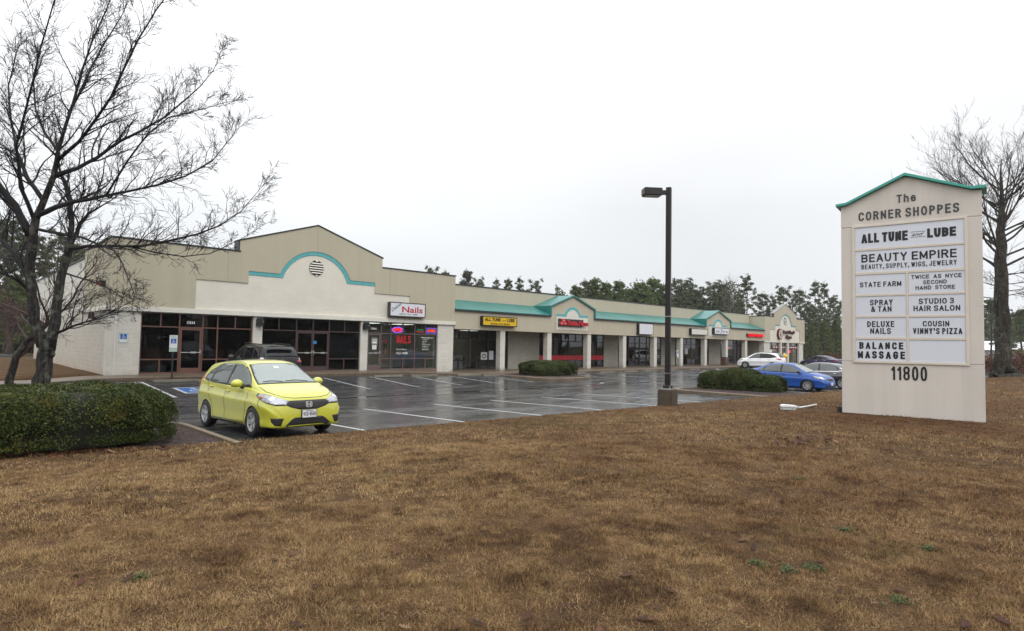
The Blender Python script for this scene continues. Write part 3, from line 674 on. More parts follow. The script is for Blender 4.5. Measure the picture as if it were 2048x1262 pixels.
# bay 1, address 11844
shop_window(std(7.05, 12.13, [8.70, 9.74, 10.43], [7.89, 11.27], [7.90], [(8.70, 9.74)]), 7.05, 12.13, ZB, ZT, YP, M_FR1, M_GLD, [(8.74, 9.70, ZR)])
door(8.735, 9.705, G0+.01, ZR-.035, YP, M_FR1, M_GLD)
# bay 2, double door
shop_window(std(12.61, 18.35, [14.50, 16.42], [13.53, 15.45, 17.37], [17.38], [(14.5, 16.42)]), 12.61, 18.35, ZB, ZT, YP, M_FR2, M_GLD, [(14.53, 16.39, ZR)])
door(14.535, 16.385, G0+.01, ZR-.035, YP, M_FR2, M_GLD, 2)
bl = MB()
for i in range(34): z = 1.02+i*.0625; bl.add([(16.5, YP+.10, z), (18.27, YP+.10, z), (18.27, YP+.14, z+.036), (16.5, YP+.14, z+.036)], [(0, 1, 2, 3)])
bp(bl, 'blinds', plain('grey slat blind', (0.24, 0.26, 0.28), 0.6, obj=False))
# bay 3, the nail salon
shop_window(std(18.83, 23.97, [19.80, 20.49, 22.24], [21.37, 23.07], [21.38, 23.08], [(18.85, 19.80)]), 18.83, 23.97, ZB, ZT, YP, M_FR3, M_GLN, [(18.89, 19.77, ZR)])
door(18.895, 19.77, G0+.01, ZR-.035, YP, M_FR3, M_GLN, kick=.31)
# rooms behind the left block
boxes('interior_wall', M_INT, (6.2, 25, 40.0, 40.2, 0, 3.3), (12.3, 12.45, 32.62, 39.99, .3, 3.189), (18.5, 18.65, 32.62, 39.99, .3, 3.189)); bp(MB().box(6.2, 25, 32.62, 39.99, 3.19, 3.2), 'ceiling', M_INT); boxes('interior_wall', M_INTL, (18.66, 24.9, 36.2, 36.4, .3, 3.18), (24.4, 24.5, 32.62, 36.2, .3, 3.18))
bp(MB().box(8.1, 8.6, 35, 35.5, .3, 3.18), 'interior_wall', plain('grey partition', (0.25, 0.25, 0.25), 0.8, obj=False))

boxes('window_curb', M_KERB, (7.06, 12.12, 32.09, 32.3, -.2, .328), (12.62, 18.34, 32.09, 32.3, -.2, .328), (18.84, 23.96, 32.09, 32.3, -.3, .328))
M_TUBE = emit_mat('ceiling light panel', (1, .97, .9), 1.7)
bp(MB().box(19.6, 20.8, 33.6, 34.8, 3.17, 3.185), 'ceiling_light', M_TUBE); bp(MB().box(22, 23.2, 33.6, 34.8, 3.17, 3.185), 'ceiling_light', M_TUBE)
# ---- long wing
GW = 0.12
def offs(dx): return [(34.7+dx, 4.3), (34.7+dx, 4.95), (37.33+dx, 5.90), (39.97+dx, 4.95), (39.97+dx, 4.3)]
fas = [(25.29, 2.95), (72.48, 2.95), (72.48, 4.3)] + list(reversed(offs(23.86))) + list(reversed(offs(0))) + [(25.29, 4.3)]
bp(MB().prism(fas, 31.96, 32.4), 'facade', M_STUC2)
bp(MB().box(25.3, 72.4, 32.41, 36.0, 3.02, 3.06), 'soffit', M_BAND)
bp(MB().box(25.29, 72.48, 33.82, 34.15, 4.9, 6.12), 'parapet', M_STUC2); bp(MB().box(25.29, 72.5, 33.78, 34.2, 6.122, 6.2), 'coping', M_COPE)
bp(MB().box(25.3, 72.4, 34.2, 57, 5.3, 5.4), 'roof', M_COPE)
def slope(x0, x1):
    return MB().add([(x0, 31.86, 4.30), (x1, 31.86, 4.30), (x1, 33.81, 5.06), (x0, 33.81, 5.06), (x0, 31.86, 4.26), (x1, 31.86, 4.26), (x1, 33.81, 5.02), (x0, 33.81, 5.02)],
                    [(0, 1, 2, 3), (4, 7, 6, 5), (0, 4, 5, 1), (3, 2, 6, 7), (0, 3, 7, 4), (1, 5, 6, 2)])
for a, b in ((25.29, 34.66), (40.01, 58.52), (63.87, 72.47)):
    bp(slope(a, b), 'roof', M_TEAL); bp(MB().box(a, b, 31.83, 31.955, 4.17, 4.257), 'eave_strip', M_COPE)  # dark strip along the underside of the teal eave
for dx in (0, 23.86):
    o_ = [(34.56+dx, 4.25), (34.56+dx, 5.03), (37.33+dx, 6.03), (40.11+dx, 5.03), (40.11+dx, 4.25)]; i_ = [(34.70+dx, 4.25), (34.70+dx, 4.94), (37.33+dx, 5.89), (39.97+dx, 4.94), (39.97+dx, 4.25)]
    bp(MB().ring(o_, i_, 31.84, 33.81), 'gable_roof', M_TEAL)
    t2 = seg_arc(36.33+dx, 38.19+dx, 4.44, 5.05, 14)
    i2 = seg_arc(36.47+dx, 38.05+dx, 4.25, 4.84, 14)
    pn = [(35.34+dx, 3.2), (39.16+dx, 3.2), (39.16+dx, 4.26)]+list(reversed(i2))+[(35.34+dx, 4.26)]
    bp(MB().prism(pn, 31.925, 31.958), 'gable_panel', M_BAND)
    bp(MB().ring([(35.34+dx, 4.44)]+t2+[(39.16+dx, 4.44)], [(35.34+dx, 4.262)]+i2+[(39.16+dx, 4.262)], 31.915, 31.957), 'arch_trim', M_TEALT)
PX = [29.52, 34.45, 39.28, 44.2, 49.05, 53.7, 58.42, 63.0, 67.66]
pm = MB().box(-.0, .47, -.0, .46, -.3, 2.949); k0 = None
M_DIRT = plain('grimy concrete foot', (0.10, 0.095, 0.085), 0.8, var=0.35, scale=9, obj=False)
for x in PX:
    if k0 is None: k0 = bp(pm, 'pillar', M_BLOCK, bevel=.012)
    else: k1 = k0.copy(); COL.objects.link(k1); k1.parent = B; k0 = k1
    k0.location = (x, 32.02, 0)
YW = 33.82
def bwall(a, b): bp(MB().box(a, b, YW-.02, YW+.2, -.1, 3.02), 'wall', M_BLOCKG)
for a, b in ((31.98, 35.4), (43.78, 45.85), (53.05, 55.6), (62.6, 65.22), (70.6, 72.4)): bwall(a, b)
ZT, ZR, ZS, ZB = 3.01, 2.31, 0.80, 0.14
def wst(x0, x1, full, upper, lower): return [('v', x0+.03, ZB, ZT, .07), ('v', x1-.03, ZB, ZT, .07), ('h', x0, x1, ZT-.03, .06), ('h', x0+.066, x1-.066, ZR, .06), ('h', x0+.066, x1-.066, ZS, .05), ('h', x0+.066, x1-.066, ZB+.03, .06)] + [('v', x, ZB, ZT-.062, .07) for x in full] + [('v', x, ZR+.031, ZT-.062, .06) for x in upper] + [('v', x, ZB+.062, ZS-.026, .055) for x in lower]
shop_window(wst(25.32, 31.96, [28.12, 29.98, 30.8], [27.2, 29.06], [29.06, 27.2]), 25.32, 31.96, ZB, ZT, YW+.05, M_FRD, M_GLW)
shop_window(wst(35.42, 43.76, [37.2, 39.0, 40.85, 42.55, 43.7], [38.12, 39.93], [39.93, 38.12]), 35.42, 43.76, ZB, ZT, YW+.05, M_FRD, M_GLW)
shop_window(wst(45.87, 53.03, [47.55, 48.6, 49.35, 50.55, 51.2, 52.3], [], []), 45.87, 53.03, ZB, ZT, YW+.05, M_FRD, M_GLW)
shop_window(wst(55.62, 62.58, [57.3, 58.83, 60.9], [58.0, 59.9], [59.9]), 55.62, 62.58, ZB, ZT, YW+.05, M_FRD, M_GLW)
shop_window(wst(65.24, 70.58, [66.9, 68.43, 69.39, 70.5], [], []), 65.24, 70.58, ZB, ZT, YW+.05, M_FRD, M_GLW)
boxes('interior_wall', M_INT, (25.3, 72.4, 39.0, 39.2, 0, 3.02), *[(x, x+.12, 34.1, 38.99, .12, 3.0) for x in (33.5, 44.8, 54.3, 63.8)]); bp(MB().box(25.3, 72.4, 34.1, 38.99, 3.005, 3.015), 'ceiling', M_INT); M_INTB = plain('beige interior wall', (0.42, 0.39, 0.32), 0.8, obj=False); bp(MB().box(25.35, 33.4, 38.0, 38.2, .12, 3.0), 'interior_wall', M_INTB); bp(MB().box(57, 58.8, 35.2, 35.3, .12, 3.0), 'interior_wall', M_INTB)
bp(MB().box(25.4, 29.6, 36.0, 36.6, .12, 1.15), 'shop_counter', M_INTL)
boxes('window_curb', M_KERB, (25.4, 31.9, 33.8, 34.0, -.3, .139), (35.5, 43.7, 33.8, 34.0, -.3, .139), (45.9, 53, 33.8, 34.0, -.3, .139), (55.7, 62.5, 33.8, 34.0, -.3, .139), (65.3, 70.5, 33.8, 34.0, -.3, .139))
bp(MB().box(26.6, 27.8, 35.4, 36.6, 2.98, 2.995), 'ceiling_light', M_TUBE); bp(MB().box(29.6, 30.8, 35.8, 37.0, 2.98, 2.995), 'ceiling_light', M_TUBE)
# red band and cornice behind the insurance office glass
M_RED = plain('red vinyl band', (0.42, 0.008, 0.018), 0.45, var=0.06, obj=False)
M_WTXT = plain('white vinyl', (0.8, 0.8, 0.8), 0.5, var=0.03, obj=False)
def fw_map(y): return lambda u, v, w: (u, y-w, v)
M_MAR = plain('maroon board', (0.12, 0.016, 0.014), 0.6, obj=False); M_GOLD = plain('gold strip', (0.45, 0.30, 0.06), 0.5, obj=False)
bp(MB().box(35.5, 43.72, YW-.004, YW+.02, .77, 1.15), 'window_band', M_RED); bp(MB().box(35.5, 40.8, YW+.3, YW+.34, 2.52, 3.0), 'window_board', M_MAR); bp(MB().box(35.5, 40.8, YW+.298, YW+.34, 2.44, 2.515), 'window_board', M_GOLD)
def lettering(items, y, mat, name='lettering', **kw): return letters(name, items, mat, B, fw_map(y), **kw)
lettering([('statefarm.com', (37.5, .92, 38.75, 1.0)), ('763-1234', (42.75, .92, 43.35, 1.0))], YW-.004, M_WTXT, depth=.004) if False else None
stroke_letters('lettering', [('11844', (9.02, 2.69, 9.38, 2.83))], M_WTXT, B, fw_map(YP-.006))
stroke_letters('lettering', [('11840', (19.1, 2.72, 19.48, 2.85))], M_WTXT, B, fw_map(YP-.006))

# ---- far block with the pizza shop
FX = 72.5
boxes('pillar', M_BLOCK, (FX, 74.05, 32.0, 32.6, -.3, 2.9), (83.08, 84.75, 32.0, 32.6, -.3, 2.9), (77.2, 77.68, 32.0, 32.4, -.3, 2.9), (79.35, 79.82, 32.0, 32.4, -.3, 2.9)); bp(MB().box(FX, FX+.3, 32.61, 34.3, -.3, 2.9), 'wall', M_BLOCKG); bp(MB().box(FX-.005, FX+.3, 31.999, 45, 2.901, 5.93), 'wall', M_STUC2)
bp(MB().box(84.45, 84.75, 32.0, 45, -.3, 5.9), 'wall', M_STUC2); bp(MB().box(FX+.31, 84.4, 32.3, 32.6, 2.8, 5.9), 'wall', M_INT)
tp = seg_arc(76.8, 80.6, 5.02, 6.42); ip = seg_arc(76.98, 80.42, 4.86, 6.24)
wp = [(74.05, 2.82), (83.1, 2.82), (83.1, 4.42), (81.85, 4.42), (81.85, 4.87)]+list(reversed(ip))+[(75.6, 4.87), (75.6, 4.42), (74.05, 4.42)]
bp(MB().prism(wp, 31.98, 32.2), 'wall', M_WHITE)
bp(MB().ring([(75.6, 5.03)]+tp+[(81.85, 5.03)], [(75.6, 4.872)]+ip+[(81.85, 4.872)], 31.972, 31.998), 'arch_trim', M_TEALT)
sp = [(FX-.01, 2.97), (74.05, 2.97), (74.05, 4.42), (75.6, 4.42), (75.6, 5.03)]+tp+[(81.85, 5.03), (81.85, 4.42), (83.1, 4.42), (83.1, 2.97), (84.78, 2.97), (84.78, 5.93), (82.1, 5.93), (82.1, 6.36), (78.65, 7.68), (75.2, 6.36), (75.2, 5.93), (FX-.01, 5.93)]
bp(MB().prism(sp, 31.93, 31.979), 'facade', M_STUC2)
bp(MB().prism([(75.23, 5.94), (82.07, 5.94), (82.07, 6.35), (78.65, 7.66), (75.23, 6.35)], 32.21, 32.4), 'gable', M_STUC2)
boxes('trim_band', M_BAND, (FX-.05, 74.06, 31.9, 31.999, 2.8, 2.968), (83.09, 84.82, 31.9, 31.999, 2.8, 2.968))
bp(coping([(FX-.05, 5.935), (75.22, 5.935)], 31.93, 32.7), 'coping', M_COPE); bp(coping([(82.08, 5.935), (84.82, 5.935)], 31.93, 32.7), 'coping', M_COPE); bp(MB().box(FX-.06, FX+.34, 32.71, 45, 5.94, 6.0), 'coping', M_COPE)
bp(coping([(75.15, 6.35), (78.65, 7.69), (82.15, 6.35)], 31.93, 32.45), 'coping', plain('grey coping', (0.22, 0.22, 0.22), 0.5, obj=False))
vent(78.65, 5.55, .48, 31.975, 6)
ZT, ZR, ZS, ZB = 2.82, 2.1, 0.9, 0.16
for a, b, f in ((74.06, 77.19, [75.3]), (77.69, 79.34, [78.5]), (79.83, 83.07, [80.9])): shop_window(wst(a, b, f, [], []), a, b, ZB, ZT, 32.3, M_FRD, M_GLW)
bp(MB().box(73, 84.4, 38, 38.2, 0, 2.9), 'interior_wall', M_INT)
mr_ = boxes('window_band', M_MAR, (75.4, 77.15, 32.22, 32.24, 1.95, 2.4), (77.72, 79.3, 32.22, 32.24, 1.95, 2.4), (79.9, 83.0, 32.22, 32.24, 1.95, 2.4))
d_ = MB()
for a, n in ((75.55, 2), (77.8, 2), (80.0, 4)):
    for i in range(n): d_.box(a+i*.75, a+i*.75+.5, 32.21, 32.219, 2.17, 2.3)
d_.build('window_lettering', M_WTXT, mr_)
bp(MB().box(74.1, 75.25, 32.21, 32.235, .9, 1.92), 'window_poster', M_PAPER)

# ---- thin white downpipe and corner fixtures (things fixed to the walls)
bp(MB().box(6.04, 6.065, 31.975, 31.998, .3, 3.19), 'downpipe', M_WHT)

# ================================================================== SIGNS ON AND IN THE SHOPS
def lightbox(name, label, x0, x1, z0, z1, face_mat, fr_mat, y0=31.66, y1=31.955, items=(), fr=.055, mats=None, cat='sign', yaw=0):
    t = thing(name, label, cat, ((x0+x1)/2, y1, z0)); cx = (x0+x1)/2
    mb = MB().box(x0-cx, x1-cx, y0-y1+.02, -.002, 0, z1-z0); mb.build('cabinet', fr_mat, t, bevel=.01)
    rim = MB(); a, b, c, d = x0-cx, x1-cx, 0, z1-z0; yf = y0-y1
    rim.box(a, b, yf, yf+.019, c, c+fr).box(a, b, yf, yf+.019, d-fr, d).box(a, a+fr, yf, yf+.019, c+fr, d-fr).box(b-fr, b, yf, yf+.019, c+fr, d-fr); rim.build('frame', fr_mat, t)
    p = MB().box(a+fr, b-fr, yf+.008, yf+.019, c+fr, d-fr).build('face', face_mat, t)
    for its, m, kw in items: (stroke_letters if 'weight' in kw else letters)('lettering', its, m, p, lambda u, v, w: (u-cx, yf+.007-w, v-z0), depth=.004, **kw)
    return t
M_SIGNF = plain('white sign face', (0.70, 0.72, 0.76), 0.35, var=0.03); M_BRZ = plain('bronze cabinet', (0.055, 0.045, 0.038), 0.45, var=0.15)
M_SCRIPT = plain('navy sign lettering', (0.03, 0.04, 0.10), 0.5); M_REDL = plain('red sign lettering', (0.45, 0.012, 0.03), 0.45); M_BLKL = plain('black sign lettering', (0.006, 0.006, 0.007), 0.4)
t = lightbox('lightbox_sign', 'white lightbox sign with red and navy lettering over the nail salon', 20.08, 22.70, 3.56, 4.44, M_SIGNF, M_BRZ, items=[
    ([('Nails', (20.95, 3.83, 22.48, 4.20))], M_REDL, {'bold': .02}), ([('(804) 763-1888', (20.78, 3.66, 22.1, 3.77))], M_SCRIPT, {})])
vs, fs = text_mesh('Deluxe', (0, 0, .80, .21), .004, .0, .35)
ca, sa = math.cos(rad(36)), math.sin(rad(36)); fc = [c for c in t.children if c.name.startswith('face')][0]
MB().add([(20.27+u*ca-v*sa-21.39, 31.66-31.955+.007-w_, 3.83+u*sa+v*ca-3.56) for u, v, w_ in vs], fs).build('lettering', M_SCRIPT, fc, fix=False)
M_YEL = plain('yellow sign face', (0.72, 0.46, 0.010), 0.4, var=0.05)
lightbox('lightbox_sign', 'yellow lightbox sign with bold black letters near the roof step', 27.5, 30.8, 3.25, 3.92, M_YEL, M_BLK, items=[
    ([('ALL TUNE', (27.72, 3.58, 29.18, 3.82)), ('LUBE', (29.82, 3.58, 30.55, 3.82))], M_BLKL, {'weight': .24, 'gap': .08}), ([('and', (29.3, 3.62, 29.72, 3.72))], M_BLKL, {'shear': .4}), ([('BRAKES AND MORE', (28.25, 3.34, 30.05, 3.46))], M_BLKL, {'bold': .015})])
lightbox('lightbox_sign', 'squarish blank white lightbox sign on the long stucco fascia', 46.1, 48.35, 3.08, 4.12, M_SIGNF, M_BLK)
lightbox('lightbox_sign', 'long low blank white lightbox sign right of the lamp post', 55.15, 58.35, 3.28, 3.93, plain('ivory sign face', (0.66, 0.66, 0.60), 0.4, var=0.04), M_BLK)
lightbox('lightbox_sign', 'white lightbox sign with black script letters on the second teal gable', 59.75, 63.05, 3.45, 4.15, M_SIGNF, M_BLK, items=[
    ([('Studio', (60.05, 3.65, 60.85, 3.9)), ('Hair', (61.5, 3.65, 62.0, 3.9)), ('Salon', (62.15, 3.65, 62.85, 3.9))], M_BLKL, {'shear': .3}), ([('3', (61.0, 3.58, 61.35, 4.02))], M_BLKL, {'shear': .3})], y0=31.62, y1=31.91)
# insurance office: red letters before a dark backing panel
M_REDP = plain('red letter plastic', (0.55, 0.012, 0.022), 0.35, coat=.3)
t = thing('channel_letter_sign', 'red letters with three ovals on a dark panel on the first teal gable', 'sign', (37.2, 31.91, 3.47)); ox = 37.2
bk = MB().box(35.5-ox, 38.45-ox, -.12, -.003, .02, .60).build('backing_panel', plain('dark green-grey panel', (0.03, 0.035, 0.03), 0.5), t, bevel=.008)
letters('lettering', [('State Farm', (36.42, 3.58, 38.95, 3.98))], M_REDP, t, lambda u, v, w: (u-ox, -.125-w, v-3.47), depth=.11, bold=.03)
ov = MB()
for cx, cz in ((35.95, 3.93), (35.72, 3.70), (36.13, 3.70)):
    P = [(cx+.23*math.cos(a)-ox, cz-3.47+.135*math.sin(a)) for a in np.linspace(0, 6.283, 25)[:-1]]; ov.prism(P, -.20-.004*cx+.14, -.125)
ov.build('ovals', M_REDP, t)
wl = MB()
for cx, cz in ((35.95, 3.93), (35.72, 3.70), (36.13, 3.70)):
    wl.ring([(cx+.10*math.cos(a)-ox, cz-3.47+.05*math.sin(a)) for a in np.linspace(0, 6.283, 17)], [(cx+.085*math.cos(a)-ox, cz-3.47+.038*math.sin(a)) for a in np.linspace(0, 6.283, 17)], -.215, -.205)
wl.build('inlay', M_SIGNF, t)
# beauty shop red lit letters
t = thing('channel_letter_sign', 'glowing red letters at the far end of the long stucco fascia', 'sign', (69.9, 31.955, 3.36))
MB().box(67.7-69.9, 71.9-69.9, -.13, -.003, .03, .36).build('raceway', M_BLK, t, bevel=.01)
stroke_letters('lettering', [('BEAUTY', (67.95, 3.39, 69.75, 3.70)), ('EMPIRE', (70.05, 3.39, 71.85, 3.70))], emit_mat('red lit letters', (1.0, 0.012, 0.026), 0.85), t, lambda u, v, w: (u-69.9, -.133-w, v-3.36), depth=.10, weight=.15, gap=.22)
# pizza shop sign
M_DRED = plain('dark red letter plastic', (0.075, 0.006, 0.008), 0.5)
t = thing('channel_letter_sign', 'dark red letters with a round cream emblem on the far white wall', 'sign', (78.6, 31.975, 3.3))
letters('lettering', [("Cousin Vinny's", (77.6, 3.92, 81.2, 4.42)), ('Pizza', (78.65, 3.36, 80.2, 3.80))], M_DRED, t, lambda u, v, w: (u-78.6, -.06-w, v-3.3), depth=.14, bold=.02)
MB().box(77.6-78.6, 81.2-78.6, -.058, -.002, .68, .82).build('raceway', M_DRED, t); MB().box(78.55-78.6, 80.3-78.6, -.058, -.002, .1, .2).build('raceway', M_DRED, t)
e_ = MB().cyl((76.72-78.6, -.22, .58), .66, .219, 32, 'y').build('emblem', M_DRED, t)
MB().cyl((76.72-78.6, -.232, .58), .55, .01, 32, 'y').build('emblem_face', plain('cream emblem face', (0.66, 0.55, 0.50), 0.5), e_)
fg = MB(); fg.prism([(-2.1, .25), (-1.72, .25), (-1.70, .55), (-1.8, .72), (-1.78, .9), (-1.95, .98), (-2.05, .85), (-2.0, .68), (-2.12, .5)], -.242, -.233); fg.build('emblem_figure', plain('brown figure', (0.25, 0.12, 0.09), 0.6), e_)

# nail salon window: neon and vinyl
def neon_tube(pts, r=.016): return MB().tube(pts, r, 6)
M_NR = emit_mat('red neon', (1.0, 0.03, 0.05), 1.6); M_NB = emit_mat('blue violet neon', (0.22, 0.12, 1.0), 1.5); M_NG = emit_mat('green neon', (0.05, 0.55, 0.22), 0.55)
YN = YP-.03
t = thing('neon_sign', 'lit neon OPEN sign, red letters in a violet oval', 'neon sign', (20.97, YP, 2.58))
stroke_letters('lettering', [('OPEN', (20.66, 2.65, 21.26, 2.87))], M_NR, t, lambda u, v, w: (u-20.97+(v-2.75)*.2, -.02-w, v-2.58), depth=.02, weight=.16)
neon_tube([(.39*math.cos(a), -.03, .175+.165*math.sin(a)) for a in np.linspace(0, 6.283, 33)], .018).build('oval_tube', M_NB, t, smooth=True)
t = thing('neon_sign', 'lit red neon word in a violet rectangle at the right end of the salon window', 'neon sign', (23.54, YP, 2.6))
stroke_letters('lettering', [('WAXING', (23.25, 2.69, 23.83, 2.86))], emit_mat('orange red neon', (1.0, 0.10, 0.03), 1.0), t, lambda u, v, w: (u-23.54, -.02-w, v-2.6), depth=.02, weight=.15)
neon_tube([(-.36, -.03, .03), (.36, -.03, .03), (.36, -.03, .33), (-.36, -.03, .33), (-.36, -.03, .03)], .014).build('border_tube', M_NB, t)
t = thing('neon_sign', 'small neon sign, green squiggle over a red line of script', 'neon sign', (22.66, YP, 2.6))
neon_tube([(-.25+.5*i/16, -.03, .2+.05*math.sin(i*1.3)) for i in range(17)], .012).build('squiggle_tube', M_NG, t, smooth=True)
neon_tube([(-.3+.6*i/24, -.03, .08+.025*math.sin(i*1.9)) for i in range(25)], .014).build('script_tube', emit_mat('dull red neon', (0.9, 0.06, 0.08), 0.6), t, smooth=True)
stroke_letters('lettering', [('NAILS', (20.93, 1.93, 21.97, 2.42))], plain('red vinyl letters', (0.50, 0.004, 0.012), 0.5, obj=False), B, fw_map(YP-.006), weight=.20, gap=.10)
lettering([('763-1888', (20.92, 1.25, 21.76, 1.39)), ('Walk-ins Welcome', (20.9, 1.52, 21.7, 1.6)), ('Professional Nails Care', (22.75, 2.27, 23.7, 2.37)), ('Acrylic Nails', (22.85, 2.14, 23.3, 2.21)), ('Full Set', (22.85, 2.04, 23.18, 2.10)), ('Fill In', (22.85, 1.94, 23.12, 2.0)),
           ('Pink & White', (22.85, 1.84, 23.48, 1.9)), ('Gel Manicure', (22.85, 1.73, 23.32, 1.79)), ('Spa Pedicure', (22.85, 1.63, 23.34, 1.69)), ('Deluxe Pedicure', (22.85, 1.53, 23.4, 1.59))], YP-.006, M_WTXT, depth=.004, bold=.004)
def notice(x0, x1, z0, z1, y, label, mat=M_PAPER, kids=()):
    t = thing('paper_notice', label, 'notice', ((x0+x1)/2, y, z0)); cx = (x0+x1)/2
    MB().box(x0-cx, x1-cx, -.005, -.001, 0, z1-z0).build('sheet', mat, t)
    for q, m in kids: q.build('print', m, t)
M_GREYP = plain('grey print', (0.22, 0.23, 0.22), 0.6); M_BLUES = plain('blue sticker', (0.02, 0.22, 0.60), 0.5)
notice(19.16, 19.56, 1.82, 2.24, YP-.032, 'grey and white notice on the nail salon door, the upper one', M_GREYP, [(MB().box(-.17, .17, -.008, -.006, .26, .31).box(-.15, .15, -.008, -.006, .08, .2), M_PAPER)])
notice(19.21, 19.50, 1.54, 1.80, YP-.032, 'plain white sheet on the nail salon door below the grey notice')
notice(15.5, 15.68, 1.82, 1.98, YP-.032, 'blue sticker on the dark double door', M_BLUES)
notice(29.3, 29.9, .83, 1.38, YW+.035, 'white poster with a round black emblem low in the window under the yellow sign', M_PAPER, [(MB().ring([(.19*math.cos(a), .25+.17*math.sin(a)) for a in np.linspace(0, 6.283, 25)], [(.12*math.cos(a), .25+.10*math.sin(a)) for a in np.linspace(0, 6.283, 25)], -.008, -.006), M_BLKL)])
notice(30.08, 30.52, .83, 1.48, YW+.035, 'plain white poster right of the one with the round emblem', plain('pale blue paper', (0.6, 0.66, 0.7), 0.6))
notice(57.6, 58.2, 1.3, 1.95, YW+.035, 'white notice taped in the glass between two far pillars')
t = thing('window_decoration', 'red and green festive figure hung in the narrow salon window', 'decoration', (20.15, YP+.06, 1.4))
MB().prism([(-.22, .58), (.24, .52), (.1, .68), (-.02, .72), (-.12, .66)], -.01, .01).build('red_bow', M_REDL, t); MB().prism([(-.14, .54), (.18, .5), (.06, .15), (-.02, .15)], -.008, .008).build('green_body', plain('dark green foil', (0.015, 0.06, 0.03), 0.5), t)
MB().prism([(-.05, .28), (.02, .38), (.08, .28), (.02, .2)], -.03, -.01).build('red_diamond', M_REDL, t); MB().prism([(-.02, .12), (.1, .16), (.14, -.1), (.04, -.1)], -.008, .008).build('pink_tail', plain('salmon foil', (0.7, 0.25, 0.2), 0.5), t)
# stands behind the first wing window
t = thing('display_stand', 'white leaflet stand inside the first window of the long wing', 'display stand', (27.75, 34.6, .12))
MB().box(-.42, .42, 0, .03, .62, 1.02).build('header_card', M_PAPER, t); MB().box(-.42, -.05, 0, .03, .0, .58).build('panel', M_PAPER, t); MB().box(.12, .42, 0, .03, 0, .58).build('panel', M_PAPER, t); letters('lettering', [('NOTICE', (-.3, .70, .3, .80))], M_BLKL, t, lambda u, v, w: (u, -.002-w, v), depth=.003) if False else MB().box(-.28, .28, -.006, -.001, .7, .8).build('print', M_BLKL, t)
t = thing('window_chair', 'black chair behind the glass next to the white leaflet stand', 'chair', (28.75, 34.9, .12))
MB().box(-.22, .22, 0, .45, .42, .47).build('seat', M_BLK, t); MB().box(-.22, .22, .42, .46, .5, .85).build('backrest', M_BLK, t)
for sx_ in (-.2, .2):
    for sy in (.02, .43): MB().box(sx_-.015, sx_+.015, sy-.015, sy+.015, 0, .42).build('leg', M_BLK, t)
# lit signs in far windows
t = thing('neon_sign', 'small glowing red sign in the window between the two farthest pillars', 'neon sign', (67.35, YW+.12, 1.95)); MB().prism([(.3*math.cos(a), .1+.12*math.sin(a)) for a in np.linspace(0, 6.283, 15)[:-1]], -.02, .02).build('lit_panel', M_NR, t)
t = thing('neon_sign', 'small glowing red sign in the pizza shop window', 'neon sign', (80.55, 32.2, 1.55)); MB().box(-.28, .28, -.02, .02, 0, .28).build('lit_panel', M_NR, t, bevel=.05)
# wall lanterns: dark hooded boxes on the two narrow piers
for x, lb in ((12.42, 'dark hooded wall lamp on the pale pier left of the double door'), (18.63, 'dark hooded wall lamp on the pale pier left of the nail salon door')):
    t = thing('wall_lamp', lb, 'wall lamp', (x, 31.998, 2.72), group='hooded wall lamps on the narrow piers')
    MB().prism([(-.17, 0), (.17, 0), (.17, .26)]+[(.17*math.cos(a), .26+.17*math.sin(a)) for a in np.linspace(.15, 2.99, 9)]+[(-.17, .26)], -.26, -.002).build('hood', M_BLK, t, bevel=.012)
    MB().box(-.13, .13, -.24, -.03, -.012, -.001).build('lens', plain('lamp lens', (0.25, 0.25, 0.24), 0.2), t); MB().cyl((.10, -.275, .22), .016, .014, 8, 'y').build('photocell', M_WHT, t)
# fire strobe and lamp on the side wall
t = thing('alarm_box', 'maroon fire alarm box with a red dome high on the side wall', 'alarm', (5.745, 32.95, 4.28))
MB().box(-.2, -.001, -.17, .17, 0, .27).build('housing', plain('maroon enamel', (0.06, 0.012, 0.012), 0.45), t, bevel=.012); MB().lathe([(0, -.30), (.05, -.285), (.07, -.24), (.08, -.2)], (0, .05, .14), 14, 'x').build('dome', plain('red lens', (0.6, 0.01, 0.02), 0.2), t, smooth=True)
t = thing('wall_lamp', 'rust brown wall lamp under the cream band of the side wall', 'wall lamp', (5.768, 35.4, 2.86)); MB().box(-.2, -.001, -.15, .15, 0, .3).build('housing', plain('rust brown enamel', (0.07, 0.03, 0.025), 0.6, var=.3), t, bevel=.02); MB().box(-.18, -.02, -.12, .12, -.015, -.002).build('lens', M_WHT, t)

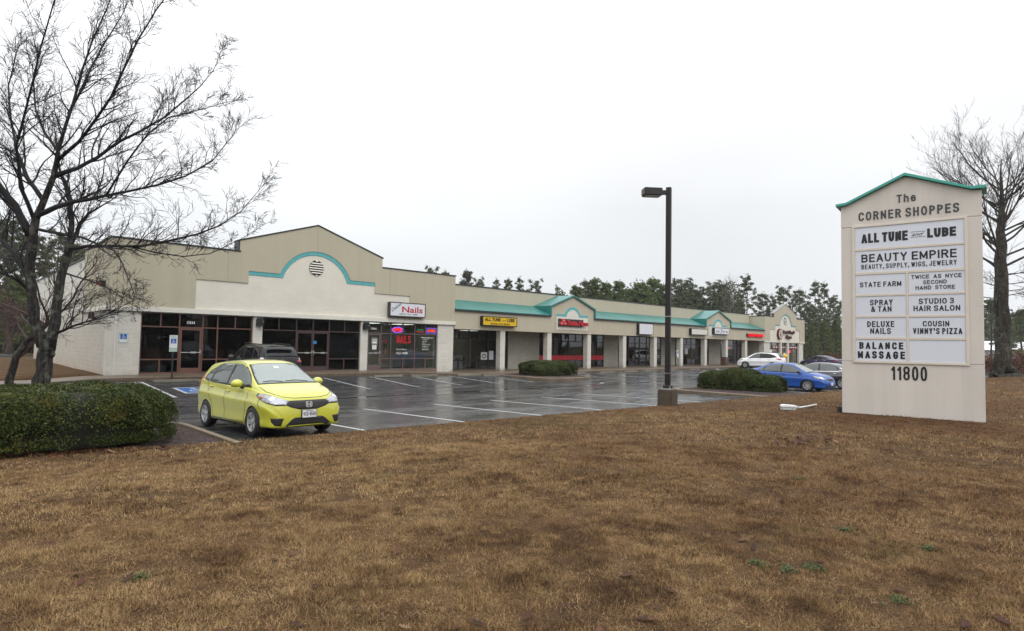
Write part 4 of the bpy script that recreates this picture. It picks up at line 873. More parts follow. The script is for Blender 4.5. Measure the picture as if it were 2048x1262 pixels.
# accessible parking signs
M_SGW = plain('sign white', (0.72, 0.76, 0.76), 0.4, var=.03); M_SGG = plain('sign green', (0.10, 0.36, 0.22), 0.5); M_SGB = plain('sign blue', (0.02, 0.09, 0.42), 0.45)
def access_plate(t, w, h, z, y=0.0, small=None, tilt=0):
    p = MB().box(-w/2, w/2, y-.006, y, z, z+h).build('plate', M_SGW, t, bevel=.002)
    q = MB().box(-w*.34, w*.34, y-.010, y-.0065, z+h*.36, z+h*.36+w*.62).build('blue_panel', M_SGB, t)
    s = MB()
    for P in wheelchair(0, z+h*.36+w*.31, w*.58): s.prism(P, y-.0135, y-.0105)
    s.build('access_symbol', M_SGW, t)
    return p
for kind in (0, 1, 2):
    if kind == 0:
        t = thing('parking_sign', 'accessible parking sign on a dark post before the salmon framed shop', 'sign', (7.79, 29.55, float(lotz(7.8, 29.5)))); z0 = 1.45
        MB().box(-.03, .03, 0, .03, -.2, 2.02).build('post', plain('dark green post', (0.012, 0.02, 0.017), 0.5), t)
    elif kind == 1:
        t = thing('parking_sign', 'leaning accessible parking sign on a thin post by a far pillar', 'sign', (49.35, 29.6, 0.0)); z0 = 1.22; t.rotation_euler = (0, rad(-9), 0)
        MB().box(-.03, .03, 0, .03, -.2, 1.95).build('post', plain('grey green post', (0.05, 0.06, 0.055), 0.5), t)
    else:
        t = thing('parking_sign', 'accessible parking sign fixed to the pale block wall by the corner', 'sign', (6.39, 31.994, 0)); z0 = 1.74
    hh, ww = (.46, .38) if kind == 2 else (.56, .32)
    access_plate(t, ww, hh, z0)
    letters('lettering', [('RESERVED', (-ww*.4, z0+hh*.85, ww*.4, z0+hh*.93)), ('PARKING', (-ww*.36, z0+hh*.74, ww*.36, z0+hh*.82))], M_SGG, t, lambda u, v, w: (u, -.007-w, v), depth=.002)
    if kind == 2: MB().ring([(-.18, z0+.01), (.18, z0+.01), (.18, z0+hh-.01), (-.18, z0+hh-.01), (-.18, z0+.01)], [(-.165, z0+.025), (.165, z0+.025), (.165, z0+hh-.025), (-.165, z0+hh-.025), (-.165, z0+.025)], -.009, -.0065).build('border', M_SGG, t)
    else:
        MB().box(-ww/2, ww/2, -.006, 0, z0-.16, z0-.01).build('lower_plate', plain('pale green plate', (0.42, 0.55, 0.48), 0.5), t)
t = thing('litter_bin', 'brown square litter bin beside a far arcade pillar', 'litter bin', (61.5, 31.4, float(walkz(61.5))))
MB().prism([(-.36, -.3), (.36, -.3), (.36, .3), (-.36, .3)], 0, .78, axis='z').build('body', plain('brown aggregate', (0.10, 0.055, 0.045), 0.8, var=.3, scale=30), t, bevel=.03); MB().box(-.34, .34, -.28, .28, .785, .88).build('lid', plain('dark brown lid', (0.03, 0.02, 0.018), 0.5), t, bevel=.04)
t = thing('yellow_stand', "bright yellow round-topped stand by the pizza shop doorway", 'stand', (76.4, 31.2, float(walkz(76))))
MB().lathe([(.20, 0), (.17, .3), (.2, .62), (.28, .70)], (0, 0, 0), 16).build('pedestal', plain('yellow plastic', (0.75, 0.42, 0.01), 0.4), t, smooth=True); MB().lathe([(.28, .705), (.37, .82), (.40, .98), (.32, 1.14), (.14, 1.22), (0, 1.23)], (0, 0, 0), 18).build('globe', plain('yellow orange globe', (0.80, 0.48, 0.02), 0.3), t, smooth=True); MB().lathe([(.1, 1.235), (.11, 1.33), (0, 1.36)], (0, 0, 0), 12).build('cap', M_WHT, t, smooth=True)
# ================================================================== CARS
def catmull(P, n):
    P = [np.array(p, float) for p in P]; out = []
    for i in range(len(P)-1):
        p1, p2 = P[i], P[i+1]; p0 = P[i-1] if i > 0 else 2*p1-p2; p3 = P[i+2] if i+2 < len(P) else 2*p2-p1
        # centripetal-ish: slopes limited by non-uniform spacing in x
        h = p2[0]-p1[0]; m1 = (p2-p0)/max(p2[0]-p0[0], 1e-6)*h; m2 = (p3-p1)/max(p3[0]-p1[0], 1e-6)*h
        for j in range(n):
            t = j/n; t2, t3 = t*t, t*t*t
            out.append((2*t3-3*t2+1)*p1+(t3-2*t2+t)*m1+(-2*t3+3*t2)*p2+(t3-t2)*m2)
    out.append(P[-1]); return out
def smooth_poly(P, n=3):
    P = [np.array(p, float) for p in P]; out = []
    for i in range(len(P)-1):
        p1, p2 = P[i], P[i+1]; p0 = P[i-1] if i else p1; p3 = P[i+2] if i+2 < len(P) else p2
        for j in range(n):
            t = j/n; out.append(0.5*((2*p1)+(-p0+p2)*t+(2*p0-5*p1+4*p2-p3)*t*t+(-p0+3*p1-3*p2+p3)*t**3))
    out.append(P[-1]); return out
def car_body(st, axles, wr_, crease=.03):
    secs = []
    for x, zb, w, zs, ws, zt, wr in catmull(sorted(st), 4):
        h = zt-zs; rd = min(.07, h*.28); s = zs-zb
        pts = [(0, zb), (w*.82, zb), (w*.945, zb+.02), (w*.98, zb+.12*s), (w*.968, zb+.30*s), (w*.983, zb+.50*s), (w, zb+.68*s), (w*.968, zb+.775*s), (ws+.018, zs-.012), (ws-.012, zs+.012),
               (ws*.62+wr*.38, zs+h*.36), (wr+.02, zt-rd*1.25), (wr-.05, zt-rd*.55), (wr*.62, zt-rd*.12), (wr*.3, zt-.01*rd), (0, zt)]
        hp = smooth_poly(pts[1:], 2); half = [pts[0]]+[tuple(q) for q in hp]
        half = [(max(0, y), z) for y, z in half]; half[-1] = (0, zt)
        ring = [(x, y, z) for y, z in half]+[(x, -y, z) for y, z in reversed(half[1:-1])]
        secs.append(ring)
    m = len(secs[0]); V = [p for r in secs for p in r]
    F = [(i*m+j, i*m+(j+1) % m, (i+1)*m+(j+1) % m, (i+1)*m+j) for i in range(len(secs)-1) for j in range(m)]
    F += [tuple(range(m)), tuple(range(len(V)-1, len(V)-m-1, -1))]
    me = bpy.data.meshes.new('body'); me.from_pydata(V, [], F)
    bm = bmesh.new(); bm.from_mesh(me); bmesh.ops.recalc_face_normals(bm, faces=bm.faces); bm.to_mesh(me); bm.free()
    ob = bpy.data.objects.new('body', me); COL.objects.link(ob)
    cutters = []
    for ax in axles:
        for s in (-1, 1):
            c = MB().cyl((ax, (.55 if s > 0 else -1.4), wr_-.035), wr_+.055, .85, 36, 'y').build('cut', None); cutters.append(c)
            md = ob.modifiers.new('b', 'BOOLEAN'); md.operation = 'DIFFERENCE'; md.object = c; md.solver = 'EXACT'
    me2 = bpy.data.meshes.new_from_object(ob.evaluated_get(bpy.context.evaluated_depsgraph_get()))
    bpy.data.objects.remove(ob)
    for c in cutters: bpy.data.objects.remove(c)
    me2.materials.clear(); return me2
def shade_smooth(me, ang=32):
    me.polygons.foreach_set('use_smooth', [True]*len(me.polygons)); me.set_sharp_from_angle(angle=rad(ang))

class Skin:
    """drapes panels on a body mesh along a direction"""
    def __init__(s, me):
        bm = bmesh.new(); bm.from_mesh(me); bmesh.ops.triangulate(bm, faces=bm.faces); s.b = BVHTree.FromBMesh(bm); bm.free()
    def drape(s, mb, pts, d, off=.004, cell=.07, rim=.02):
        d = Vector(d).normalized(); U = Vector((0, 0, 1)).cross(d)
        U = U.normalized() if U.length > .1 else Vector((0, 1, 0)); Vv = d.cross(U)
        P = [(Vector(p).dot(U), Vector(p).dot(Vv)) for p in pts]
        bm = bmesh.new(); f = bm.faces.new([bm.verts.new((a, b, 0)) for a, b in P]); bmesh.ops.triangulate(bm, faces=[f])
        for k, ax in ((0, (1, 0, 0)), (1, (0, 1, 0))):
            lo = min(p[k] for p in P); hi = max(p[k] for p in P); n = int((hi-lo)/cell)
            for i in range(1, n+1):
                co = [0, 0, 0]; co[k] = lo+(hi-lo)*i/(n+1)
                bmesh.ops.bisect_plane(bm, geom=bm.verts[:]+bm.edges[:]+bm.faces[:], plane_co=co, plane_no=ax)
        bm.verts.index_update(); top = []; low = []
        for v in bm.verts:
            q = U*v.co.x+Vv*v.co.y; h = s.b.ray_cast(q+d*6, -d)
            if h[0] is None: h = s.b.find_nearest(q+d*1.0)
            n = h[1] if h[1].dot(d) > 0 else -h[1]; top.append(tuple(h[0]+n*off)); low.append(tuple(h[0]-n*rim))
        fs = [tuple(v.index for v in f.verts) for f in bm.faces]; n = len(top)
        fs2 = []
        for e in bm.edges:
            if len(e.link_faces) == 1: a, b = e.verts[0].index, e.verts[1].index; fs2.append((a, b, b+n, a+n))
        bm.free(); return mb.add(top+low, fs+fs2)
    def line(s, mb, pts, d, w=.010, off=.003, step=.06):
        d = Vector(d).normalized(); V = []; pts = [Vector(p) for p in pts]; Q = []
        for a, b in zip(pts[:-1], pts[1:]):
            n = max(1, int((b-a).length/step)); Q += [a+(b-a)*i/n for i in range(n)]
        Q.append(pts[-1])
        for i, q in enumerate(Q):
            t = (Q[min(i+1, len(Q)-1)]-Q[max(i-1, 0)]).normalized(); sd_ = t.cross(d).normalized()*w/2
            for k in (-1, 1):
                r = q+sd_*k; h = s.b.ray_cast(r+d*6, -d)
                if h[0] is None: h = s.b.find_nearest(r)
                n = h[1] if h[1].dot(d) > 0 else -h[1]; p = h[0]+n*off; V.append(tuple(p))
        return mb.add(V, [(2*i, 2*i+1, 2*i+3, 2*i+2) for i in range(len(Q)-1)])
def paint(name, c, metal=0.0, rough=.28, coat=1.0):
    k = N(name); v = k.pos(obj=True); n = k.noise(v, 2.0, 3); dr = k.noise(v, 160, 2)
    col = k.ramp(n, [(0.3, tuple(x*.96 for x in c)), (0.7, tuple(min(1, x*1.04) for x in c))])
    p = k.bsdf(col, k.ramp(dr, [(0.4, rough), (0.7, rough+.12)]), metal, .5, k.bump(dr, .03, .002), coat); return k.m
M_CGL = plain('car glass', (0.050, 0.066, 0.062), 0.03, var=.15, ior=1.75); M_SCR = plain('windscreen glass', (0.17, 0.215, 0.205), 0.03, var=.12, scale=1.5, ior=2.0); M_CGL2 = plain('dark privacy glass', (0.008, 0.009, 0.010), 0.03, var=.1, ior=1.45)  # windscreen base kept pale: reflected sky put into its colour
M_TYRE = plain('tyre rubber', (0.016, 0.016, 0.017), 0.75, var=.25, scale=12); M_RIM = plain('silver wheel', (0.55, 0.56, 0.57), 0.35, .6, var=.08); M_HUBD = plain('dark wheel gap', (0.012, 0.012, 0.013), 0.6)
M_LAMP = plain('headlamp lens', (0.36, 0.38, 0.41), 0.08, .45, var=.3, scale=6, coat=1.0); M_TAIL = plain('tail lamp lens', (0.42, 0.012, 0.018), 0.12, var=.2, coat=1.0); M_AMB = plain('amber lens', (0.6, 0.16, 0.05), 0.2, var=.2)
M_TRIM = plain('black plastic trim', (0.014, 0.014, 0.015), 0.5, var=.2); M_CHR = plain('chrome', (0.75, 0.76, 0.77), 0.12, 1.0, var=.03); M_SILV = plain('bright emblem', (0.80, 0.81, 0.82), .25, .3, var=.02); M_WELL = plain('wheel well', (0.008, 0.008, 0.008), 0.9)
M_PLATE = plain('licence plate', (0.70, 0.72, 0.74), 0.4, var=.05); M_PLTX = plain('plate figures', (0.03, 0.04, 0.10), 0.5)
def wheel_parts(car, axles, half, r, w=.20, spokes=10, pair=False):
    first = None
    pr = [(r*.62, -w/2), (r*.66, -w/2-.006), (r*.93, -w/2), (r*.985, -w/2+.03), (r, -w*.2), (r, w*.2), (r*.985, w/2-.03), (r*.93, w/2), (r*.66, w/2+.006), (r*.62, w/2)]
    for ax in axles:
        for s in (-1, 1):
            if first is None:
                t = MB().lathe(pr, (0, 0, 0), 36, 'y').build('wheel', M_TYRE, car, smooth=True); first = t
                d = MB().cyl((0, -.04, 0), r*.65, .08, 32, 'y').build('rim_well', M_HUBD, t)
                m = MB(); m.lathe([(r*.655, w/2-.05), (r*.655, w/2+.004), (r*.60, w/2+.004), (r*.585, w/2-.03), (r*.585, .03)], (0, 0, 0), 36, 'y')
                for i in range(spokes):
                    a = 2*math.pi*i/spokes; off = 0
                    if pair: a = 2*math.pi*(i//2)/(spokes/2)+(.17 if i % 2 else -.17)
                    ca, sa = math.cos(a), math.sin(a); P = []
                    for rr, hw, yy in ((r*.12, .020, w/2-.02), (r*.60, .026, w/2-.004)):
                        for e in (-1, 1): P.append((rr*ca-e*hw*sa, yy, rr*sa+e*hw*ca))
                    for rr, hw in ((r*.12, .020), (r*.60, .026)):
                        for e in (-1, 1): P.append((rr*ca-e*hw*sa, w/2-.06, rr*sa+e*hw*ca))
                    m.add(P, [(0, 1, 3, 2), (4, 6, 7, 5), (0, 2, 6, 4), (1, 5, 7, 3), (2, 3, 7, 6), (0, 4, 5, 1)])
                m.cyl((0, w/2-.06, 0), r*.17, .055, 20, 'y'); m.build('rim', M_RIM, t)
            else: t = copy_tree(first, car)
            t.location = (ax, s*(half-w/2), r); t.rotation_euler = (0, random.Random(ax*7+s).uniform(0, 6), 0 if s > 0 else math.pi)
    return first
def mirror_pair(car, x, y, z, s, pm):
    for sd_ in (-1, 1):
        mb = MB(); n = 12; m_ = 8; V = []; rx, ry, rz = .085*s, .115*s, .085*s
        for i in range(m_+1):
            th = math.pi*i/m_
            for j in range(n):
                ph = 2*math.pi*j/n; cx = math.cos(th); q = math.sin(th)
                xx = cx*rx; V.append((x+(xx if xx > 0 else xx*.45), sd_*(y+.11*s)+ry*q*math.cos(ph), z+rz*q*math.sin(ph)*(1 if math.sin(ph) > 0 else .8)))
        mb.add(V, [(i*n+j, i*n+(j+1) % n, (i+1)*n+(j+1) % n, (i+1)*n+j) for i in range(m_) for j in range(n)])
        o = mb.build('mirror', pm, car, smooth=True)
        MB().tube([(x, sd_*(y-.05), z-.10), (x+.01, sd_*(y+.06), z-.06)], [.030, .025], 8).build('mirror_arm', M_TRIM, o)
        MB().box(x-.05, x-.042, sd_*(y+.11*s)-.085*s, sd_*(y+.11*s)+.085*s, z-.05*s, z+.055*s).build('mirror_glass', M_CHR, o)
def car(label, st, axles, r, pm, spec, loc, rotz, glass=None, name='parked_car', spokes=10, pair=False):
    c = thing(name, label, 'car', loc, rotz); glass = glass or M_CGL
    me = car_body(st, axles, r); shade_smooth(me); b = link('body', me, pm, c); me.materials.append(M_WELL)
    R2 = (r+.058)**2
    for p in me.polygons:
        if any(all((me.vertices[i].co.x-ax)**2+(me.vertices[i].co.z-(r-.035))**2 < R2 for i in p.vertices) and abs(p.center.y) < .98 for ax in axles) and (abs(p.normal.y) > .99 and abs(p.center.y) < .6 or abs(p.normal.y) < .25): p.material_index = 1
    sk = Skin(me); W_ = max(s[2] for s in st)
    for s in (-1, 1):
        for w in spec['side']:
            if isinstance(w, tuple) and w[0] == 'rear': g2, w = spec.get('rglass', glass), w[1]
            else: g2 = glass
            sk.drape(MB(), [(x, s*.8, z) for x, z in w], (0, s, 0), .004, .06).build('side_window', g2, c, smooth=True)
        if spec.get('sidetrim'):
            m = MB()
            for w in spec['sidetrim']: sk.drape(m, [(x, s*.8, z) for x, z in w], (0, s, 0), .0025, .06)
            m.build('window_surround', M_TRIM, c, smooth=True)
        for w in spec.get('seams', ()): pass
        for w in spec.get('seams', ()): m = MB(); sk.line(m, [(x, s*.8, z) for x, z in w], (0, s, 0), .012); m.build('door_seam', M_TRIM, c)
        for x, z in spec.get('handles', ()):
            h = sk.b.ray_cast(Vector((x, s*5, z)), Vector((0, -s, 0)))[0]
            if h: MB().tube([(x-.085, h.y+s*.004, z), (x-.07, h.y+s*.030, z+.004), (x+.07, h.y+s*.030, z+.004), (x+.085, h.y+s*.004, z)], .017, 8).build('door_handle', spec.get('hmat', pm), c, smooth=True)
        for pts in spec.get('head', ()):
            ce = tuple(sum(p[i] for p in pts)/len(pts) for i in range(3)); sk.drape(MB(), [(ce[0]+(x-ce[0])*1.06, s*(ce[1]+(y-ce[1])*1.06), ce[2]+(z-ce[2])*1.12) for x, y, z in pts], (1, s*.75, .25), .003, .04).build('headlight_bezel', M_TRIM, c, smooth=True)
            q = [(ce[0]+.02, s*(ce[1]-.03+.075*math.cos(a)), ce[2]+.05*math.sin(a)) for a in np.linspace(0, 6.283, 15)[:-1]]; sk.drape(MB(), q, (1, s*.75, .25), .010, .05).build('headlight_projector', M_SILV, c, smooth=True)
        for pts in spec.get('head', ()): sk.drape(MB(), [(x, s*y, z) for x, y, z in pts], (1, s*.75, .25), .006, .04).build('headlight', M_LAMP, c, smooth=True)
        for pts in spec.get('amber', ()): sk.drape(MB(), [(x, s*y, z) for x, y, z in pts], (1, s*.75, .25), .010, .04).build('turn_signal', M_AMB, c, smooth=True)
        for pts in spec.get('tail', ()): sk.drape(MB(), [(x, s*y, z) for x, y, z in pts], (-1, s*.75, .1), .007, .04).build('tail_light', M_TAIL, c, smooth=True)
        for pts in spec.get('fog', ()): sk.drape(MB(), [(x, s*y, z) for x, y, z in pts], (1, s*.35, 0), .004, .04).build('fog_recess', M_TRIM, c, smooth=True)
        if spec.get('sill'):
            m = MB(); sk.drape(m, [(x, s*.8, z) for x, z in spec['sill']], (0, s, 0), .006, .1); m.build('sill_trim', M_TRIM, c, smooth=True)
    for pts in spec.get('wind', ()): sk.drape(MB(), pts, (1, 0, .7), .005, .07).build('windscreen', M_SCR, c, smooth=True)
    for pts in spec.get('windtrim', ()): sk.drape(MB(), pts, (1, 0, .7), .003, .07).build('windscreen_surround', M_TRIM, c, smooth=True)
    for pts in spec.get('rearglass', ()): sk.drape(MB(), pts, (-1, 0, .7), .005, .07).build('rear_window', spec.get('rglass', glass), c, smooth=True)
    for pts in spec.get('grille', ()): sk.drape(MB(), pts, (1, 0, 0), .006, .05).build('grille', M_TRIM, c, smooth=True)
    for i, w in enumerate(spec.get('topseams', ())): m = MB(); sk.line(m, w, (0.25, 0, 1), .012); m.build('bonnet_seam' if i == 0 else 'roof_seam', M_TRIM, c)
    wheel_parts(c, axles, W_-.005, r, spokes=spokes, pair=pair)
    if 'mirror' in spec: mirror_pair(c, *spec['mirror'], spec.get('mmat', pm))
    MB().box(axles[1]-.1 if axles[0] > axles[1] else axles[0]-.1, max(axles)+.1, -.6, .6, .14, .30).build('underbody', M_WELL, c)
    return c, sk
def mx(pts): return [(x, z) for x, z in pts]
def sym(pts): return pts+[(x, -y, z) for x, y, z in reversed(pts)]

# ---- the yellow hatchback
ST_H = [(-2.02,.36,.60,.70,.58,.80,.52), (-1.98,.30,.72,.84,.70,.97,.60), (-1.88,.26,.80,.97,.755,1.14,.62), (-1.74,.24,.83,1.045,.775,1.34,.60), (-1.60,.22,.845,1.065,.785,1.445,.585), (-1.2,.20,.85,1.05,.79,1.495,.575),
        (-.5,.19,.85,1.005,.79,1.525,.575), (0,.19,.85,.975,.79,1.52,.575), (.35,.19,.85,.955,.79,1.465,.575), (.75,.19,.85,.945,.79,1.275,.625), (1.08,.19,.85,.94,.785,1.095,.70), (1.25,.19,.85,.925,.78,1.015,.72),
        (1.55,.19,.845,.86,.765,.955,.68), (1.80,.2,.82,.785,.74,.885,.62), (1.95,.2,.775,.70,.705,.80,.56), (2.03,.21,.70,.60,.64,.70,.5), (2.065,.24,.60,.48,.56,.56,.45)]
HB = dict(
    side=[[(1.02,.985),(.72,1.19),(.45,1.345),(.2,1.415),(-.10,1.435),(-.13,.995)], [(-.21,1.0),(-.19,1.437),(-.75,1.43),(-.98,1.385),(-1.10,1.04)], [(-1.15,1.05),(-1.05,1.365),(-1.35,1.26),(-1.47,1.13),(-1.46,1.09)]],
    sidetrim=[[(1.07,.972),(.72,1.215),(.44,1.37),(.15,1.437),(-.2,1.455),(-.8,1.448),(-1.05,1.40),(-1.38,1.275),(-1.52,1.13),(-1.50,1.075),(-1.1,1.025),(-.2,.985)]],
    seams=[[(1.0,.97),(.98,.75),(.86,.42),(.84,.27)], [(-.17,.98),(-.19,.6),(-.16,.27)], [(-1.18,1.03),(-1.12,.80),(-.93,.60),(-.82,.27)], [(.84,.265),(-.82,.265)], [(1.55,.80),(1.50,.70),(1.60,.60)]],
    handles=[(-.02,.865), (-.98,.93)], head=[[(2.02,.42,.735),(2.02,.46,.655),(1.95,.64,.645),(1.80,.77,.695),(1.60,.83,.765),(1.46,.84,.83),(1.50,.82,.875),(1.72,.74,.855),(1.90,.60,.80)]], amber=[[(1.58,.81,.835),(1.53,.83,.815),(1.62,.83,.775),(1.70,.80,.80)]],
    tail=[[(-1.62,.80,1.10),(-1.70,.78,1.20),(-1.83,.70,1.02),(-1.97,.70,.82),(-1.90,.76,.80),(-1.78,.82,.92)]], fog=[[(2.0,.51,.405),(1.95,.76,.415),(1.95,.74,.335),(1.97,.68,.265),(2.0,.57,.262)]],
    wind=[sym([(.4,.50,1.435),(.75,.575,1.26),(1.15,.655,1.06)])], windtrim=[sym([(.38,.53,1.452),(.75,.605,1.27),(1.16,.68,1.06),(1.19,.68,1.045)])],
    grille=[[(2.0,.47,.735),(2.04,.46,.645),(2.05,.36,.60),(2.06,.20,.560),(2.06,-.20,.560),(2.05,-.36,.60),(2.04,-.46,.645),(2.0,-.47,.735),(2.0,-.3,.735),(2.0,.3,.735)], sym([(2.05,.30,.405),(2.05,.38,.36),(2.03,.50,.255),(2.03,.48,.225)])],
    topseams=[[(1.25,.70,1.0),(1.6,.70,.92),(1.80,.62,.86),(1.92,.50,.81),(1.97,.3,.785),(1.975,0,.78),(1.97,-.3,.785),(1.92,-.50,.81),(1.80,-.62,.86),(1.6,-.70,.92),(1.25,-.70,1.0)], [(.3,.555,1.47),(-.5,.545,1.52),(-1.5,.54,1.46)], [(.3,-.555,1.47),(-.5,-.545,1.52),(-1.5,-.54,1.46)]],
    mirror=(.70,.80,1.04,1.15), sill=[(.86,.205),(.86,.245),(-.86,.245),(-.86,.205)])
P_YEL = paint('yellow paint', (0.51, 0.515, 0.045))
cy, sk = car('bright yellow hatchback parked facing the lawn, nearest car', ST_H, (1.265, -1.265), .30, P_YEL, HB, (5.73, 14.25, -.045), rad(-87.4), pair=True)
cy.scale = (1.01, 1.01, 1.035); cy.rotation_euler = (0, -.020, rad(-87.4))
def front_plate(c, x, z, txt, rear=False, sub=None):
    s = -1 if rear else 1
    MB().box(min(x, x+s*.02), max(x, x+s*.02), -.17, .17, z-.085, z+.085).build('plate_holder', M_TRIM, c)
    p = MB().box(min(x+s*.021, x+s*.026), max(x+s*.021, x+s*.026), -.155, .155, z-.076, z+.076).build('licence_plate', M_PLATE, c, bevel=.002)
    items = [(txt, (-.135, z-.042, .135, z+.032))] + ([(sub, (-.08, z+.045, .08, z+.066))] if sub else [])
    stroke_letters('plate_lettering', items, M_PLTX, p, lambda u, v, w: (x+s*(.027+w), u*s, v), depth=.002, weight=.16)
front_plate(cy, 2.075, .47, 'VCD-9568', sub='VIRGINIA')
em = MB(); X0 = 2.062
for sgn in (-1, 1): em.add([(X0+d, sgn*y, z) for d in (0, .014) for y, z in ((.018, .612), (.036, .612), (.048, .695), (.030, .695))], [(0, 1, 2, 3), (4, 7, 6, 5), (0, 4, 5, 1), (1, 5, 6, 2), (2, 6, 7, 3), (3, 7, 4, 0)])
em.box(X0, X0+.014, -.035, .035, .646, .664)
fr_ = [(.058*math.copysign(abs(math.cos(a))**.5, math.cos(a)), .654+.052*math.copysign(abs(math.sin(a))**.5, math.sin(a))) for a in np.linspace(0, 6.283, 25)]
em.ring([(y*1.18, .654+(z-.654)*1.15) for y, z in fr_], fr_, X0, X0+.016, 'x'); em.build('bonnet_emblem', M_SILV, cy)
for y0, y1 in ((.45, -.05), (-.12, -.55)):
    w = MB(); sk.line(w, [(1.12, y0, 1.06), (1.08, (y0+y1)/2, 1.09), (1.10, y1, 1.09)], (.6, 0, 1), .022, .015); w.build('wiper', M_TRIM, cy)
MB().tube([(-1.35, 0, 1.48), (-1.50, 0, 1.62)], [.009, .004], 6).build('aerial', M_TRIM, cy)
s_ = MB(); sk.drape(s_, [(.52, .04, 1.38), (.52, -.07, 1.38), (.60, -.075, 1.34), (.60, .035, 1.34)], (1, 0, .7), .007, .1); s_.build('screen_sticker', M_PAPER, cy)
s_ = MB(); sk.drape(s_, [(1.05, .10, 1.10), (1.05, .0, 1.10), (1.08, .0, 1.085), (1.08, .10, 1.085)], (1, 0, .7), .007, .1); s_.build('screen_sticker', plain('pale yellow sticker', (0.6, 0.55, 0.25), .5), cy)

# ---- saloons
ST_S = [(-2.30,.40,.62,.72,.60,.86,.56), (-2.25,.32,.76,.90,.73,1.02,.66), (-2.0,.26,.84,.985,.79,1.075,.68), (-1.65,.22,.87,.985,.80,1.10,.66), (-1.3,.20,.88,.97,.80,1.235,.62), (-.85,.19,.88,.95,.80,1.395,.575),
        (-.4,.19,.88,.935,.80,1.46,.57), (.1,.19,.88,.92,.80,1.463,.57), (.45,.19,.88,.91,.80,1.405,.575), (.85,.19,.88,.90,.80,1.22,.625), (1.2,.19,.88,.89,.79,1.04,.70), (1.32,.19,.875,.88,.785,.985,.71),
        (1.65,.19,.865,.82,.77,.915,.66), (1.95,.20,.83,.74,.74,.835,.6), (2.12,.21,.76,.62,.69,.71,.54), (2.20,.23,.66,.50,.60,.57,.48), (2.23,.27,.55,.42,.5,.46,.42)]
SD = dict(
    side=[[(1.02,.945),(.62,1.20),(.35,1.335),(.05,1.375),(-.03,1.375),(-.06,.96)], [(-.15,.965),(-.12,1.375),(-.55,1.36),(-.85,1.27),(-.98,1.17),(-1.05,.985)], [(-1.10,.99),(-1.05,1.16),(-1.30,1.03),(-1.33,1.0)]],
    sidetrim=[[(1.06,.935),(.62,1.222),(.34,1.357),(0,1.395),(-.56,1.38),(-.9,1.28),(-1.36,1.02),(-1.36,.985)]],
    seams=[[(1.04,.93),(1.0,.55),(.95,.27)], [(-.1,.95),(-.13,.6),(-.1,.27)], [(-1.08,.98),(-1.05,.75),(-.88,.5),(-.83,.27)], [(.95,.265),(-.83,.265)]],
    handles=[(.08,.83), (-.93,.85)], head=[[(2.08,.50,.66),(2.0,.60,.76),(1.85,.72,.80),(1.62,.80,.82),(1.60,.83,.77),(1.78,.80,.70),(1.98,.70,.63)]], amber=[[(1.66,.82,.80),(1.62,.83,.77),(1.70,.82,.745)]],
    tail=[[(-2.0,.80,.95),(-2.18,.74,.95),(-2.26,.55,.92),(-2.27,.55,.80),(-2.18,.76,.78),(-2.02,.83,.86)]], fog=[[(2.12,.50,.38),(2.05,.68,.38),(2.05,.66,.30),(2.12,.54,.29)]],
    wind=[sym([(.48,.50,1.37),(.85,.575,1.205),(1.22,.655,1.02)])], windtrim=[sym([(.46,.53,1.39),(.85,.605,1.215),(1.30,.69,.985)])], rearglass=[sym([(-.92,.49,1.36),(-1.3,.54,1.215),(-1.6,.58,1.11)])],
    grille=[sym([(2.1,.36,.70),(2.18,.30,.58)]), sym([(2.18,.48,.37),(2.18,.44,.28)])], topseams=[[(1.3,.70,.98),(1.7,.68,.90),(2.0,.52,.80),(2.06,0,.76),(2.0,-.52,.80),(1.7,-.68,.90),(1.3,-.70,.98)]],
    mirror=(.86,.80,1.0,.95), hmat=None)
def scaled(st, kx=1, ky=1, kz=1): return [(x*kx, zb*kz, w*ky, zs*kz, ws*ky, zt*kz, wr*ky) for x, zb, w, zs, ws, zt, wr in st]
def spec_scaled(sp, kx=1, ky=1, kz=1):
    o = {}
    for k_, v_ in sp.items():
        if k_ in ('side', 'sidetrim', 'seams'): o[k_] = [('rear', [(x*kx, z*kz) for x, z in w[1]]) if w[0] == 'rear' else [(x*kx, z*kz) for x, z in w] for w in v_]
        elif k_ in ('handles', 'sill'): o[k_] = [(x*kx, z*kz) for x, z in v_]
        elif k_ == 'mirror': o[k_] = (v_[0]*kx, v_[1]*ky, v_[2]*kz, v_[3])
        elif isinstance(v_, (list, tuple)): o[k_] = [[(x*kx, y*ky, z*kz) for x, y, z in p] for p in v_]
        else: o[k_] = v_
    return o
P_BLU = paint('blue paint', (0.004, 0.070, 0.34), .1, .3, .5); P_GRY = paint('grey metallic paint', (0.075, 0.072, 0.085), .5, .3); P_NAV = paint('navy paint', (0.020, 0.016, 0.075), .3); P_WHT = paint('white paint', (0.84, 0.85, 0.86)); P_BK = plain('black paint on the van', (0.010, 0.010, 0.013), .22, spec=.4, var=.1)
s1 = dict(SD); s1['hmat'] = M_TRIM; s1['mmat'] = M_TRIM
cb_, skb = car('bright blue sedan beside the clipped hedge, facing the lawn', ST_S, (1.30, -1.30), .315, P_BLU, s1, (34.2, 13.75, -.2), rad(-89.6), spokes=8)
front_plate(cb_, 2.235, .40, 'JXK-4127') if False else MB().box(2.225, 2.25, -.155, .155, .34, .49).build('licence_plate', M_PLATE, cb_, bevel=.003)
s2 = spec_scaled(SD, 1.07, 1.05, 1.0); s2['hmat'] = M_CHR
cg, skg = car('dark grey sedan half hidden behind the big sign', scaled(ST_S, 1.07, 1.05, 1.0), (1.39, -1.39), .33, P_GRY, s2, (38.45, 13.5, -.2), rad(90), spokes=10)
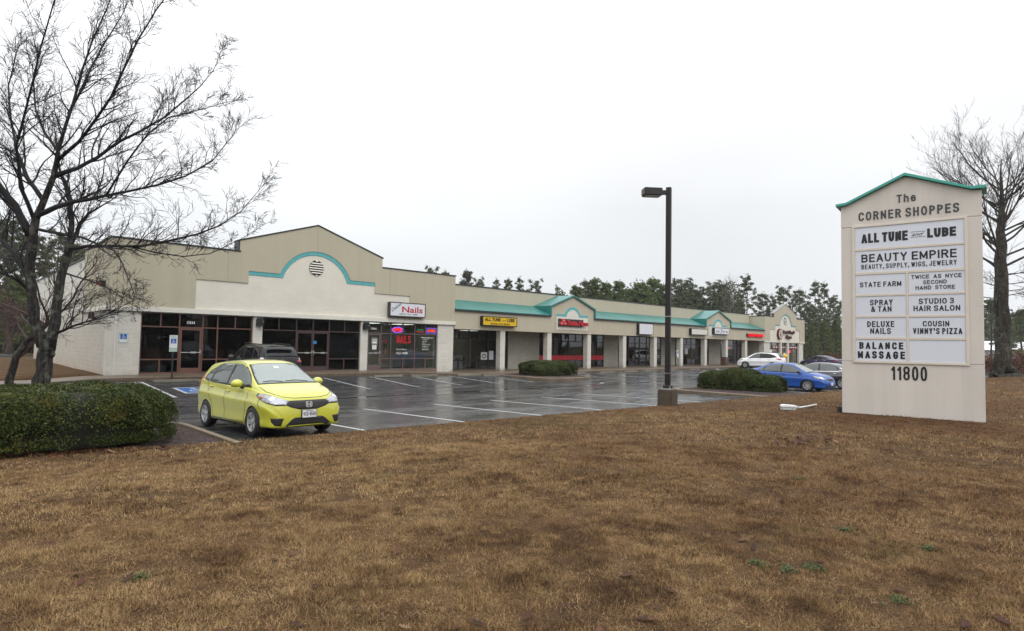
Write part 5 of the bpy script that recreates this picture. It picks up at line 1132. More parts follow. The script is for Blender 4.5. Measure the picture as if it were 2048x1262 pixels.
for s in (-1, 1):
    m = MB(); skg.line(m, [(1.12, s*.8, .945), (.2, s*.8, .95), (-1.1, s*.8, .985), (-1.47, s*.8, 1.04), (-1.2, s*.8, 1.20)], (0, s, 0), .025, .007); m.build('chrome_strip', M_CHR, cg)
s3 = spec_scaled(SD, 1.05, 1.04, .98)
car('dark navy sedan parked right of the pizza shop doorway', scaled(ST_S, 1.05, 1.04, .98), (1.37, -1.37), .33, P_NAV, s3, (78.6, 27.7, -.10), rad(78), M_CGL2, spokes=5)

# ---- sport utility vehicles
ST_U = [(-2.16,.42,.66,.80,.64,.95,.58), (-2.11,.36,.80,.98,.77,1.12,.66), (-1.99,.30,.88,1.06,.815,1.33,.66), (-1.82,.27,.91,1.09,.83,1.52,.645), (-1.62,.25,.92,1.10,.835,1.585,.635), (-.8,.22,.925,1.075,.835,1.64,.635), (0,.22,.925,1.045,.835,1.65,.635),
        (.4,.22,.925,1.03,.83,1.60,.635), (.8,.22,.925,1.02,.83,1.42,.675), (1.15,.22,.925,1.01,.82,1.205,.745), (1.28,.22,.92,1.0,.81,1.12,.75), (1.65,.23,.91,.945,.80,1.05,.70), (2.0,.25,.865,.85,.77,.955,.62), (2.19,.27,.79,.68,.70,.76,.56), (2.29,.30,.66,.52,.60,.60,.5)]
SU = dict(
    side=[[(1.0,1.07),(.6,1.36),(.35,1.49),(.05,1.545),(-.08,1.55),(-.11,1.085)], ('rear', [(-.2,1.09),(-.17,1.55),(-.8,1.535),(-1.0,1.50),(-1.08,1.12)]), ('rear', [(-1.14,1.125),(-1.08,1.48),(-1.45,1.36),(-1.70,1.20)])],
    sidetrim=[[(1.05,1.055),(.6,1.385),(.34,1.515),(0,1.572),(-.8,1.56),(-1.1,1.515),(-1.48,1.39),(-1.78,1.20),(-1.1,1.10)]],
    seams=[[(1.02,1.04),(.98,.6),(.9,.32)], [(-.15,1.07),(-.18,.6),(-.15,.32)], [(-1.1,1.1),(-1.05,.85),(-.92,.6),(-.86,.32)], [(.9,.315),(-.86,.315)]],
    handles=[(.05,.95), (-.95,1.0)], head=[[(2.1,.5,.80),(1.98,.64,.88),(1.8,.76,.93),(1.6,.83,.94),(1.62,.85,.88),(1.85,.8,.80),(2.05,.66,.74)]],
    tail=[[(-1.72,.86,1.08),(-1.95,.82,1.10),(-2.08,.62,1.06),(-2.1,.60,.98),(-1.98,.84,.94),(-1.75,.88,1.0)]], fog=[[(2.15,.5,.5),(2.05,.72,.5),(2.05,.7,.40),(2.15,.54,.40)]],
    wind=[sym([(.45,.56,1.56),(.8,.63,1.40),(1.17,.70,1.18)])], windtrim=[sym([(.43,.59,1.58),(.8,.655,1.41),(1.25,.73,1.13)])], rearglass=[sym([(-1.74,.60,1.545),(-1.9,.67,1.38),(-2.03,.72,1.15)])],
    grille=[sym([(2.1,.46,.86),(2.25,.36,.58)]), sym([(2.25,.5,.46),(2.25,.46,.34)])], mirror=(.84,.84,1.13,1.05), sill=[(.92,.235),(.92,.33),(-.9,.33),(-.9,.235)], rglass=M_CGL2)
cw, skw = car('white crossover parked nose in before the far shops', ST_U, (1.335, -1.335), .35, P_WHT, SU, (61.3, 27.3, -.02), rad(95), spokes=10, pair=True)
for s in (-1, 1):
    for ax in (1.335, -1.335):
        m = MB(); a_ = [math.radians(q) for q in range(4, 178, 9)]; skw.line(m, [(ax+.43*math.cos(a), s*.9, .315+.43*math.sin(a)) for a in a_], (0, s, 0), .06, .008); m.build('arch_trim', M_TRIM, cw)
    MB().tube([(.35, s*.60, 1.62), (.25, s*.60, 1.68), (-1.35, s*.60, 1.66), (-1.45, s*.60, 1.61)], .016, 6).build('roof_rail', M_TRIM, cw, smooth=True)
s4 = spec_scaled(SU, 1.06, 1.03, 1.1)
cv, skv = car('black minivan nosed in at the shops behind the yellow hatchback', scaled(ST_U, 1.06, 1.03, 1.1), (1.45, -1.45), .34, P_BK, s4, (10.72, 27.25, .0), rad(90), M_CGL2, spokes=5)
for s in (-1, 1):
    MB().tube([(.3, s*.62, 1.79), (.2, s*.62, 1.85), (-1.5, s*.62, 1.81), (-1.62, s*.62, 1.75)], .018, 6).build('roof_rail', M_TRIM, cv, smooth=True)
    m = MB(); skv.drape(m, [(-1.98, s*.80, 1.26), (-2.10, s*.72, 1.26), (-2.16, s*.70, 1.19), (-2.02, s*.84, 1.19)], (-1, s*.75, .1), .009, .05); m.build('reversing_light', M_PLATE, cv)
MB().prism([(-.58, 0), (.58, 0), (.52, .035), (-.52, .035)], 0, .22, axis='y').build('spoiler', P_BK, cv, loc=(-2.02, 0, 1.71), rotz=rad(90), bevel=.012)
m = MB(); skv.line(m, [(-2.12, .05, 1.30), (-2.10, -.35, 1.34)], (-1, 0, .5), .03, .02); m.build('rear_wiper', M_TRIM, cv)
MB().cyl((-2.27, 0, 1.16), .05, .02, 16, 'x').build('tailgate_emblem', M_CHR, cv)
# ================================================================== TREES AND HEDGES
def bark_mat(name, c1, c2, lichen=None, scale=1.0):
    k = N(name); v = k.pos((9*scale, 9*scale, 1.6*scale)); n = k.noise(v, 1.6, 6, 0.7, 0.8); n2 = k.noise(k.pos(), 3.2, 5, 0.7)
    col = k.ramp(n, [(0.40, c1), (0.60, c2)])
    if lichen: col = k.mix(col, lichen, k.ramp(n2, [(0.52, 0.0), (0.64, 0.75)]))
    k.bsdf(col, 0.85, 0, 0.25, k.bump(n, 1.0, 0.05)); return k.m
M_BARK = bark_mat('wet grey bark', (0.004, 0.004, 0.004), (0.055, 0.049, 0.042), (0.13, 0.14, 0.11)); M_TWIG = plain('dark twigs', (0.010, 0.008, 0.008), 0.8, var=.25, obj=False)
M_BARK2 = bark_mat('oak bark', (0.018, 0.016, 0.013), (0.065, 0.055, 0.042), (0.12, 0.125, 0.11), .7); M_TWIG2 = plain('brown twigs', (0.048, 0.040, 0.036), 0.8, var=.25, obj=False); M_TWIGR = plain('reddish twigs', (0.075, 0.040, 0.035), 0.8, var=.25, obj=False)
M_PBARK = plain('pine bark', (0.060, 0.043, 0.034), 0.9, var=.3, scale=2)

class Bare:
    def __init__(s, seed): s.r = random.Random(seed); s.trunk = MB(); s.crown = MB()
    def rv(s): 
        while True:
            v = Vector((s.r.uniform(-1, 1), s.r.uniform(-1, 1), s.r.uniform(-1, 1)))
            if .05 < v.length < 1: return v.normalized()
    def limb(s, mb, P, R, sides=7):
        """smooth a hand-placed limb and keep its points for side branches"""
        Q = []
        for i in range(len(P)-1):
            for t in (0, .5): Q.append((P[i].lerp(P[i+1], t), R[i]+(R[i+1]-R[i])*t))
        Q.append((P[-1], R[-1])); pts = [q[0]+s.rv()*q[1]*.25 if 0 < i < len(Q)-1 else q[0] for i, q in enumerate(Q)]
        mb.tube(pts, [q[1] for q in Q], sides); return pts, [q[1] for q in Q]
    def grow(s, p, d, L, r, lvl, maxl, up=.12, wig=.28, kids=(6, 5, 3, 0), spread=.9, shrink=.52):
        n = 5 if lvl == 0 else (4 if lvl == 1 else 3); P = [Vector(p)]; dd = Vector(d).normalized()
        for i in range(n):
            dd = (dd+s.rv()*wig+Vector((0, 0, up))).normalized(); P.append(P[-1]+dd*L/n)
        rt_ = .0055 if lvl >= 2 else r*.35
        R = [r+(rt_-r)*i/n for i in range(n+1)]; s.crown.tube(P, R, 5 if lvl == 0 else (4 if r > .02 else 3), cap=False)
        if lvl < maxl:
            for q in range(kids[min(lvl, len(kids)-1)]):
                t = s.r.uniform(.18, 1.0)*n; i = min(int(t), n-1); pp = P[i].lerp(P[i+1], t-i); tang = (P[i+1]-P[i]).normalized()
                side = s.rv(); side = (side-tang*side.dot(tang)); 
                if side.length < .05: continue
                nd = tang+side.normalized()*spread*s.r.uniform(.55, 1.2); s.grow(pp, nd, L*shrink*s.r.uniform(.6, 1.25), max(.0065, R[i]*.55), lvl+1, maxl, up, wig, kids, spread, shrink)
    def clothe(s, pts, R, step, L0, maxl=2, start=.2, kids=(5, 4, 3, 0), up=.12, spread=.9):
        n = len(pts); total = sum((pts[i+1]-pts[i]).length for i in range(n-1)); acc = 0; nxt = total*start
        for i in range(n-1):
            sl_ = (pts[i+1]-pts[i]).length; tang = (pts[i+1]-pts[i]).normalized()
            while acc+sl_ > nxt:
                pp = pts[i].lerp(pts[i+1], (nxt-acc)/sl_); side = s.rv(); side = (side-tang*side.dot(tang)).normalized()
                L = L0*(1-.45*nxt/total)*s.r.uniform(.55, 1.25); s.grow(pp, tang*.8+side*spread*s.r.uniform(.6, 1.1)+Vector((0, 0, .25)), L, max(.007, min(R[i]*.5, .022*L+.004)), 0, maxl, up, .26, kids)
                nxt += step*s.r.uniform(.6, 1.4)
            acc += sl_
        s.grow(pts[-1], pts[-1]-pts[-2], L0*.45, max(.007, R[-1]), 0, maxl, up, .2, kids)
    def finish(s, name, label, loc, bark, twig, group=None):
        t = thing(name, label, 'tree', loc, group=group); s.trunk.build('trunk', bark, t, smooth=True, fix=False); s.crown.build('crown', twig, t, smooth=True, fix=False); return t

# ---- the big forked tree on the left island: limbs given as (sideways, up) in metres with their own depth
T0 = Vector((2.95, 26.2, .12)); ER = Vector((.723, -.691, 0)); EF = Vector((2.95, 26.2, 0)).normalized(); KM = .0172
bt = Bare(11)
_seen = []
def limb_px(pts, k, k0=0.0):
    P = []; R = []; d = k0; last = None
    if _seen: d = min(_seen, key=lambda s: (s[0]-pts[0][0])**2+(s[1]-pts[0][1])**2)[2]
    new_ = []
    for x, y, r in pts:
        q = (ER*((x-88)*KM-.0183*(778-y)*KM))+Vector((0, 0, (778-y)*KM))
        if last is not None: d += k*(q-last).length
        last = q; P.append(q+EF*d); R.append(r*(1 if x < 140 and y > 330 else .82)); new_.append((x, y, d))
    for a_, b_ in zip(new_[:-1], new_[1:]): _seen.extend([tuple(u+(v-u)*i/8 for u, v in zip(a_, b_)) for i in range(9)])
    return P, R
TR = [(88,800,.33),(87,778,.29),(87,740,.24),(89,705,.235),(91,680,.25),(92,664,.20)]
P, R = limb_px(TR, 0); bt.limb(bt.trunk, P, R, 14)
LIMBS = [  # points, depth slope, start depth, twig length, twig spacing, on trunk mesh
 ([(84,690,.19),(68,640,.165),(58,585,.15),(54,525,.145),(53,475,.15),(60,435,.12),(78,392,.10),(94,345,.088),(100,300,.075),(112,250,.066),(126,205,.056),(142,140,.044),(160,80,.034),(188,10,.024),(212,-60,.012)], -.05, -.05, 1.7, .38, 1),
 ([(97,690,.19),(108,640,.165),(111,595,.15),(117,552,.14),(126,508,.13),(131,470,.105),(132,430,.085),(129,390,.085),(118,355,.07),(106,330,.05),(100,290,.035),(92,240,.018)], .10, .08, 1.5, .36, 1),
 ([(51,470,.14),(30,430,.12),(4,395,.11),(-30,360,.10),(-80,310,.08),(-130,230,.05),(-165,150,.025)], -.3, -.15, 2.0, .40, 0),
 ([(53,560,.11),(40,532,.10),(20,503,.09),(-5,478,.08),(-50,435,.055),(-110,385,.025)], .35, 0, 1.7, .40, 0),
 ([(66,428,.095),(100,415,.085),(135,405,.075),(190,397,.06),(240,388,.05),(290,380,.042),(340,365,.032),(385,340,.022),(418,296,.010)], -.35, -.2, 1.5, .30, 0),
 ([(96,350,.09),(140,330,.08),(180,305,.07),(230,265,.06),(275,238,.05),(320,208,.042),(365,165,.032),(400,130,.022),(430,90,.014),(448,42,.008)], .25, -.1, 1.6, .32, 0),
 ([(100,318,.08),(140,285,.065),(170,245,.055),(200,200,.05),(222,150,.042),(245,100,.034),(275,50,.026),(310,2,.016),(328,-45,.008)], -.30, -.1, 1.6, .34, 0),
 ([(118,225,.06),(138,180,.05),(162,115,.042),(188,55,.034),(228,-25,.02),(245,-70,.01)], .4, -.1, 1.4, .34, 0),
 ([(195,397,.045),(232,335,.036),(265,290,.03),(300,264,.024),(350,257,.017),(396,248,.008)], -.5, -.9, 1.2, .30, 0),
 ([(129,492,.075),(165,487,.066),(220,488,.056),(270,490,.05),(315,482,.043),(370,470,.036),(410,455,.028),(445,430,.018),(477,388,.008)], -.40, .2, 1.3, .34, 0),
 ([(252,490,.032),(300,503,.028),(350,511,.022),(398,506,.018),(450,480,.013),(492,452,.007)], -.30, -.75, 1.0, .34, 0),
 ([(58,455,.055),(100,466,.05),(150,478,.044),(185,495,.038),(212,507,.032),(226,532,.026),(236,562,.02),(246,590,.014),(242,612,.008)], -.55, -.1, 1.1, .36, 0),
 ([(120,540,.035),(165,555,.03),(200,566,.024),(245,596,.010)], -.3, .1, 1.0, .34, 0),
 ([(108,664,.055),(140,650,.046),(176,637,.034),(212,622,.024),(252,600,.010)], -.25, .1, 1.5, .22, 0),
 ([(132,478,.10),(144,458,.09),(152,435,.075),(168,412,.055),(192,396,.035),(225,372,.015)], .5, .25, 1.3, .36, 0),
 ([(60,585,.06),(30,560,.05),(0,548,.04),(-50,530,.02)], -.5, 0, 1.3, .36, 0),
 ([(75,400,.08),(40,350,.07),(15,290,.055),(0,220,.045),(-10,140,.03),(5,50,.015)], .3, -.2, 1.7, .40, 0),
 ([(58,440,.07),(30,380,.06),(20,310,.05),(40,240,.04),(60,160,.03),(85,80,.02),(100,0,.01)], -.6, -.1, 1.6, .42, 0),
 ([(100,300,.06),(70,250,.05),(50,190,.04),(42,110,.03),(60,30,.018)], .7, 0, 1.6, .42, 0)]
for pts, k_, k0_, L0, step, tm in LIMBS:
    P, R = limb_px(pts, k_, k0_); q, rr = bt.limb(bt.trunk if tm else bt.crown, P, R, 10 if tm else 7)
    bt.clothe(q, rr, step*.8, L0*.92, 2, .50 if tm else .10, (5, 4, 0), .035, .72)
    if L0 > 1.15: bt.clothe(q, rr, 1.3, L0*1.25, 2, .45 if tm else .15, (7, 4, 0), .03, .60)
bt.trunk.lathe([(.02, -.15), (.10, -.11), (.13, 0), (.10, .1), (.02, .15)], tuple(ER*(-.50)+EF*(-.12)+Vector((0, 0, 2.6))), 10); bt.trunk.lathe([(.02, -.12), (.06, -.08), (.08, 0), (.06, .08), (.02, .12)], tuple(ER*.25+EF*(-.03)+Vector((0, 0, 1.25))), 10)
bt.finish('bare_tree', 'big bare forked tree with dark lichened trunk at the left island', T0, M_BARK, M_TWIG)

b2 = Bare(23); T1 = Vector((2.25, 28.9, .1))
P = [ER*a+Vector((0, 0, h)) for a, h in ((0, -.1), (.05, .55), (.22, 1.15), (.55, 1.65), (1.0, 2.1), (1.5, 2.6))]; q, rr = b2.limb(b2.trunk, P, [.145, .13, .115, .10, .075, .04], 9)
for i, (a, h, l) in enumerate(((.55, 1.6, 2.2), (.9, 2.0, 2.4), (1.4, 2.5, 2.4), (.3, 1.2, 1.9), (1.2, 2.3, 2.2), (1.5, 2.6, 2.6), (.6, 1.7, 2.3), (1.3, 2.4, 2.3), (.2, 1.0, 1.6))):
    ang = i*2.4; b2.grow(ER*a+Vector((0, 0, h)), ER*math.cos(ang)*1.1+EF*math.sin(ang)*.7+Vector((0, 0, .75)), l, .045, 0, 3, .06, .22, (7, 4, 3, 0), .8, .56)
b2.finish('bare_tree', 'small leaning bare tree with fine reddish twigs behind the big forked trunk', T1, M_BARK, M_TWIGR)

# ---- bare oak right of the monument sign
b3 = Bare(37); T2 = Vector((48.3, 6.3, .42)); ks = .031
tp_ = [(0, -.2, .95), (0, .25, .68), (-.05, .8, .50), (-.05, 1.8, .42), (-.08, 3.6, .40), (-.14, 5.4, .38), (-.10, 7.4, .32), (0, 9.2, .24), (.06, 10.3, .18), (.1, 11.6, .11), (.05, 12.8, .06), (.1, 13.8, .02)]
P = [ER*a+Vector((0, 0, h)) for a, h, r in tp_]; q, rr = b3.limb(b3.trunk, P, [r for *_, r in tp_], 12)
for i in range(46):
    h = 3.6+(i/46)**.85*8.6+b3.r.uniform(-.2, .2); ang = i*2.4+b3.r.uniform(-1.2, 1.2); f = (h-3.6)/10.8
    L = (3.6*b3.r.uniform(.6, 1.2) if h < 6.5 else 6.4-3.4*f)*b3.r.uniform(.75, 1.15); el_ = b3.r.uniform(-.12, .45) if h < 6.5 else .35+.75*f+b3.r.uniform(-.15, .15); base = ER*float(np.interp(h, [z for _, z, _ in tp_], [a for a, _, _ in tp_]))+Vector((0, 0, h))
    d = ER*math.cos(ang)+EF*math.sin(ang)+Vector((0, 0, el_)); b3.grow(base, d, L, (.032 if h < 6.5 else .042+.055*(1-f)), 0, 3, .10 if f > .3 else .02, .15, (6, 5, 3, 0), .78, .50)
b3.finish('bare_tree', 'tall bare oak with a flared trunk right of the monument sign', T2, M_BARK2, M_TWIG2)

# ---- foliage by the thousand: numpy leaf cards
def leaf_cards(rs, C, size, flat=0.0, aspect=1.0, nrm=None):
    """quads at points C (n,3) with random orientation; nrm leans them outwards"""
    n = len(C); a = rs.normal(size=(n, 3)); 
    if nrm is not None: a = a*.75+nrm*1.0
    a /= np.linalg.norm(a, axis=1)[:, None]; b = np.cross(a, rs.normal(size=(n, 3))); b /= np.linalg.norm(b, axis=1)[:, None]; c = np.cross(a, b)
    s = (size*rs.uniform(.6, 1.35, n))[:, None]; b = b*s*aspect; c = c*s
    V = np.stack([C-b*.5, C-c*.35, C+b*.5, C+c*.35], 1).reshape(-1, 3); return V
def quads_mesh(name, V):
    me = bpy.data.meshes.new(name); n = len(V)//4; me.vertices.add(len(V)); me.vertices.foreach_set('co', V.astype(np.float32).ravel())
    me.loops.add(n*4); me.loops.foreach_set('vertex_index', np.arange(n*4, dtype=np.int32)); me.polygons.add(n)
    me.polygons.foreach_set('loop_start', np.arange(0, n*4, 4, dtype=np.int32)); me.update(calc_edges=True); return me
def leaf_mat(name, stops, rough=.5, spec=.35, patch=None):
    k = N(name); g = k.n('ShaderNodeNewGeometry'); col = k.ramp(g.outputs['Random Per Island'], stops)
    if patch: col = k.mix(col, patch[0], k.ramp(k.noise(k.pos(), patch[1], 3), [(patch[2], 0.0), (patch[2]+.12, patch[3])]))
    p = k.bsdf(col, rough, 0, spec); tr = k.n('ShaderNodeBsdfTranslucent'); k.l(col, tr.inputs[0]); ms = k.n('ShaderNodeMixShader'); ms.inputs[0].default_value = .18
    k.l(p.outputs[0], ms.inputs[1]); k.l(tr.outputs[0], ms.inputs[2]); k.l(ms.outputs[0], k.out.inputs[0]); return k.m
M_HEDGE = leaf_mat('holly leaves', [(0, (0.009, 0.020, 0.005)), (.5, (0.030, 0.050, 0.009)), (.82, (0.078, 0.102, 0.018)), (1, (0.15, 0.145, 0.032))], .5, .22, ((0.13, 0.105, 0.016), 2.2, .56, .45))
M_HEDGE2 = leaf_mat('clipped shrub leaves', [(0, (0.016, 0.028, 0.008)), (.5, (0.040, 0.062, 0.015)), (.9, (0.080, 0.105, 0.026)), (1, (0.11, 0.10, 0.035))], .55, .2, ((0.09, 0.065, 0.018), 1.9, .56, .55))
M_CORE = plain('shaded hedge core', (0.012, 0.014, 0.007), 0.95, var=.3, obj=False)  # hedge core: inner shade put into its dark colour
def hedge(label, loc, mounds, n, size, mat, seed):
    """mounds: (cx, cy, rx, ry, h) rounded boxes in local metres"""
    rs = np.random.RandomState(seed); t = thing('hedge', label, 'hedge', loc); Vs = []; core = MB(); A = sum(rx*ry+(rx+ry)*h for *_, rx, ry, h in mounds)
    for cx, cy, rx, ry, h in mounds:
        m = int(n*(rx*ry+(rx+ry)*h)/A); th = rs.uniform(0, 2*np.pi, m); u = rs.uniform(-.15, 1, m); p = 3.2
        ce, se = np.cos(np.arcsin(np.clip(u, -1, 1))), u
        f = lambda c: np.sign(c)*np.abs(c)**(2/p)
        D = np.stack([f(ce)*f(np.cos(th)), f(ce)*f(np.sin(th)), f(se)], 1)
        lump = 1+.045*np.sin(D[:, 0]*rx*5+cx*3+D[:, 2]*4)*np.cos(D[:, 1]*ry*5+1)+.03*np.sin(D[:, 0]*rx*11+D[:, 1]*9)
        rr_ = (1-np.abs(rs.normal(0, .055, m)))*lump
        C = np.stack([cx+D[:, 0]*rx*rr_, cy+D[:, 1]*ry*rr_, h*.30+D[:, 2]*h*.70*rr_], 1); C[:, 2] = np.maximum(C[:, 2], .02+rs.uniform(0, .08, m))
        Vs.append(leaf_cards(rs, C, size, nrm=D/np.linalg.norm(D, axis=1)[:, None], aspect=1.5))
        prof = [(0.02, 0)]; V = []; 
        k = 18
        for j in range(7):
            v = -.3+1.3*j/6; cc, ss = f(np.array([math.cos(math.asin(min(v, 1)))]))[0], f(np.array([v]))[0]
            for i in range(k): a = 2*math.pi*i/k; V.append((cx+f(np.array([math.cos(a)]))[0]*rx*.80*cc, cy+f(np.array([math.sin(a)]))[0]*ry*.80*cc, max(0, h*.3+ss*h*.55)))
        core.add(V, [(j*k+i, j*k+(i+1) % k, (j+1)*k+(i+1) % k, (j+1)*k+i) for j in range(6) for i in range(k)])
    core.build('stems_or_core', M_CORE, t, fix=True); link('foliage', quads_mesh('foliage', np.concatenate(Vs)), mat, t); return t  # solid core added inside the leaves to stop see-through
hedge('large glossy green hedge with a rounded end in the left foreground', (0, 0, .06), [(1.92, 13.5, 1.62, 1.22, 1.08), (.55, 13.85, 1.5, 1.22, 1.03), (-.75, 14.15, 1.7, 1.3, 1.04), (-3.4, 14.3, 2.2, 1.4, 1.03)], 330000, .027, M_HEDGE, 3)
hedge('low clipped hedge on the island in front of the insurance office', (29.0, 26.9, .05), [(0, 0, 1.8, 1.5, .94)], 60000, .048, M_HEDGE2, 4)
hedge('lumpy clipped hedge on the far island beside the blue sedan', (27.45, 13.3, .02), [(0, 1.0, .9, .85, .88), (.1, .0, 1.0, .9, 1.04), (.2, -1.05, .95, .9, .80)], 85000, .042, M_HEDGE2, 5)

# ---- pines
M_PINE = leaf_mat('pine needles', [(0, (0.042, 0.058, 0.030)), (.5, (0.084, 0.106, 0.052)), (1, (0.145, 0.168, 0.085))], .6, .25); M_PINE2 = leaf_mat('young pine needles', [(0, (0.050, 0.074, 0.024)), (.5, (0.104, 0.138, 0.046)), (1, (0.17, 0.21, 0.075))], .6, .25)
M_DECI = leaf_mat('sparse grey green leaves', [(0, (0.05, 0.055, 0.042)), (1, (0.11, 0.115, 0.085))], .7, .2)
def pine_proto(seed, h, crown0, rad_, dens, size, clump=.75, top=.25):
    rs = np.random.RandomState(seed); rnd = random.Random(seed); tm = MB(); P = [Vector((.12*math.sin(i*.9+seed), .12*math.cos(i*.7+seed), h*i/10)) for i in range(11)]
    tm.tube(P, [.24*(1-.088*i) for i in range(11)], 6); C = []; nb = int(dens*(1-crown0)*h)
    for i in range(nb):
        f = (i+rnd.random())/nb; z = h*(crown0+(1-crown0)*f); ang = i*2.39+rnd.uniform(-.4, .4); prof = (math.sin(min(1, .30+f*.9)*math.pi*.92)**.7) if f < .97 else .2
        L = rad_*prof*rnd.uniform(.55, 1.15)*(1-top*f*.6); a = Vector((P[min(10, int(z/h*10))].x, P[min(10, int(z/h*10))].y, z)); d = Vector((math.cos(ang), math.sin(ang), .25+.35*f))
        b = a+d*L; tm.tube([a, a.lerp(b, .55)+Vector((0, 0, -.08*L)), b], [.05, .03, .012], 3, cap=False)
        for q in range(rnd.choice((2, 3, 3, 4))):
            cp = a.lerp(b, rnd.uniform(.5, 1.08))+Vector((rnd.gauss(0, .22), rnd.gauss(0, .22), rnd.gauss(.05, .18))); m = int(rnd.uniform(34, 62)); cr = clump*rnd.uniform(.55, 1.0)
            g = rs.normal(size=(m, 3))*np.array([.42, .42, .22])*cr; C.append(np.array(cp)+g)
    C.append(np.array([0, 0, h])+rs.normal(size=(60, 3))*np.array([.25, .25, .45])); V = leaf_cards(rs, np.concatenate(C), size, aspect=1.9)
    return tm, quads_mesh('crown', V)
PROTO = [pine_proto(1, 16, .40, 4.0, 3.4, .20, .62), pine_proto(2, 16, .30, 4.2, 4.2, .20, .66), pine_proto(3, 16, .42, 4.8, 4.4, .20, .72), pine_proto(4, 14, .12, 3.8, 6.5, .20, .70, .75), pine_proto(5, 13, .05, 4.6, 7.5, .20, .75, .7)]
PME = [p[0].build('trunk', M_PBARK, fix=False) for p in PROTO]
for o in PME: bpy.data.objects.remove(o)
PME = [bpy.data.meshes.get(n) for n in [m.name for m in bpy.data.meshes if m.name.startswith('trunk') and m.users == 0]]
def pix_dir(x): return fw+rt*((x-1024)/1220.25)
def plant(px_, depth, top_y, proto, label, group, seed, base=-.1, name='pine_tree', mat=None, wx=1.0):
    """a tree at the given bearing and distance, its height worked out from its crown's height in the view"""
    d = pix_dir(px_); q = Vector((d.x, d.y))*depth; hor = 689+.0157*(px_-1024); top = 2+(hor-top_y)/1220.25*depth
    t = thing(name, label, 'tree', (q.x, q.y, base), random.Random(seed).uniform(0, 6), group); hh = (top-base)/(16 if proto < 3 else (14 if proto == 3 else 13)); wv_ = random.Random(seed*3+1); t.scale = (hh*wx*wv_.uniform(.85, 1.3), hh*wx*wv_.uniform(.85, 1.3), hh)
    a = bpy.data.objects.new('trunk', PME[proto]); COL.objects.link(a); a.parent = t; b = bpy.data.objects.new('crown', PROTO[proto][1]); COL.objects.link(b); b.parent = t
    for ob, m in ((a, M_PBARK), (b, mat or (M_PINE if proto < 3 else M_PINE2))):
        if len(ob.data.materials) == 0: ob.data.materials.append(m)
        ob.material_slots[0].link = 'OBJECT'; ob.material_slots[0].material = m
    return t
GP = 'pines in the wood behind the shops'
rows = [(862, 62, 541, 2, 'rounded pine top peeping over the parapet at the right end of the tall front block'), (888, 66, 547, 1, 'small dark crown just over the parapet left of the roof step'), (932, 75, 548, 4, 'pale grey-green crown just right of the roof step'), (956, 80, 562, 2, 'small round crown right of the pale grey-green one by the roof step'),
 (992, 88, 563, 0, 'spiky young pine over the yellow sign, leftmost of its cluster'), (1016, 90, 561, 1, 'broad green crown over the yellow sign, middle of its cluster'), (1038, 90, 560, 0, 'pointed green crown over the yellow sign, right of the broad one'), (1070, 92, 565, 2, 'dark forked pine top between the yellow sign and the first gable'),
 (1150, 105, 575, 3, 'dark young pine whose tip shows directly over the first teal gable'), (1170, 108, 564, 1, 'feathery pine right of the first gable, sky showing through its top'), (1188, 108, 562, 3, 'upright pine second right of the first gable'), (1212, 106, 571, 4, 'dense green crown between the first gable and the square blank sign'), (1238, 108, 568, 4, 'dense green crown left above the square blank sign'),
 (1262, 112, 582, 4, 'lowest crown of the dense row, in a dip above the square blank sign'), (1283, 112, 570, 4, 'dense green crown right above the square blank sign'), (1306, 115, 562, 4, 'tallest dense green crown left of the lamp post'), (1326, 115, 574, 4, 'dense green crown cut by the left edge of the lamp post'),
 (1352, 118, 564, 2, 'rounded pine right beside the lamp post'), (1370, 118, 563, 2, 'tall rounded pine second right of the lamp post'), (1390, 120, 580, 1, 'lower pine in the dip left of the second gable'), (1406, 120, 576, 2, 'broad pine above the long low blank sign'), (1428, 122, 567, 2, 'dark broad pine over the second teal gable'), (1444, 122, 570, 1, 'dark pine just left of the pale bare tree'),
 (1494, 108, 554, 0, 'tall open pine with a clear straight trunk right of the pale bare tree'), (1526, 118, 588, 1, 'loose mid-height pine left of the far gabled block'), (1545, 120, 592, 0, 'thin pine directly left of the far gable'), (1568, 112, 576, 2, 'flat-topped pine right over the far gable peak'), (1600, 120, 581, 1, 'leafy pine right of the far gable'),
 (1632, 112, 566, 0, 'tallest pine right of the far block, with a bare lower trunk'), (1648, 116, 568, 0, 'tall pine second right of the far block, close beside the tallest'), (1667, 120, 594, 1, 'lower pine next to the left edge of the monument sign'), (1681, 126, 602, 0, 'pine partly hidden by the left edge of the monument sign'), (1618, 126, 612, 1, 'slim pine between the far gable and the tallest pine')]
for i, (x, d, ty, pr, lb) in enumerate(rows): plant(x, d, ty+2, pr, lb, GP, i, mat=M_DECI if i == 2 else None, wx=.62 if i < 8 else (.72 if pr == 0 else .92))
for i, (x, d, ty, pr, lb) in enumerate([(1622, 104, 655, 3, 'dark low evergreen at the foot of the pines right of the far block'), (1646, 108, 645, 4, 'dark bushy evergreen under the two tallest pines'), (1672, 112, 640, 3, 'low evergreen between the tall pines and the monument sign'),
   (1982, 95, 600, 1, 'dark pine between the monument sign and the bare oak'), (2042, 130, 622, 4, 'hazy evergreen right of the bare oak, at the edge of view'), (1880, 120, 600, 4, 'evergreen hidden behind the monument sign')][:5]): plant(x, d, ty, pr, lb, 'low evergreens on the right', 60+i)
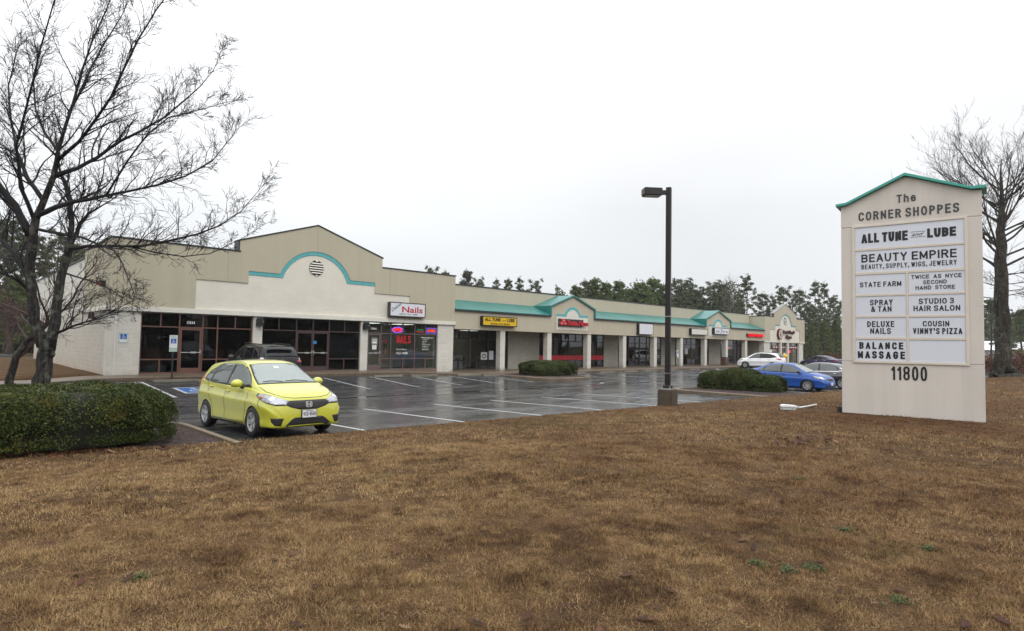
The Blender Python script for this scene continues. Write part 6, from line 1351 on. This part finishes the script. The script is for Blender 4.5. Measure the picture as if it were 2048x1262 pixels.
for i, (x, d, ty, pr, lb) in enumerate([(12, 78, 452, 2, 'dark pine at the left edge of view behind the big forked tree'), (52, 84, 478, 1, 'dark pine seen through the fork of the big bare tree, the left one'), (110, 88, 476, 2, 'dark pine seen between the two leaders of the big bare tree'), (145, 96, 500, 4, 'evergreen whose top meets the stepped side wall of the shops'), (-30, 74, 440, 2, 'dark pine cut by the left edge of view'), (30, 70, 560, 4, 'lower dark evergreen left of the big trunk'), (80, 74, 570, 3, 'lower dark evergreen behind the big trunk')]):
    plant(x, d, ty, pr, lb, 'dark pines beyond the driveway', 80+i)
# pale bare tree among the pines and a few more in the wood
for i, (x, d, ty, lb, sd_) in enumerate([(1459, 104, 560, 'pale bare tree standing among the pines right of the second gable', 5), (1586, 112, 590, 'thin bare tree among the pines just right of the far gable peak', 6), (165, 90, 490, 'bare grey tree showing over the stepped side wall', 7), (20, 66, 600, 'reddish bare sapling left of the big forked trunk beyond the driveway', 8)]):
    bb = Bare(sd_*13); dd = pix_dir(x); q = Vector((dd.x, dd.y))*d; hor = 689+.0157*(x-1024); H_ = 2+(hor-ty)/1220.25*d
    P = [Vector((.15*math.sin(j*1.3), .15*math.cos(j), H_*j/8)) for j in range(9)]; bb.limb(bb.trunk, P, [.22*(1-.11*j) for j in range(9)], 6)
    for j in range(26): h = H_*(.25+.72*j/26); a = j*2.4; bb.grow(P[int(h/H_*8)].lerp(P[min(8, int(h/H_*8)+1)], h/H_*8-int(h/H_*8)), Vector((math.cos(a), math.sin(a), 1.1)), (3.6-2.0*j/26)*H_/15, .05, 0, 2, .12, .16, (6, 4, 0), .7, .55)
    bb.finish('bare_tree', lb, (q.x, q.y, -.1), M_PBARK, plain('grey twigs', (0.13, 0.115, 0.105) if i != 3 else (0.09, 0.05, 0.045), .85, obj=False), 'bare trees in the wood')

# ---- woods that read as one mass
def wood(name, pts_fn, n, size, mat, seed):
    rs = np.random.RandomState(seed); C = pts_fn(rs, n); o = link(name, quads_mesh(name, leaf_cards(rs, C, size, aspect=1.4)), mat); o['kind'] = 'stuff'; return o
def band(x0, x1, d0, d1, z0, z1, wob=.3):
    def f(rs, n):
        px_ = rs.uniform(x0, x1, n); dp = rs.uniform(d0, d1, n); D = np.array([pix_dir(p)[:2] for p in px_]); u = rs.uniform(0, 1, n)**1.0
        zt = z1*(1+wob*.5*np.sin(px_*.07)+wob*.5*np.sin(px_*.023+dp*.2)); return np.stack([D[:, 0]*dp, D[:, 1]*dp, z0+(zt-z0)*u], 1)
    return f
M_UND = leaf_mat('dim undergrowth', [(0, (0.018, 0.018, 0.011)), (.6, (0.040, 0.032, 0.020)), (1, (0.065, 0.045, 0.032))], .9, .1); M_UNDG = leaf_mat('far evergreen mass', [(0, (0.040, 0.055, 0.028)), (1, (0.105, 0.128, 0.062))], .9, .1)
wood('woodland', band(-120, 260, 82, 112, -.2, 9, .25), 26000, .75, M_UND, 1); wood('woodland', band(1110, 1490, 116, 150, -.2, 12.2, .28), 95000, .33, M_UNDG, 2); wood('woodland', band(1440, 1720, 130, 175, -.2, 8.0, .45), 36000, .38, M_UNDG, 3); wood('woodland', band(1700, 2250, 260, 330, -.2, 20, .3), 20000, 1.5, M_UNDG, 4)
def behind(rs, n):
    a = rs.uniform(rad(128), rad(352), n); d = rs.uniform(70, 95, n); z = 9*(1+.35*np.sin(a*14)+.25*np.sin(a*37))*rs.uniform(0, 1, n)**.8; return np.stack([d*np.cos(a), d*np.sin(a), z-.3], 1)
wood('woodland', behind, 22000, 1.5, M_UNDG, 9)
M_REDB = leaf_mat('russet shrub leaves', [(0, (0.050, 0.018, 0.014)), (.6, (0.11, 0.040, 0.028)), (1, (0.16, 0.085, 0.04))], .8, .2)
for i, (x, d, w_, h_, lb) in enumerate([(1985, 62, 1.9, 2.4, 'russet shrub between the monument sign and the oak trunk'), (2034, 60, 2.0, 2.7, 'russet shrub just right of the oak trunk'), (2062, 63, 2.2, 2.2, 'russet shrub at the right edge of view'), (1960, 66, 2.0, 2.0, 'russet shrub half hidden by the monument sign'), (2012, 64, 1.8, 1.9, 'russet shrub straight behind the oak trunk'), (1664, 104, 2.4, 2.0, 'low russet bush beyond the navy sedan')]):
    dd = pix_dir(x); q = Vector((dd.x, dd.y))*d; rs = np.random.RandomState(40+i); t = thing('shrub', lb, 'shrub', (q.x, q.y, -.35), group='russet shrubs on the right'); g = rs.normal(size=(1500, 3))*np.array([w_*.42, w_*.42, h_*.26])+np.array([0, 0, h_*.5]); g[:, 2] = np.abs(g[:, 2])
    link('foliage', quads_mesh('foliage', leaf_cards(rs, g, .16)), M_REDB, t); st_ = MB()
    for j in range(9): a = j*.7; st_.tube([(.1*math.cos(a), .1*math.sin(a), 0), (w_*.5*math.cos(a), w_*.5*math.sin(a), h_*.85)], [.03, .008], 4, cap=False)
    st_.build('stems_or_core', M_TWIGR, t)
# ================================================================== MONUMENT SIGN, LAMP POST AND SMALL THINGS
SD_ = Vector((.14954, -.98876, 0)); SN = Vector((-.98876, -.14954, 0))      # along the face, and out of it
SG = thing('monument_sign', 'tall cream monument sign with a teal cap listing the shops and number 11800', 'sign', (17.552, 5.660, .36), math.atan2(SD_.y, SD_.x))
# local: x along the face, -y out of the face (towards the viewer), z up
M_SIGNC = stucco_mat('cream sign render', (0.65, 0.61, 0.555), 0.11); M_SIGNT = plain('teal cap metal', (0.055, 0.36, 0.30), 0.4, var=.06); M_PANEL = plain('sign panel', (0.66, 0.70, 0.77), 0.3, var=.025, scale=1.5); M_CREAMF = plain('cream panel frame', (0.66, 0.60, 0.52), 0.5, var=.04); M_INK = plain('black sign letters', (0.010, 0.010, 0.012), 0.45); M_INKG = plain('charcoal sign letters', (0.050, 0.052, 0.055), 0.5)
TH = .62
prof = [(0, -.02), (3.0, -.02), (3.0, 5.53), (2.80, 5.55), (1.46, 6.09), (.13, 5.49), (0, 5.47)]
MB().prism([(0, 0), (3.0, 0), (3.0, 1.355), (0, 1.355)], 0, TH).build('base_slab', M_SIGNC, SG, bevel=.006); MB().prism([(.002, 1.363), (2.998, 1.363), (2.998, 4.90), (.002, 4.90)], .0015, TH-.002).build('middle_slab', M_SIGNC, SG, bevel=.006); MB().prism([(0, 4.908), (3.0, 4.908), (3.0, 5.53), (2.80, 5.55), (1.46, 6.09), (.13, 5.49), (0, 5.47)], 0, TH).build('head_slab', M_SIGNC, SG, bevel=.006)
MB().ring([(-.11, 5.545), (.135, 5.565), (1.46, 6.165), (2.79, 5.625), (3.09, 5.625)], [(-.11, 5.478), (.13, 5.495), (1.46, 6.094), (2.81, 5.555), (3.09, 5.553)], -.10, TH+.10).build('roof_cap', M_SIGNT, SG, bevel=.004)
MB().box(.3, 2.7, .12, TH-.12, -.5, .01).build('plinth', plain('dark plinth', (0.03, 0.03, 0.03), .8), SG)
fr2 = MB(); F0, F1, G_0, G_1 = .265, 2.72, 1.325, 4.925
cells = [(.33, 2.65, 4.31, 4.87), (.33, 2.65, 3.68, 4.245), (.33, 1.455, 3.11, 3.615), (1.505, 2.65, 3.11, 3.615), (.33, 1.455, 2.555, 3.05), (1.505, 2.65, 2.555, 3.05), (.33, 1.455, 1.995, 2.495), (1.505, 2.65, 1.995, 2.495), (.33, 1.455, 1.385, 1.93), (1.505, 2.65, 1.385, 1.93)]
fr2.box(F0, F1, -.03, .03, G_0, 1.383).box(F0, F1, -.03, .03, 4.872, G_1).box(F0, .328, -.031, .03, 1.384, 4.871).box(2.652, F1, -.031, .03, 1.384, 4.871)
for z0, z1 in ((4.247, 4.308), (3.617, 3.678), (3.052, 3.108), (2.497, 2.553), (1.932, 1.993)): fr2.box(.3285, 2.6515, -.024, .02, z0, z1)
fr2.box(1.457, 1.503, -.025, .02, 1.3835, 3.618); fr2.build('panel_frame', M_CREAMF, SG, bevel=.004)
TXT = {0: ([('ALL TUNE', (.479, 4.45, 1.505, 4.70), {'weight': .25, 'gap': .09}), ('LUBE', (1.911, 4.47, 2.493, 4.70), {'weight': .25, 'gap': .09}), ('and', (1.585, 4.545, 1.845, 4.625), {'shear': .5})],), 1: ([('BEAUTY EMPIRE', (.476, 3.945, 2.498, 4.155), {'weight': .175, 'gap': .16}), ('BEAUTY, SUPPLY, WIGS, JEWELRY', (.474, 3.765, 2.495, 3.888), {'weight': .15, 'gap': .18})],),
 2: ([('STATE FARM', (.437, 3.295, 1.357, 3.425), {'weight': .175, 'gap': .16})],), 3: ([('TWICE  AS  NYCE', (1.567, 3.457, 2.589, 3.555), {'weight': .175, 'gap': .16}), ('SECOND', (1.815, 3.318, 2.294, 3.413), {'weight': .175, 'gap': .16}), ('HAND  STORE', (1.657, 3.183, 2.454, 3.28), {'weight': .175, 'gap': .16})],),
 4: ([('SPRAY', (.663, 2.815, 1.167, 2.962), {'weight': .175, 'gap': .16}), ('& TAN', (.685, 2.646, 1.138, 2.79), {'weight': .175, 'gap': .16})],), 5: ([('STUDIO 3', (1.719, 2.825, 2.429, 2.962), {'weight': .175, 'gap': .16}), ('HAIR SALON', (1.607, 2.648, 2.55, 2.785), {'weight': .175, 'gap': .16})],),
 6: ([('DELUXE', (.597, 2.256, 1.194, 2.408), {'weight': .175, 'gap': .16}), ('NAILS', (.662, 2.079, 1.119, 2.228), {'weight': .175, 'gap': .16})],), 7: ([('COUSIN', (1.796, 2.267, 2.331, 2.402), {'weight': .175, 'gap': .16}), ("VINNY'S PIZZA", (1.593, 2.082, 2.583, 2.228), {'weight': .175, 'gap': .16})],), 8: ([('BALANCE', (.41, 1.688, 1.382, 1.865), {'weight': .22, 'gap': .26}), ('MASSAGE', (.375, 1.445, 1.416, 1.635), {'weight': .22, 'gap': .26})],)}
for i, (x0, x1, z0, z1) in enumerate(cells):
    p = MB().box(x0+.001, x1-.001, -.010, .008, z0+.001, z1-.001).build('panel', M_PANEL, SG)
    if i in TXT:
        for it in TXT[i][0]: (letters if it[0] == 'and' else stroke_letters)('panel_lettering', [it], M_INK, p, lambda u, v, w: (u, -.0105-w, v), depth=.004)
    if i == 0: MB().box(1.555, 1.872, -.0135, -.0105, 4.640, 4.649).box(1.555, 1.872, -.0135, -.0105, 4.508, 4.517).build('rule_lines', M_INK, p)
stroke_letters('lettering', [('The', (1.277, 5.43, 1.683, 5.635)), ('CORNER SHOPPES', (.416, 5.05, 2.558, 5.275))], M_INKG, SG, lambda u, v, w: (u, -.001-w, v), depth=.008, weight=.165, gap=.20)
stroke_letters('lettering', [('11800', (1.115, .92, 1.87, 1.265))], M_INK, SG, lambda u, v, w: (u, -.001-w, v), depth=.008, weight=.15, gap=.16)
bxs = thing('electric_box', 'small black electric box at the left foot of the monument sign', 'electric box', (17.55, 5.68, float(lawnz(17.5, 5.7))), SG.rotation_euler.z); MB().box(-.10, .0, .02, .22, -.02, .17).build('housing', M_BLK, bxs, bevel=.01); MB().tube([(-.05, .1, .165), (-.05, .1, .26), (.04, .1, .26)], .013, 6).build('conduit', M_BLK, bxs)

# ---- lamp post
zl = float(lawnz(18.0, 11.15)); LP_ = thing('lamp_post', 'tall dark square lamp post on a concrete block at the lawn edge', 'lamp post', (17.98, 11.20, 0))
M_POLE = plain('dark bronze pole', (0.008, 0.006, 0.006), 0.45, var=.25); M_BASE = concrete_mat('stained lamp base concrete', (0.075, 0.056, 0.036), 0.8)
MB().box(-.255, .255, -.255, .255, -.5, .58).build('concrete_base', M_BASE, LP_, bevel=.025, seg=2, rotz=rad(8)); MB().box(-.085, .085, -.085, .085, .582, 7.42).build('pole', M_POLE, LP_, bevel=.012, rotz=rad(20))
MB().box(-.17, .17, -.17, .17, .583, .63).build('base_plate', M_CHROME, LP_, rotz=rad(8)); MB().box(-.14, .14, -.14, .14, .631, .72).build('base_cover', M_POLE, LP_, bevel=.02, rotz=rad(8))
bm_ = MB()
for a, b in ((-.13, -.13), (.13, -.13), (.13, .13), (-.13, .13)): bm_.cyl((a, b, .631), .018, .06, 8)
bm_.build('bolts', M_CHROME, LP_, rotz=rad(8)); MB().box(-.089, .089, -.089, .089, 3.02, 3.04).box(-.089, .089, -.089, .089, 1.12, 1.135).build('band', M_CHROME, LP_, rotz=rad(20))
ang = math.atan2(.62, -.78)                                                  # the lamp head reaches over the lot
h_ = MB().prism([(.28, 7.10), (.88, 7.10), (.90, 7.16), (.90, 7.36), (.28, 7.36)], -.20, .20).build('lamp_head', M_POLE, LP_, bevel=.02, rotz=ang); MB().box(.34, .84, -.16, .16, 7.085, 7.099).build('lens', plain('flat lamp lens', (0.16, 0.155, 0.14), .15, coat=1), h_); MB().box(.09, .28, -.06, .06, 7.17, 7.31).build('arm', M_POLE, LP_, rotz=ang)

# ---- white floodlight lying by the sign
fp = Vector((17.75, 7.10)); zf = float(lawnz(*fp)); FL = thing('floodlight', 'white floodlight on a low bent arm in the grass left of the monument sign', 'floodlight', (fp.x, fp.y, zf), math.atan2(-.69, .72))
M_FLW = plain('white flood enamel', (0.80, 0.82, 0.84), .35, var=.03)
MB().prism([(-.30, .10), (.22, .085), (.30, .11), (.20, .175), (-.24, .20), (-.30, .17)], -.13, .13).build('head', M_FLW, FL, bevel=.03, seg=2); MB().prism([(-.28, .012), (.18, .0), (.19, .078), (-.28, .092)], -.11, .11).build('lens_housing', plain('greenish white lens', (0.55, 0.62, 0.60), .2, coat=1), FL, bevel=.012); MB().tube([(.20, 0, .10), (.36, 0, .10), (.60, 0, .145), (.88, 0, .205), (.93, 0, .21)], [.03, .028, .024, .024, .03], 8).build('arm', M_FLW, FL, smooth=True); FL.scale = (.82, .82, .82)

# ---- far right: buildings and a sign post across the road
def far(px_, depth): d = pix_dir(px_); return Vector((d.x, d.y))*depth
q = far(2012, 150); t = thing('warehouse', 'distant low building with a white roof behind the bare oak', 'building', (q.x, q.y, -.3), rad(-40)); MB().box(-16, 16, -6, 6, 0, 3.0).build('wall', plain('grey wall', (0.30, 0.30, 0.30), .8), t); MB().prism([(-6.4, 3.0), (6.4, 3.0), (0, 5.2)], -16.5, 16.5, 'x').build('roof', plain('white roof sheet', (0.70, 0.72, 0.74), .6), t)
q = far(1664, 158); t = thing('house', 'distant pale building glimpsed between the pines right of the far block', 'building', (q.x, q.y, -.3), rad(-30)); MB().box(-9, 9, -4, 4, 0, 3.2).build('wall', plain('pale siding', (0.55, 0.55, 0.54), .8), t); MB().prism([(-4.4, 3.2), (4.4, 3.2), (0, 5.0)], -9.4, 9.4, 'x').build('roof', plain('grey roof', (0.32, 0.33, 0.35), .7), t)
q = far(1994, 80); t = thing('street_sign', 'thin dark sign post with two small arms left of the oak trunk', 'sign', (q.x, q.y, -.3)); MB().tube([(0, 0, 0), (0, 0, 5.0)], .06, 6).build('post', M_BLK, t); MB().box(-.55, .0, -.03, .03, 4.55, 4.75).build('sign_blade', M_BLK, t)
struct(MB().add([(56.5, -40, .14), (58.0, -40, .14), (58.0, 16, .14), (56.5, 16, .14)], [(0, 1, 2, 3)]).build('path', M_WALK)); struct(MB().add([(58.2, -60, -.2), (67, -60, -.2), (67, 10, -.2), (58.2, 10, -.2)], [(0, 1, 2, 3)]).build('road', M_ASPH))

# ---- litter on the asphalt and by the far kerb
for x, y, lb in ((54.8, 28.7, 'small white scrap on the asphalt near the far kerb'), (28.6, 22.2, 'flat pale scrap of paper on the wet lot before the island')):
    MB().prism([(-.16, -.08), (.12, -.10), (.17, .06), (-.02, .11), (-.15, .05)], 0, .03 if x > 50 else .006, 'z').build('paper_scrap', M_PAPER, loc=(x, y, float(lotz(x, y))+.006)); tag(bpy.context.scene.collection.objects[-1], lb, 'litter')

# ================================================================== GRASS, LEAVES, WEEDS
rs = np.random.RandomState(77)
def noise2(x, y, f, seed):
    r_ = np.random.RandomState(seed); s = 0
    for i in range(7):
        a = r_.uniform(0, 6.28); ff = f*r_.uniform(.6, 1.7); s = s+np.sin((x*np.cos(a)+y*np.sin(a))*ff+r_.uniform(0, 6.28)+1.3*np.sin((x*np.sin(a)-y*np.cos(a))*ff*.7+r_.uniform(0, 6.28)))
    return s/7*1.6
def scatter(n, d0, d1, ang):
    """n points between two distances from the camera's foot, in the sector it can see plus a margin"""
    d = np.sqrt(rs.uniform(d0*d0, d1*d1, n)); a = yaw+rs.uniform(-ang, ang, n); x = d*np.cos(a); y = d*np.sin(a); k = (y < yedge(x)-.02) & (x < 56); return x[k], y[k]
VV = []; CC = []
for n, d0, d1, ang, hgt, wid in ((680000, 2.0, 6.5, rad(56), .026, .0038), (520000, 6.5, 11, rad(54), .032, .0065), (230000, 11, 19, rad(51), .038, .012), (120000, 19, 36, rad(45), .045, .022), (45000, 36, 57, rad(45), .055, .04)):
    x, y = scatter(n, d0, d1, ang); bare = vnoise(x, y, 2.6, 3, 3); keep = bare+rs.normal(0, .40, len(x)) > -.50; x, y = x[keep], y[keep]; m = len(x); z = lawnz(x, y)
    tuft = vnoise(x, y, 5.5, 4, 2); L = hgt*rs.uniform(.5, 1.35, m)*np.clip(1+.7*tuft, .35, 2); az = rs.uniform(0, 6.28, m); ln = np.clip(rs.normal(1.6, .6, m)-.5*tuft, .15, 2.35); w = wid*rs.uniform(.6, 1.3, m); fa = az+rs.normal(0, .5, m)+1.57
    tip = np.stack([x+np.cos(az)*L*np.sin(ln*.62)*1.3, y+np.sin(az)*L*np.sin(ln*.62)*1.3, z+np.maximum(L*np.cos(ln*.62), 0)+rs.uniform(.002, .010, m)], 1); bx, by = np.cos(fa)*w*.5, np.sin(fa)*w*.5
    z0 = z+rs.uniform(-.003, .008, m)*(ln > 1.6); VV.append(np.stack([np.stack([x-bx, y-by, z0], 1), np.stack([x+bx, y+by, z0], 1), tip], 1))
    P1 = vnoise(x, y, .85, 1, 5, .66); P2 = vnoise(x, y, 3.2, 2, 4, .65); P3 = vnoise(x, y, .22, 5, 3); G = vnoise(x, y, .9, 7, 4); r1 = rs.uniform(0, 1, m)
    straw = np.array([.49, .345, .175]); tan_ = np.array([.300, .184, .084]); brn = np.array([.110, .062, .034]); rus = np.array([.170, .075, .041]); grn = np.array([.125, .140, .038])
    t = np.clip(.58+.34*P1+.50*P2+.25*vnoise(x, y, 9.0, 0, 2)+rs.normal(0, .26, m), 0, 1)[:, None]; c = np.where(t < .5, brn+(tan_-brn)*t*2, tan_+(straw-tan_)*(t-.5)*2)
    fr_x = np.clip((x-4)/10, 0, 1)*np.clip(P3+.65, 0, 1)*.8; fr_x = np.maximum(fr_x, np.clip(P2*.9-.25+P3*.4, 0, .6)); c = c*(1-fr_x[:, None])+rus*rs.uniform(.6, 1.3, m)[:, None]*fr_x[:, None]
    edge = np.exp(-((yedge(x)-y-1.2)/1.4)**2)*np.clip((x-2)/3, 0, 1)*np.clip((19-x)/5, 0, 1); gr = np.clip(G*1.3-.85+edge*.85, 0, .8)*(r1 < .7); c = c*(1-gr[:, None])+grn*gr[:, None]
    dk = (rs.uniform(0, 1, m) < .05+.10*np.clip(-P2, 0, 1))[:, None]; c = np.where(dk, np.array([.030, .021, .015]), c); CC.append(c*rs.uniform(.5, 1.45, m)[:, None])
V = np.concatenate(VV).reshape(-1, 3); C = np.concatenate(CC); n = len(C)
me = bpy.data.meshes.new('dry_grass'); me.vertices.add(n*3); me.vertices.foreach_set('co', V.astype(np.float32).ravel()); me.loops.add(n*3); me.loops.foreach_set('vertex_index', np.arange(n*3, dtype=np.int32)); me.polygons.add(n); me.polygons.foreach_set('loop_start', np.arange(0, n*3, 3, dtype=np.int32)); me.update(calc_edges=True)
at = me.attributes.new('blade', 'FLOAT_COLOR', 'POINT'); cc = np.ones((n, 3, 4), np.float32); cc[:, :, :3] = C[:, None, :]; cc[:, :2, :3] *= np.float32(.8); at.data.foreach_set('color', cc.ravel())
k = N('dry grass blades'); a_ = k.n('ShaderNodeAttribute'); a_.attribute_name = 'blade'; p_ = k.bsdf(a_.outputs['Color'], .75, 0, .15); tr = k.n('ShaderNodeBsdfTranslucent'); k.l(a_.outputs['Color'], tr.inputs[0]); ms = k.n('ShaderNodeMixShader'); ms.inputs[0].default_value = .25; k.l(p_.outputs[0], ms.inputs[1]); k.l(tr.outputs[0], ms.inputs[2]); k.l(ms.outputs[0], k.out.inputs[0])
o = link('dry_grass', me, k.m); o['kind'] = 'stuff'
# fallen oak leaves
def oak_leaf():
    out = []
    for t, w in ((0, .02), (.12, .10), (.2, .26), (.28, .12), (.42, .34), (.5, .14), (.64, .30), (.72, .12), (.85, .16), (1, .0)): out.append((t, w))
    return out
lv = MB(); OL = oak_leaf(); r2 = random.Random(9); lc = []
def put_leaf(x, y, s, z):
    az = r2.uniform(0, 6.28); ti = r2.uniform(-.45, .45); cu = r2.uniform(.1, .5); V = []
    for t, w in OL:
        for e in (-1, 0, 1):
            u, v, q = (t-.5)*s, e*w*s, cu*s*((t-.5)**2+ (e*w)**2*1.6)+(t-.5)*s*ti
            V.append((x+u*math.cos(az)-v*math.sin(az), y+u*math.sin(az)+v*math.cos(az), z+q+.02))
    lv.add(V, [(3*i+j, 3*i+j+1, 3*i+j+4, 3*i+j+3) for i in range(len(OL)-1) for j in (0, 1)])
for i in range(210):
    d = 3.4+(30-3.4)*r2.random()**1.7; a = yaw+r2.uniform(-rad(45), rad(45)); x, y = d*math.cos(a), d*math.sin(a)
    if y < float(yedge(x))-.1 and x < 50: put_leaf(x, y, r2.uniform(.05, .115), float(lawnz(x, y))+.004)
for i in range(1500):
    d = 3.4+(24-3.4)*r2.random()**1.5; a = yaw+r2.uniform(-rad(45), rad(45)); x, y = d*math.cos(a), d*math.sin(a)
    if y < float(yedge(x))-.1: put_leaf(x, y, r2.uniform(.018, .045), float(lawnz(x, y))+.004)
for i in range(190): x = r2.uniform(-4, 3.4); y = float(yedge(x))-.15-abs(r2.gauss(0, .22)); put_leaf(x, y, r2.uniform(.09, .16), float(lawnz(x, y))+.01)
for i in range(40): a = r2.uniform(0, 6.28); x = 11.3+r2.gauss(0, .35); y = 4.2+r2.gauss(0, .25); put_leaf(x, y, r2.uniform(.08, .15), float(lawnz(x, y))+.02)
o = lv.build('fallen_leaves', leaf_mat('fallen oak leaves', [(0, (0.030, 0.010, 0.005)), (.6, (0.075, 0.024, 0.010)), (.92, (0.12, 0.05, 0.022)), (1, (0.24, 0.15, 0.09))], .6, .3), fix=False, smooth=True); o['kind'] = 'stuff'
# a few green weeds
M_WEED = leaf_mat('weed leaves', [(0, (0.026, 0.046, 0.008)), (1, (0.075, 0.105, 0.018))], .5, .4)
wr0 = None
for i, (x_, y_, lb) in enumerate([(1690, 1062, 'green weed rosette below the left corner of the monument sign'), (1518, 1132, 'green weed rosette low in the lawn, left of a pair'), (1575, 1142, 'small green weed, the middle one of a row of three'), (1628, 1140, 'green weed rosette, right one of a row of three'), (1852, 1100, 'green weed rosette in the darker turf on the right'), (1800, 1206, 'wide green weed near the bottom right corner'), (1596, 960, 'tiny green weed right of the leaf pile'), (275, 1158, 'green weed in the lawn at the lower left')]):
    v = fw*1.0+rt2*((x_-1024)/1220.25)-up2*((y_-631)/1220.25); zz = .36
    for _ in range(4): s_ = (zz-2)/v.z; gx, gy = v.x*s_, v.y*s_; zz = float(lawnz(gx, gy))
    t = thing('weed', lb, 'weed', (gx, gy, zz), group='green weeds in the dry lawn'); mb = MB(); rr = random.Random(i)
    for j in range(46): a = rr.uniform(0, 6.28); l = rr.uniform(.015, .045); e = rr.uniform(.05, .6); w = l*.22; ca, sa = math.cos(a), math.sin(a); ox_, oy_ = rr.gauss(0, .04), rr.gauss(0, .04); mb.add([(ox_, oy_, .0), (ox_+ca*l*.5-sa*w, oy_+sa*l*.5+ca*w, l*e*.6+.02), (ox_+ca*l, oy_+sa*l, l*e*.5+.02), (ox_+ca*l*.5+sa*w, oy_+sa*l*.5-ca*w, l*e*.6+.02)], [(0, 1, 2, 3)])
    mb.build('leaves', M_WEED, t, fix=False)
# ---- thin mist: far trees pale a little
hz = MB().box(-130, 420, -130, 420, -1.6, 30).build('haze', None); hz['kind'] = 'stuff'
k = N('thin mist'); pv = k.n('ShaderNodeVolumePrincipled'); pv.inputs['Density'].default_value = 0.0003; pv.inputs['Color'].default_value = (.92, .94, .97, 1); pv.inputs['Anisotropy'].default_value = .2; k.l(pv.outputs[0], k.out.inputs['Volume']); hz.data.materials.append(k.m); hz.display_type = 'WIRE'
